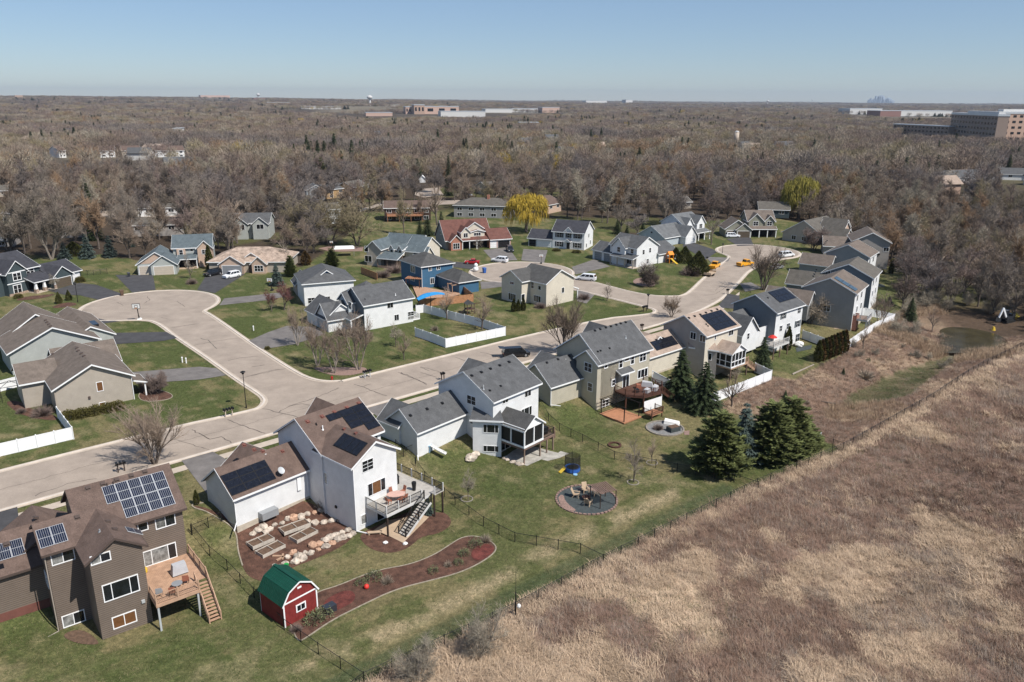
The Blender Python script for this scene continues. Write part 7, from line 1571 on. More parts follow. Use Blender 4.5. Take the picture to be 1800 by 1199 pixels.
# excavator
p=G('w7',760,560);e=empty('excavator',p,math.radians(200),'small white excavator with folded arm beside the pond','excavator')
mb=MB();mb.box(-1.3,-.9,.7,1.0,.9,1.5);mb.box(-1.5,-.9,.8,-.6,.9,1.9);mb.build('body',M['car dark'],e)
for s in(-1,1): mb=MB();mb.box(-1.4,s*1.0-.22,.0,1.4,s*1.0+.22,.62);mb.build('track',M['tyre'],e)
mb=MB();mb.box(-.1,-.6,1.5,1.0,.3,2.8);c=mb.build('cab',M['car dark'],e);mb=MB();mb.box(-.15,-.65,2.8,1.05,.35,2.9);mb.build('cab_roof',M['grey metal'],c)
mb=MB();mb.bar((1.0,.5,1.3),(2.4,.5,3.6),.32,.4);mb.bar((2.4,.5,3.6),(3.3,.5,1.4),.28,.34);mb.build('arm',M['car white'],e);mb=MB();mb.hexa([(3.0,.1,.5),(3.7,.1,.5),(3.7,.9,.5),(3.0,.9,.5),(3.1,.1,1.4),(3.5,.1,1.4),(3.5,.9,1.4),(3.1,.9,1.4)]);mb.build('bucket',M['car dark'],e)
p=G('w7',870,520);mb=MB();mb.blob((0,0,.8),1.2,5,9,6,.2,.6);tag(mb.build('debris_pile',M['plastic yellow'],loc=p),'yellowish bright heap right beside the excavator','heap')
p=G('w7',565,690);mb=MB();mb.tube((0,0,-.1),(0,0,.8),.5,.25,8);tag(mb.build('marker_cone',M['plastic yellow'],loc=p),'yellow marker at the near edge of the pond','marker')
# ================================================================== street furniture
def lamp(zid,b,top,label):
    p=Vector(PZ(zid,*b,0));hh=hfor(p,pix(zid,*top)[1]);e=empty('street_lamp',p,0,label,'street lamp');mb=MB();mb.tube((0,0,0),(0,0,.5),.12,.09,8);mb.tube((0,0,.5),(0,0,hh-.5),.07,.05,8);mb.build('pole',M['black metal'],e)
    mb=MB();mb.lathe((0,0,hh-.55),[(.07,0),(.17,.08),(.22,.34),(.40,.36),(.36,.44),(.05,.58)],10);mb.build('lantern',M['black metal'],e)
lamp('x8',(998,555),(975,325),'black street lamp on the corner lawn at the junction');lamp('z8',(1020,700),(1025,585),'black street lamp at the second street junction');lamp('z8',(1583,280),(1595,205),'black street lamp at the upper cul-de-sac mouth');lamp('y1',(632,790),(625,630),'thin street lamp before the charcoal house driveway')
def mailbox(zid,b,n,label,m='black metal',pm='sidewalk'):
    p=Vector(PZ(zid,*b,0)) if True else None;e=empty('mailbox_stand',p,YAW,label,'mailbox')
    w=.42*n;mb=MB()
    for x in((-w*.3,w*.3) if n>1 else (0,)): mb.box(x-.06,-.06,0,x+.06,.06,1.05)
    mb.box(-w/2,-.1,1.0,w/2,.1,1.08);mb.build('post',M[pm],e)
    for k in range(n):
        x=-w/2+.21+k*.42;mb=MB();mb.box(x-.13,-.28,1.08,x+.13,.28,1.28);mb.tube((x,-.28,1.28),(x,.28,1.28),.13,.13,10);mb.build('mailbox',M[m],e)
mailbox('x8',(892,608),4,'row of black mailboxes on pale posts beside the junction lamp');mailbox('x8',(225,950),3,'black mailboxes at the kerb behind the taupe house roof',pm='dark post');mailbox('y5',(1080,1020),4,'row of dark green mailboxes before the birch bed',pm='galvanised');mailbox('z4',(437,392),2,'pair of black mailboxes on one brown post on the boulevard',pm='dark post');mailbox('z5',(960,190),2,'brown mailbox post between the olive and tan roofed houses',m='dark post',pm='dark post');mailbox('z8',(1000,720),4,'row of black mailboxes under the second street lamp',pm='dark post');mailbox('z8',(1622,590),2,'black mailboxes on the boulevard of the upper street',pm='dark post')
def hoop(zid,b,top,yaw,label,base='black metal'):
    p=Vector(PZ(zid,*b,.03));hh=hfor(p,pix(zid,*top)[1]);e=empty('basketball_hoop',p,math.radians(yaw),label,'basketball hoop');s=hh/3.6
    mb=MB();mb.hexa([(-1.1*s,-.4*s,0),(.1,-.4*s,0),(.1,.4*s,0),(-1.1*s,.4*s,0),(-.9*s,-.25*s,.3),(0,-.25*s,.3),(0,.25*s,.3),(-.9*s,.25*s,.3)]);mb.build('base',M[base],e)
    mb=MB();mb.bar((-.3*s,0,.2),(0,0,2.9*s),.14*s);mb.bar((0,0,2.8*s),(.55*s,0,3.0*s),.1*s);mb.bar((-.9*s,0,.3),(-.2*s,0,1.3*s),.06);mb.build('pole',M['black metal'],e)
    mb=MB();mb.box(.55*s,-.75*s,2.6*s,.6*s,.75*s,3.6*s);bo=mb.build('backboard',M['white sheet'],e)
    mb=MB()
    for a,b_ in(((-.75,2.6),(.75,2.6)),((-.75,3.6),(.75,3.6)),((-.75,2.6),(-.75,3.6)),((.75,2.6),(.75,3.6)),((-.3,2.8),(.3,2.8)),((-.3,3.25),(.3,3.25)),((-.3,2.8),(-.3,3.25)),((.3,2.8),(.3,3.25))): mb.bar((.61*s,a[0]*s,a[1]*s),(.61*s,b_[0]*s,b_[1]*s),.05*s,.07*s)
    mb.build('frame_lines',M['black metal'],bo)
    mb=MB();q=[(.85*s+.23*s*math.cos(t*math.pi/6),.23*s*math.sin(t*math.pi/6),2.75*s) for t in range(13)]
    for i in range(12): mb.bar(q[i],q[i+1],.03)
    mb.build('rim',M['plastic orange'],e)
hoop('y1',(1125,935),(1135,797),-80,'portable basketball hoop standing in the large cul-de-sac','white sheet');hoop('y3',(632,605),(620,497),-95,'basketball hoop at the narrow driveway before the blue spruce');hoop('y7',(735,668),(738,612),-90,'basketball hoop on the sport court behind the white hip roofed house');hoop('y8',(605,735),(603,665),-90,'basketball hoop by the white colonial house driveway')
sheet('sport_court',gp('y3',[(1010,262),(1100,245),(1380,250),(1370,285),(1120,290)],0),M['paver'],.05,'reddish sport court behind the white hip roofed house','court')
for z,x,y,l in(('x8',602,272,'left white utility pipe on the lawn'),('x8',626,277,'right white utility pipe on the lawn'),('y3',488,928,'white curved utility pipe on the middle lawn')):
    p=Vector(PZ(z,x,y,0));mb=MB();mb.tube((0,0,0),(0,0,.85),.11,.11,8);mb.lathe((0,0,.85),[(.15,0),(.15,.1),(.02,.2)],8);tag(mb.build('utility_pipe',M['white paint'],loc=p),l,'utility pipe')
p=Vector(PZ('y5',768,1038,0));e=empty('fire_hydrant',p,0,'red fire hydrant on the corner lawn','fire hydrant');mb=MB();mb.lathe((0,0,0),[(.18,0),(.18,.06),(.12,.08),(.12,.5),(.15,.52),(.13,.62),(.04,.7)],10);mb.build('barrel',M['paint red'],e);mb=MB();mb.tube((-.24,0,.4),(.24,0,.4),.06,.06,8);mb.tube((0,-.22,.36),(0,0,.36),.08,.08,8);mb.build('outlet',M['paint red'],e)
def bin_(z,x,y,m,l,s=1.):
    p=Vector(PZ(z,x,y,.04));e=empty('wheeled_bin',p,.6,l,'bin');mb=MB();mb.hexa([(-.25*s,-.25*s,.05),(.25*s,-.25*s,.05),(.25*s,.25*s,.05),(-.25*s,.25*s,.05),(-.32*s,-.34*s,1.0*s),(.32*s,-.34*s,1.0*s),(.32*s,.34*s,1.0*s),(-.32*s,.34*s,1.0*s)]);mb.build('bin_body',M[m],e);mb=MB();mb.hexa([(-.36*s,-.38*s,1.0*s),(.36*s,-.38*s,1.0*s),(.36*s,.4*s,1.0*s),(-.36*s,.4*s,1.0*s),(-.3*s,-.3*s,1.1*s),(.3*s,-.3*s,1.1*s),(.3*s,.36*s,1.12*s),(-.3*s,.36*s,1.12*s)]);mb.build('lid',M[m],e)
bin_('y1',990,735,'soil','brown wheeled bin at the rim of the large cul-de-sac',1.2);bin_('y4',1110,527,'plastic blue','blue wheeled bin at the middle cul-de-sac',1.3);bin_('y1',1045,582,'car dark','dark wheeled bin between the beige garage doors')
p=Vector(PZ('y4',1037,515,0));mb=MB();mb.blob((0,0,.7),.75,3,10,7,.05,1.);mb.blob((.05,0,1.75),.55,4,10,7,.05,1.);tag(mb.build('inflatable',M['vinyl white'],loc=p,smooth=True),'white rounded inflatable decoration beside the middle cul-de-sac','inflatable')
# ================================================================== toys and play things
A=G('z4',345,955);B=G('z4',455,1015);d=B-A;e=empty('toy_slide',A,math.atan2(d.y,d.x),'child slide with blue top lying on the lawn behind the garage','toy slide');L=d.length;mb=MB();mb.bar((0,0,1.0),(L*.45,0,.55),.5,.06);mb.bar((L*.45,0,.55),(L*.8,0,.2),.5,.06);mb.bar((L*.8,0,.2),(L,0,.12),.5,.06)
for s in(-.27,.27): mb.bar((0,s,1.08),(L*.5,s,.58),.05,.14);mb.bar((L*.5,s,.58),(L,s,.2),.05,.14)
mb.build('chute',M['white sheet'],e);mb=MB();mb.bar((-.1,-.25,0),(0,-.25,1.05),.08);mb.bar((-.1,.25,0),(0,.25,1.05),.08);mb.box(-.3,-.27,.85,.05,.27,1.0);mb.build('ladder',M['light blue plastic'],e)
p=G('w5',360,275);e=empty('trampoline',p,0,'small blue trampoline with black net and yellow slide','trampoline');mb=MB()
q=[(1.05*math.cos(t*math.pi/8),1.05*math.sin(t*math.pi/8)) for t in range(16)]
for i in range(16): a,b=q[i],q[(i+1)%16];mb.hexa([(a[0]*.8,a[1]*.8,.5),(a[0],a[1],.5),(b[0],b[1],.5),(b[0]*.8,b[1]*.8,.5),(a[0]*.8,a[1]*.8,.62),(a[0],a[1],.58),(b[0],b[1],.58),(b[0]*.8,b[1]*.8,.62)]);mb.add([(a[0],a[1],.5),(a[0],a[1],.12),(b[0],b[1],.12),(b[0],b[1],.5)],[(0,1,2,3)])
mb.build('pad',M['plastic blue'],e);mb=MB();mb.add([(x*.82,y*.82,.52) for x,y in q],[tuple(range(16))]);mb.build('jumping_mat',M['black metal'],e);mb=MB()
for i in range(16): a,b=q[i],q[(i+1)%16];mb.add([(a[0],a[1],.6),(b[0],b[1],.6),(b[0]*.92,b[1]*.92,2.3),(a[0]*.92,a[1]*.92,2.3)],[(0,1,2,3)])
mb.build('net',M['net mesh'],e)
for i in range(0,16,4): mb=MB();mb.tube((q[i][0],q[i][1],0),(q[i][0]*.94,q[i][1]*.94,2.35),.035,.035,6);mb.build('pole',M['black metal'],e)
mb=MB();mb.bar((-1.0,-.2,.6),(-1.75,-.75,.08),.5,.06);mb.build('slide',M['plastic yellow'],e);mb=MB();mb.lathe((.3,-1.2,0),[(.3,0),(.3,.1),(.0,.12)],10);mb.build('step',M['light blue plastic'],e)
# fire pit furniture
def chair(z,x,y,yaw,l):
    p=G(z,x,y,.06);e=empty('wooden_armchair',p,math.radians(yaw),l,'chair','wooden armchairs round the fire pit')
    mb=MB();mb.hexa([(-.3,-.3,.26),(.32,-.3,.38),(.32,.3,.38),(-.3,.3,.26),(-.3,-.3,.30),(.32,-.3,.42),(.32,.3,.42),(-.3,.3,.30)]);mb.build('seat',M['chair wood'],e)
    mb=MB();mb.hexa([(-.34,-.3,.26),(-.28,-.3,.26),(-.28,.3,.26),(-.34,.3,.26),(-.72,-.33,1.12),(-.67,-.33,1.12),(-.67,.33,1.12),(-.72,.33,1.12)]);mb.build('backrest',M['chair wood'],e)
    for s in(-1,1):
        mb=MB();mb.box(-.45,s*.36-.07,.58,.4,s*.36+.07,.62);mb.build('armrest',M['chair wood'],e);mb=MB();mb.bar((.32,s*.34,0),(.32,s*.34,.6),.09,.09);mb.bar((-.5,s*.34,0),(-.25,s*.34,.34),.08);mb.build('leg',M['chair wood'],e)
chair('w5',430,740,-15,'wooden armchair at the left of the fire pit');chair('w5',590,660,-75,'wooden armchair behind the fire pit');chair('w5',770,715,195,'wooden armchair at the right of the fire pit');chair('w5',640,880,60,'wooden armchair with its back to the viewer before the fire pit') 
p=G('w5',600,790,.06);e=empty('fire_pit',p,0,'rusty round fire pit bowl in the gravel circle','fire pit');mb=MB();mb.lathe((0,0,.12),[(.3,0),(.48,.18),(.52,.3),(.46,.3),(.3,.15)],12);mb.build('bowl',M['red deck'],e)
for k in range(3): mb=MB();mb.bar((.3*math.cos(k*2.1),.3*math.sin(k*2.1),.2),(.42*math.cos(k*2.1),.42*math.sin(k*2.1),0),.05);mb.build('leg',M['black metal'],e)
p=G('w5',800,890,.05);e=empty('slatted_pergola',p,math.radians(25),'small slatted shade pergola at the edge of the gravel circle','pergola')
mb=MB()
for k in range(9): mb.box(-.2+k*.27,-.9,2.0,-.2+k*.27+.17,1.7,2.06)
mb.build('slat_roof',M['old rail'],e)
for x in(-.1,2.1):
    for y in(-.8,1.6): mb=MB();mb.bar((x,y,0),(x,y,2.0),.09);mb.build('post',M['dark post'],e)
# round garden contents
p=G('w4',1150,1030,.06);e=empty('garden_box',p,.5,'dark planter box in the round paved garden','planter');mb=MB();mb.box(-.9,-.6,0,.9,.6,.65);mb.build('box',M['slate gravel'],e);mb=MB();mb.box(-.8,-.5,.65,.8,.5,.72);mb.build('soil',M['soil'],e)
p=G('w4',1130,940,.06);mb=MB();mb.hexa([(-1.2,-.5,0),(1.2,-.5,0),(1.2,.5,0),(-1.2,.5,0),(-1.1,-.4,.5),(1.0,-.35,.3),(1.1,.4,.4),(-1.1,.4,.65)]);o=mb.build('covered_bench',M['white sheet'],loc=p);o.rotation_euler=(0,0,-.3);tag(o,'white covered bench at the back of the round paved garden','covered bench')
bed('stepping_pad','w4',[(1290,1035),(1295,1085),(1360,1090),(1365,1030)],'paver','square paver pad beside the round paved garden',dz=.05,ch=0)
# deck furniture on the white house
def onH(h,u,v,z): x=h.c*u-h.s*v;y=h.s*u+h.c*v;return Vector((x,y,z))
p=onH(HB,53.4,64.2,.21);e=empty('deck_table',p,.3,'oval pinkish table on the grey deck','table');mb=MB();mb.lathe((0,0,.68),[(.02,0),(1.0,.0),(1.0,.05),(.02,.05)],18,1.1,.75);mb.build('tabletop',M['pink table'],e)
for sx in(-.6,.6):
    for sy in(-.4,.4): mb=MB();mb.bar((sx,sy,0),(sx,sy,.68),.07);mb.build('leg',M['teak'],e)
for i,(u,v,yw,l) in enumerate(((52.1,64.0,0,'left end'),(53.1,63.2,95,'front left'),(53.9,63.25,85,'front right'),(54.8,64.6,180,'right end'),(53.7,65.2,-90,'back'))):
    e=empty('deck_chair',onH(HB,u,v,.21),HB.yaw+math.radians(yw),'reddish wooden chair at the %s of the deck table'%l,'chair','chairs round the deck table');mb=MB();mb.box(-.24,-.24,.42,.24,.24,.47);mb.build('seat',M['teak'],e);mb=MB();mb.hexa([(-.26,-.24,.45),(-.22,-.24,.45),(-.22,.24,.45),(-.26,.24,.45),(-.4,-.24,1.0),(-.36,-.24,1.0),(-.36,.24,1.0),(-.4,.24,1.0)]);mb.build('backrest',M['teak'],e)
    for sx in(-.2,.2):
        for sy in(-.2,.2): mb=MB();mb.bar((sx,sy,0),(sx,sy,.42),.05);mb.build('leg',M['teak'],e)
e=empty('grill',onH(HB,55.8,67.2,.21),HB.yaw,'black covered grill on the grey deck landing','grill');mb=MB();mb.box(-.45,-.3,0,.45,.3,.9);mb.build('cart',M['black metal'],e);mb=MB();mb.hexa([(-.5,-.33,.9),(.5,-.33,.9),(.5,.33,.9),(-.5,.33,.9),(-.4,-.2,1.25),(.4,-.2,1.25),(.4,.2,1.25),(-.4,.2,1.25)]);mb.build('lid',M['black metal'],e)
p=onH(HB,56.3,64.3,.21);mb=MB();mb.lathe((0,0,0),[(.2,0),(.24,.5),(.3,.95),(.27,1.1),(.05,1.2)],10);tag(mb.build('smoker',M['black metal'],loc=p),'black round smoker near the deck stairs','smoker')
# taupe deck things
e=empty('covered_grill',onH(HA,17.0,72.6,.26),HA.yaw,'grill under a light grey cover on the cedar deck','grill');mb=MB();mb.hexa([(-.75,-.4,.12),(.75,-.4,.12),(.75,.4,.12),(-.75,.4,.12),(-.6,-.28,1.2),(.6,-.28,1.2),(.6,.28,1.2),(-.6,.28,1.2)]);mb.build('cover',M['cover grey'],e)
for s in(-.6,.6): mb=MB();mb.bar((s,0,0),(s,0,.13),.6,.08);mb.build('wheel',M['tyre'],e)
p=onH(HA,14.4,74.9,.26);mb=MB();mb.lathe((0,0,0),[(.2,0),(.26,.1),(.26,.4),(.2,.55)],10);tag(mb.build('drum',M['plastic yellow'],loc=p),'orange yellow drum at the wall on the cedar deck','drum')
for u,v,l,m in((14.4,70.0,'left dark metal chair at the corner of the cedar deck','grey metal'),(15.4,69.4,'red cushioned chair by the cedar deck railing','teak'),(17.0,70.6,'red cushioned chair near the cedar deck stairs','teak')):
    e=empty('deck_chair',onH(HA,u,v,.26),HA.yaw+1.2,l,'chair');mb=MB();mb.box(-.28,-.28,.4,.28,.28,.5);mb.build('seat',M['teak' if m=='teak' else 'grey metal'],e);mb=MB();mb.box(-.3,-.28,.5,-.24,.28,1.0);mb.build('backrest',M[m],e)
    for sx in(-.24,.24):
        for sy in(-.24,.24): mb=MB();mb.bar((sx,sy,0),(sx,sy,.4),.04);mb.build('leg',M['black metal'],e)
e=empty('side_table',onH(HA,16.1,70.3,.26),HA.yaw,'dark round side table on the cedar deck','table');mb=MB();mb.lathe((0,0,.5),[(.02,0),(.5,0),(.5,.04),(.02,.04)],14);mb.build('tabletop',M['grey metal'],e);mb=MB();mb.bar((0,0,0),(0,0,.5),.06);mb.build('leg',M['black metal'],e)
for i,(u,v,w_,d_,hh,l) in enumerate(((93.2,75.2,.9,.5,.6,'dark grill'),(94.6,74.2,1.3,.8,.55,'grey cover over a low table'),(96.4,74.0,1.6,.8,.7,'grey cover over a bench'),(96.8,76.0,1.0,1.9,.75,'pale grey cover over a sofa'),(94.9,76.2,.9,.9,.7,'brown square table'))):
    p=uv2w(u,v);mb=MB();mb.hexa([(-w_/2,-d_/2,0),(w_/2,-d_/2,0),(w_/2,d_/2,0),(-w_/2,d_/2,0),(-w_*.42,-d_*.4,hh),(w_*.42,-d_*.4,hh*.85),(w_*.4,d_*.42,hh*1.1),(-w_*.42,d_*.42,hh)]);o=mb.build('covered_furniture' if 'cover' in l else ('grill' if 'grill' in l else 'table'),M['black metal' if 'grill' in l else ('teak' if 'brown' in l else 'cover grey')],loc=(p[0],p[1],.16));o.rotation_euler=(0,0,YAW+.2*i);tag(o,l+' on the dark red angled deck','furniture')
# small garden odds and ends
p=G('z3',915,605);mb=MB();mb.blob((0,0,.25),.28,2,10,7,.0,1.);tag(mb.build('garden_ball',M['plastic red'],loc=p,smooth=True),'bright red ball in the mulch island','ball')
p=G('z3',428,472);mb=MB();mb.lathe((0,0,0),[(.2,0),(.26,.3),(.26,.35),(.2,.35)],10);tag(mb.build('bucket',M['plastic green'],loc=p),'green bucket beside the boulders behind the shed','bucket')
p=G('z3',690,745);e=empty('storage_tub',p,.8,'dark blue rectangular tub half hidden behind the shed shrubs','tub');mb=MB();mb.box(-.6,-.4,0,.6,.4,.75);mb.build('tub_body',M['car dark'],e)
for x,y,l in((1150,335,'white bag lying on the mulch under the deck'),(1030,330,'small white bucket in the mulch under the deck')):
    p=G('z3',x,y);mb=MB();mb.blob((0,0,.12),.3,x,8,5,.15,.5);tag(mb.build('bag',M['white sheet'],loc=p),l,'bag')
p=G('z2',1195,985);mb=MB();mb.box(-.8,-.2,.25,.8,.2,.35);mb.box(-.7,-.18,0,-.55,.18,.25);mb.box(.55,-.18,0,.7,.18,.25);o=mb.build('bench',M['patio'],loc=p);o.rotation_euler=(0,0,.15);tag(o,'low tan bench under the grey deck','bench')
for i,(x,y) in enumerate(((590,1125),(610,1140),(625,1128))):
    p=G('z2',x,y);mb=MB();mb.bar((-.5,0,.12),(.5,0,.12),.2,.15);o=mb.build('timber',M['cedar rail'],loc=p);o.rotation_euler=(0,0,.9*i);tag(o,'loose pale timber piece behind the shed, %s'%('left','middle','right')[i],'timber','loose timbers behind the shed')
p=G('w8',1238,512);hh=hfor(p,pix('w8',1250,20)[1]);e=empty('antenna_mast',p,0,'thin tall mast with a small white instrument beside the field fence','mast');mb=MB();mb.tube((0,0,0),(0,0,hh*.55),.07,.06,6);mb.tube((0,0,hh*.55),(0,0,hh),.025,.015,6);mb.build('pole',M['black metal'],e);mb=MB();mb.blob((.3,-.1,1.35),.2,3,8,6,.05,1.2);mb.build('instrument',M['white sheet'],e)
p=G('x6',1313,560);e=empty('notice_board',p,.5,'pale grey board standing right of the pine clump','board');mb=MB();mb.box(-.7,-.05,.5,.7,.05,1.9);mb.build('panel',M['galvanised'],e)
for s in(-.6,.6): mb=MB();mb.bar((s,0,0),(s,0,.5),.08);mb.build('post',M['dark post'],e)
for z,x,y,r,ln,l in(('x6',1370,265,.15,3.5,'dark log lying on the brown bank'),('x6',1220,40,.16,8,'pale log at the lower edge of the green lawn')):
    p=G(z,x,y);mb=MB();mb.tube((-ln/2,0,.1),(ln/2,0,.12),r,r*.7,7);o=mb.build('log',M['bark' if r<.16 else 'pale bark'],loc=p);o.rotation_euler=(0,0,-.5 if r<.16 else .75);tag(o,l,'log')
p=G('w9',1300,500);mb=MB();mb.blob((0,0,.5),.6,3,9,6,.1,.9);tag(mb.build('garden_ornament',M['white sheet'],loc=p),'white upright ornament at the dark ring on the far lawn','ornament')
p=G('z6',1270,668);mb=MB();mb.blob((0,0,.5),.9,6,9,6,.12,.7);tag(mb.build('covered_heap',M['white sheet'],loc=p),'white covered heap at the foot of the tall white house','covered heap')
p=onH(h0:=HB,0,0,0) if False else G('z6',850,655);mb=MB();mb.hexa([(-1.2,-.7,.1),(1.2,-.7,.1),(1.2,.7,.1),(-1.2,.7,.1),(-1.1,-.6,.7),(1.1,-.6,.7),(1.1,.6,.7),(-1.1,.6,.7)]);tag(mb.build('covered_pool',M['light blue plastic'],loc=p),'pale blue covered tub before the gabled garage wing','tub')
p=G('z6',905,635);mb=MB();mb.tube((0,0,.7),(.25,-.1,.7),.65,.65,14);tag(mb.build('round_toy',M['plastic blue'],loc=p),'round blue toy beside the spruce and the white deck','toy')
p=uv2w(133.6,75.4);e=empty('patio_umbrella',(p[0],p[1],-.1),0,'small red folded umbrella on the white house deck','umbrella');mb=MB();mb.tube((0,0,0),(0,0,2.0),.04,.03,6);mb.build('pole',M['grey metal'],e);mb=MB();mb.lathe((0,0,1.5),[(.9,0),(.5,.3),(.02,.5)],8);mb.build('canopy',M['plastic red'],e)
# play sets
p=Vector(PZ('z8',1185,350,0));e=empty('play_slide',p,math.radians(-60),'orange play tower with a yellow slide on the lawn','play set');mb=MB()
for x in(-.7,.7):
    for y in(-.7,.7): mb.bar((x,y,0),(x,y,2.4),.12)
mb.box(-.75,-.75,1.2,.75,.75,1.3);mb.build('tower',M['plastic orange'],e);mb=MB();mb.extr([(-.9,-.9,2.4),(.9,-.9,2.4),(0,-.9,3.3)],(0,1.8,0));mb.build('roof',M['plastic orange'],e);mb=MB();mb.bar((.7,0,1.3),(2.2,0,.6),.6,.1);mb.bar((2.2,0,.6),(3.4,0,.2),.6,.1);mb.build('slide',M['plastic yellow'],e)
p=Vector(PZ('z8',1290,345,0));e=empty('swing_set',p,math.radians(-15),'blue swing set frame behind the orange slide','swing set');mb=MB();mb.bar((-2,0,2.3),(2,0,2.3),.1)
for x in(-2,2): mb.bar((x,-.8,0),(x,0,2.3),.09);mb.bar((x,.8,0),(x,0,2.3),.09)
mb.build('frame',M['plastic blue'],e)
for x in(-1,0,1): mb=MB();mb.bar((x-.2,0,2.3),(x-.2,0,.6),.02);mb.bar((x+.2,0,2.3),(x+.2,0,.6),.02);mb.box(x-.25,-.12,.55,x+.25,.12,.6);mb.build('swing',M['black metal'],e)
p=Vector(PZ('y4',985,870,0));e=empty('wooden_playset',p,.4,'brown wooden playset with a dark roof outside the vinyl fence','play set');mb=MB()
for x in(-.8,.8):
    for y in(-.8,.8): mb.bar((x,y,0),(x,y,2.3),.14)
mb.box(-.85,-.85,1.1,.85,.85,1.2);mb.bar((.8,0,2.2),(3.6,0,2.2),.12);mb.bar((3.6,-.8,0),(3.6,0,2.2),.1);mb.bar((3.6,.8,0),(3.6,0,2.2),.1);mb.build('frame',M['red deck'],e);mb=MB();mb.extr([(-1,-1,2.3),(1,-1,2.3),(0,-1,3.0)],(0,2,0));mb.build('roof',M['dark grey shingles'],e);mb=MB();mb.bar((-.8,0,1.2),(-2.4,0,.15),.5,.06);mb.build('slide',M['dark post'],e)
# blue canopy, decking and pergola by the blue house
A=Vector(PZ('y4',540,735,2.6));B=Vector(PZ('y4',770,690,2.6));d=B-A;e=empty('shade_canopy',Vector((A.x,A.y,0)),math.atan2(d.y,d.x),'long bright blue shade canopy beside the white house','canopy');L=d.length;mb=MB();N_=8
for i in range(N_):
    t0,t1=i/N_,(i+1)/N_;f=lambda t:2.4+.75*math.sin(math.pi*t);w=lambda t:.5+.9*math.sin(math.pi*min(1,max(0,t*.9+.05)));mb.hexa([(L*t0,-w(t0),f(t0)-.35),(L*t1,-w(t1),f(t1)-.35),(L*t1,0,f(t1)),(L*t0,0,f(t0)),(L*t0,-w(t0),f(t0)-.3),(L*t1,-w(t1),f(t1)-.3),(L*t1,0,f(t1)+.05),(L*t0,0,f(t0)+.05)]);mb.hexa([(L*t0,0,f(t0)),(L*t1,0,f(t1)),(L*t1,w(t1),f(t1)-.35),(L*t0,w(t0),f(t0)-.35),(L*t0,0,f(t0)+.05),(L*t1,0,f(t1)+.05),(L*t1,w(t1),f(t1)-.3),(L*t0,w(t0),f(t0)-.3)])
mb.build('fabric',M['canopy blue'],e)
for x in(.3,L*.5,L-.3): mb=MB();mb.tube((x,0,0),(x,0,2.3),.06,.05,6);mb.build('pole',M['dark post'],e)
sheet('pool_deck',V0('y4',[(505,650),(600,655),(780,690),(900,690),(905,720),(640,790),(560,780)]),M['cedar deck'],.35,'pale cedar decking under the blue canopy','deck')
p=Vector(PZ('y4',520,655,0));e=empty('pergola',p,math.radians(-10),'orange brown pergola beside the blue house','pergola');mb=MB()
for k in range(8): mb.box(-1.9+k*.52,-1.4,2.6,-1.9+k*.52+.3,1.4,2.7)
mb.build('slat_roof',M['orange deck'],e)
for x in(-1.7,1.7):
    for y in(-1.2,1.2): mb=MB();mb.bar((x,y,0),(x,y,2.6),.15);mb.build('post',M['red rail'],e)
p=Vector(PZ('y4',870,700,0));e=empty('arbor_frame',p,math.radians(36),'open cedar arbor frame inside the cedar fence','arbor');mb=MB()
for x in(-1.6,1.6):
    for y in(-1,1): mb.bar((x,y,0),(x,y,2.4),.12)
for y in(-1,1): mb.bar((-1.8,y,2.4),(1.8,y,2.4),.1,.16)
for x in(-1.6,0,1.6): mb.bar((x,-1.2,2.55),(x,1.2,2.55),.08,.12)
mb.build('frame',M['cedar rail'],e)
p=Vector(PZ('y3',1225,320,0));e=empty('shade_tent',p,.2,'white flat shade tent behind the white hip roofed house','tent');mb=MB();mb.hexa([(-3,-2,2.3),(3,-2,2.3),(3,2,2.3),(-3,2,2.3),(-2.6,-1.6,2.7),(2.6,-1.6,2.7),(2.6,1.6,2.7),(-2.6,1.6,2.7)]);mb.build('canopy',M['white sheet'],e)
for x in(-2.8,2.8):
    for y in(-1.8,1.8): mb=MB();mb.bar((x,y,0),(x,y,2.3),.08);mb.build('pole',M['grey metal'],e)
p=G('y2',85,720);e=empty('gazebo_frame',p,math.radians(38),'thin black gazebo frame behind the beige house','gazebo');mb=MB()
for x in(-1.4,1.4):
    for y in(-1.2,1.2): mb.bar((x,y,0),(x,y,2.3),.07);mb.bar((x,y,2.3),(0,0,2.9),.05)
for y in(-1.2,1.2): mb.bar((-1.4,y,2.3),(1.4,y,2.3),.06)
for x in(-1.4,1.4): mb.bar((x,-1.2,2.3),(x,1.2,2.3),.06)
mb.build('frame',M['black metal'],e)
# ================================================================== far landmarks
def farbox(name,label,cat,zid,x0,x1,yb,hpx,m,dep=40,bands=0,z=0,yb2=None):
    A=Vector(PZ(zid,x0,yb,z));B=Vector(PZ(zid,x1,yb2 or yb,z));d=B-A;W_=d.length;hh=hpx/ZT[zid][2]*A.length/F/.97*(1. if A.length<3200 else .8);e=empty(name,A,math.atan2(d.y,d.x),label,cat);zz_=max(0.,H1(A.x,A.y));e.location.z=zz_-2;mb=MB();mb.box(0,0,0,W_,dep,hh+2);mb.build('wall',M[m],e)
    r=MB();r.box(-.5,-.5,hh+2,W_+.5,dep+.5,hh+2+max(.6,hh*.08));r.build('roof',M['galvanised' if m!='steel siding' else 'grey metal'],e)
    for k in range(bands):
        zz=2+hh*(k+.35)/bands;n=max(3,int(W_/ (hh/bands*1.3)))
        n=min(n,16);b=MB();b.box(-W_*.25/n,-.12,0,W_*.25/n,.05,hh/bands*.42);me=None
        for j in range(n):
            o=b.build('window',M['dark glass'],e) if me is None else put('window',me,e);me=o.data;o.location=(W_*(j+.5)/n,0,zz)
    return e,W_,hh
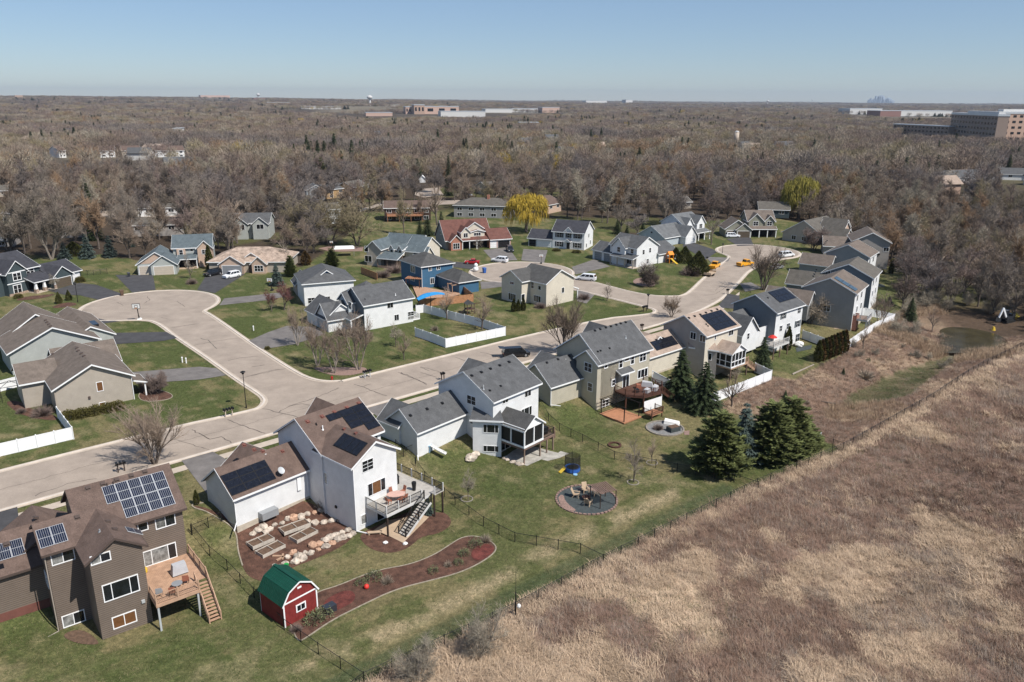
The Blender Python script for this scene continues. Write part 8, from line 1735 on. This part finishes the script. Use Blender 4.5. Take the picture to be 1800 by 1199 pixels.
mat('far tan',(.42,.29,.22),.8,.06);mat('far brown',(.27,.205,.165),.8,.06);mat('far white',(.56,.55,.53),.7,.05);mat('far red',(.22,.12,.10),.8,.06);mat('far pink',(.52,.36,.29),.8,.05);mat('far haze blue',(.46,.53,.60),.8,.05);mat('far grey',(.36,.36,.37),.8,.05)  # skyline blue is lightened: distance haze is put into the tower colour
e,W_,hh=farbox('hospital_wing','front wing of the large brick hospital, its shade painted as darker brown','building','x4',1400,1640,336,98,'far brown',12,5,yb2=362)  # shade put into the darker brown; far tan is the sunlit tone
mb=MB();mb.box(W_*.3,3,hh+2,W_*.95,10,hh+7);mb.build('roof_plant',M['far white'],e)
e,W_,hh=farbox('hospital_wing','sunlit tan wing of the large brick hospital at the right edge','building','x4',1640,1990,358,115,'far tan',15,5);mb=MB();mb.box(W_*.1,4,hh+2,W_*.7,13,hh+7);mb.build('roof_plant',M['far white'],e)
farbox('office_block','low long brown building left of the hospital','building','x4',1105,1395,322,46,'far brown',8,3,yb2=340)
e,W_,hh=farbox('school','long white roofed low school on the far right','building','x4',880,1050,210,22,'far white',60,0);farbox('school','red brick hall between the white roofed school wings','building','x4',1040,1150,222,22,'far red',60,0);farbox('school','right white roofed wing of the far school','building','x4',1150,1420,220,20,'far white',60,0)
for i,(x0,x1,yb,hp,m,l) in enumerate(((340,385,216,32,'far pink','pale pink shop block at the left of the shopping strip'),(385,440,218,42,'far tan','taller tan shop block in the shopping strip'),(440,620,216,34,'far pink','long pale pink store in the shopping strip'),(525,760,228,24,'far white','long white roofed store in front of the shopping strip'),(760,900,206,16,'far white','white low store in the middle of the shopping strip'),(900,1060,200,15,'far white','row of small white shops at the right of the shopping strip'),(1060,1150,202,22,'far pink','pale gabled store at the right end of the shopping strip'),(130,270,226,16,'far pink','pinkish flat office left of the shopping strip'),(230,330,184,10,'far white','small white building left above the shopping strip'),(1290,1400,160,20,'far white','white works building right of the shopping strip'),(1500,1535,165,22,'far white','small white tower building far right of the strip'))):
    farbox('store',l,'building','x3',x0,x1,yb,hp,m,45,1 if hp>30 else 0)
for x0,x1,yb,hp,m,l in((1060,1215,150,20,'far pink','long pale warehouse left of the water tower'),(1340,1400,160,10,'far red','low red roof below the far left water tower'),(1590,1800,196,12,'far white','low white stores at the left part of the shopping district'),(85,128,160,20,'far tan','pale hilltop house with orange roof at the far left'),(1250,1290,245,18,'far white','white gabled farmhouse roof in the distant woods'),(915,945,325,30,'far white','small white house among distant trees at left'),(1410,1530,182,16,'far brown','dark brown apartments left of the shopping district')):
    farbox('far_house' if hp>15 else 'store',l,'building','x2',x0,x1,yb,hp,m,25)
for x0,x1,yb,hp,l in((940,1040,290,30,'brown roofed house in the distant centre woods'),(1095,1150,320,26,'white house with dark windows in the distant centre woods'),(1270,1340,305,26,'white house right of the golden tree in the distance'),(1365,1440,312,18,'grey roofed house in the distant woods')): farbox('far_house',l,'house','x3',x0,x1,yb,hp,'far white' if x0!=940 else 'far brown',16,1)
for x0,x1,yb,hp,l in((410,490,310,18,'grey roofed farm building right of the silo'),(570,690,315,18,'white roofed farm buildings in the distant right woods'),(725,755,415,14,'tiny white shed in the right woods'),(360,430,465,24,'white house half hidden in the right woods')): farbox('far_house',l,'house','x4',x0,x1,yb,hp,'far white',14)
rh=random.Random(31)
for i,(hx,hy,hw,hd) in enumerate(FARH):
    e=empty('far_house',(hx,hy,H1(hx,hy)-.5),hd,'small distant house half hidden in the leafless far woods','house','distant houses in the far woods');mb=MB();L=hw;D=hw*.7;zt=rh.choice((4,6,6.5));mb.box(0,0,0,L,D,zt);mb.add([(0,0,zt),(0,D,zt),(0,D/2,zt+3.2)],[(0,1,2)]);mb.add([(L,0,zt),(L,D,zt),(L,D/2,zt+3.2)],[(0,1,2)]);mb.build('wall',M[rh.choice(('far white','far tan','far white','far grey','far pink'))],e)
    r=MB();r.hexa([(-.6,-.8,zt-.5),(L+.6,-.8,zt-.5),(L+.6,D/2,zt+3.3),(-.6,D/2,zt+3.3),(-.6,-.8,zt-.2),(L+.6,-.8,zt-.2),(L+.6,D/2,zt+3.6),(-.6,D/2,zt+3.6)]);r.hexa([(-.6,D/2,zt+3.3),(L+.6,D/2,zt+3.3),(L+.6,D+.8,zt-.5),(-.6,D+.8,zt-.5),(-.6,D/2,zt+3.6),(L+.6,D/2,zt+3.6),(L+.6,D+.8,zt-.2),(-.6,D+.8,zt-.2)]);r.build('roof',M[rh.choice(('weathered shingles','grey shingles','brown shingles','tan shingles'))],e)
def tower(zid,x,yb,yt,label,ball=False):
    p=Vector(PZ(zid,x,yb,0));hh=hfor(p,pix(zid,0,yt)[1]);p.z=H1(p.x,p.y);hh=hfor(p,pix(zid,0,yt)[1]);e=empty('water_tower',p,0,label,'water tower');mb=MB();r=hh*.13;mb.lathe((0,0,0),[(r*1.1,0),(r*.8,hh*.1),(r*.8,hh*.6),(r*1.2,hh*.68)],14);mb.build('stem',M['far white'],e);mb=MB();mb.lathe((0,0,hh*.62),[(r*.9,0),(r*2.0,hh*.1),(r*2.2,hh*.2),(r*1.7,hh*.31),(r*.2,hh*.38)],16);mb.build('tank',M['far white'],e,smooth=True)
tower('x3',152,180,112,'large white water tower above the shopping strip');tower('x2',1365,152,102,'white water tower on the left horizon');tower('x2',1467,125,100,'tiny white water tower on the left horizon');tower('x4',447,165,138,'small white water tower on the right horizon');tower('x3',930,135,117,'tiny white water tower in the middle of the horizon');tower('x4',682,150,130,'second tiny water tower on the right horizon')
p=Vector(PZ('x4',282,358,0));hh=hfor(p,pix('x4',0,300)[1]);e=empty('silo',p,0,'pale round concrete silo in the distant woods','silo');mb=MB();mb.lathe((0,0,-2),[(2.6,0),(2.6,hh*.88+2)],14);mb.build('body',M['sidewalk'],e,smooth=True);mb=MB();mb.lathe((0,0,hh*.88),[(2.7,0),(2.2,hh*.09),(.2,hh*.13)],14);mb.build('dome',M['far white'],e,smooth=True)
rs=random.Random(8)
for i in range(15):
    px=985/3+1200+(1110-985)/3*i/14;r_=ray(px,176);az=math.atan2(r_[0],r_[1]);D=13300;x,y=D*math.sin(az),D*math.cos(az);hh=rs.choice((25,40,60,75,85,45))*.75*(.6+.8*math.exp(-((i-6.5)/4.)**2));w_=rs.uniform(14,24);e=empty('skyscraper',(x,y,0),0,'bluish tower of the far city skyline on the horizon','skyscraper','towers of the far city skyline');mb=MB();mb.box(-w_,-20,0,w_,20,hh+30);mb.build('shaft',M['far haze blue'],e);mb=MB();mb.box(-w_*.5,-10,hh+30,w_*.5,10,hh+38);mb.build('crown',M['far haze blue'],e)
# ================================================================== short lawn grass near the viewer
rg=np.random.default_rng(41);N=330000;x=rg.uniform(-110,75,N);y=rg.uniform(45,215,N);r=np.hypot(x,y)
k=(np.abs(np.degrees(np.arctan2(x,y)))<42)&(rg.uniform(0,1,N)<np.clip((85/r)**2.2,.05,1));x,y=x[k],y[k]
k=inpoly(x,y,LAWN)&~inpoly(x,y,BANK)
for q in SHEETS:
    q=np.array(q)
    if len(q)>2: k&=~inpoly(x,y,q)
d=sdist(x,y);v=-x*math.sin(YAW)+y*math.cos(YAW);k&=(np.abs(d)>6.2)&~((d>0)&(v<vf(x*math.cos(YAW)+y*math.sin(YAW))+.2));x,y=x[k],y[k]
for nm,c,c2 in(('lawn green',(.055,.075,.024),(.095,.11,.042)),('lawn olive',(.125,.118,.055),(.19,.165,.085)),('lawn straw',(.29,.24,.14),(.22,.18,.10))): mat(nm,c,.85,0,.25,spec=.1,c2=c2,objv=.18)
LK=kinds('lawn kind',[('g',tuft(31,14,.16,1.5,.016,.13),['lawn green']),('g',tuft(32,14,.15,1.7,.016,.14),['lawn olive']),('g',tuft(33,12,.14,2.,.016,.13),['lawn straw'])])
n1=fbm(x*.11,y*.11,5,4);n2=fbm(x*.45,y*.45,8,3);d=sdist(x,y);t=sst(.42,.60,n1*.5+n2*.5);t=np.where(d>14,np.clip(t+.28,0,1),np.clip(t+.08,0,1))
for g in GREEN: t=np.where(inpoly(x,y,g),t*.35,t)
q=rg.uniform(0,1,len(x));cl=np.where(q<.10+.10*t,2,np.where(q<.25+.65*t,1,0));m=len(x);s=rg.uniform(.7,1.3,m);print('lawn tufts',m)
instancer('lawn_grass',np.stack([x,y,height(x,y)],1),np.stack([np.zeros(m),np.zeros(m),rg.uniform(0,6.28,m)],1),np.stack([s,s,s],1),cl,LK,'short mixed green and straw coloured turf of the near lawns','grass')
# ================================================================== the air
hm=bpy.data.materials.new('air');hm.use_nodes=True;nt=hm.node_tree;nt.nodes.remove(nt.nodes['Principled BSDF']);pv=nt.nodes.new('ShaderNodeVolumePrincipled');pv.inputs['Color'].default_value=(.62,.72,.86,1);pv.inputs['Density'].default_value=4.8e-5;pv.inputs['Anisotropy'].default_value=.2;nt.links.new(pv.outputs[0],nt.nodes['Material Output'].inputs['Volume'])
mb=MB();mb.box(-15000,-15000,-60,15000,15000,190);tag(mb.build('haze',hm),'thin blue haze hanging over the far woods','haze',kind='stuff')
# ------------------------------------------------------------------ world, sun, camera
w=bpy.data.worlds.new('World');SC.world=w;w.use_nodes=True;nt=w.node_tree
sky=nt.nodes.new('ShaderNodeTexSky');sky.sky_type='NISHITA';sky.sun_disc=False
SEL=math.radians(51);SAZ=math.atan2(.80,-.60)   # towards the sun: x .80, y -.60
sky.sun_elevation=SEL;sky.sun_rotation=SAZ;sky.altitude=300;sky.air_density=1.;sky.dust_density=.0;sky.ozone_density=4.
bg=nt.nodes['Background'];bg.inputs['Strength'].default_value=.08;tn=nt.nodes.new('ShaderNodeVectorMath');tn.operation='MULTIPLY';tn.inputs[1].default_value=(.86,.93,1.06);nt.links.new(sky.outputs[0],tn.inputs[0]);ad=nt.nodes.new('ShaderNodeMix');ad.data_type='RGBA';ad.inputs['Factor'].default_value=.30;ad.inputs['B'].default_value=(4.0,5.3,6.9,1);nt.links.new(tn.outputs[0],ad.inputs['A']);nt.links.new(ad.outputs['Result'],bg.inputs[0])
sd=bpy.data.lights.new('sun','SUN');sd.energy=4.9;sd.angle=math.radians(.53);sd.color=(1,.955,.89)
so=bpy.data.objects.new('sun',sd);COL.objects.link(so)
dv=Vector((.80*math.cos(SEL),-.60*math.cos(SEL),math.sin(SEL)));so.rotation_euler=dv.to_track_quat('Z','Y').to_euler()
cd=bpy.data.cameras.new('camera');cd.sensor_width=36;cd.lens=36*F/1800;cd.clip_start=1;cd.clip_end=60000
co=bpy.data.objects.new('camera',cd);COL.objects.link(co);co.location=(0,0,CAMH)
co.matrix_world=Matrix(((RT[0],UPV[0],-FW[0],0),(RT[1],UPV[1],-FW[1],0),(RT[2],UPV[2],-FW[2],CAMH),(0,0,0,1)))
SC.camera=co
vs=SC.view_settings;vs.view_transform='Standard';vs.look='None';vs.exposure=.24;vs.gamma=1
SC.cycles.use_denoising=True;SC.cycles.max_bounces=5;SC.cycles.diffuse_bounces=2;SC.cycles.glossy_bounces=2;SC.cycles.transparent_max_bounces=6;SC.cycles.volume_bounces=0
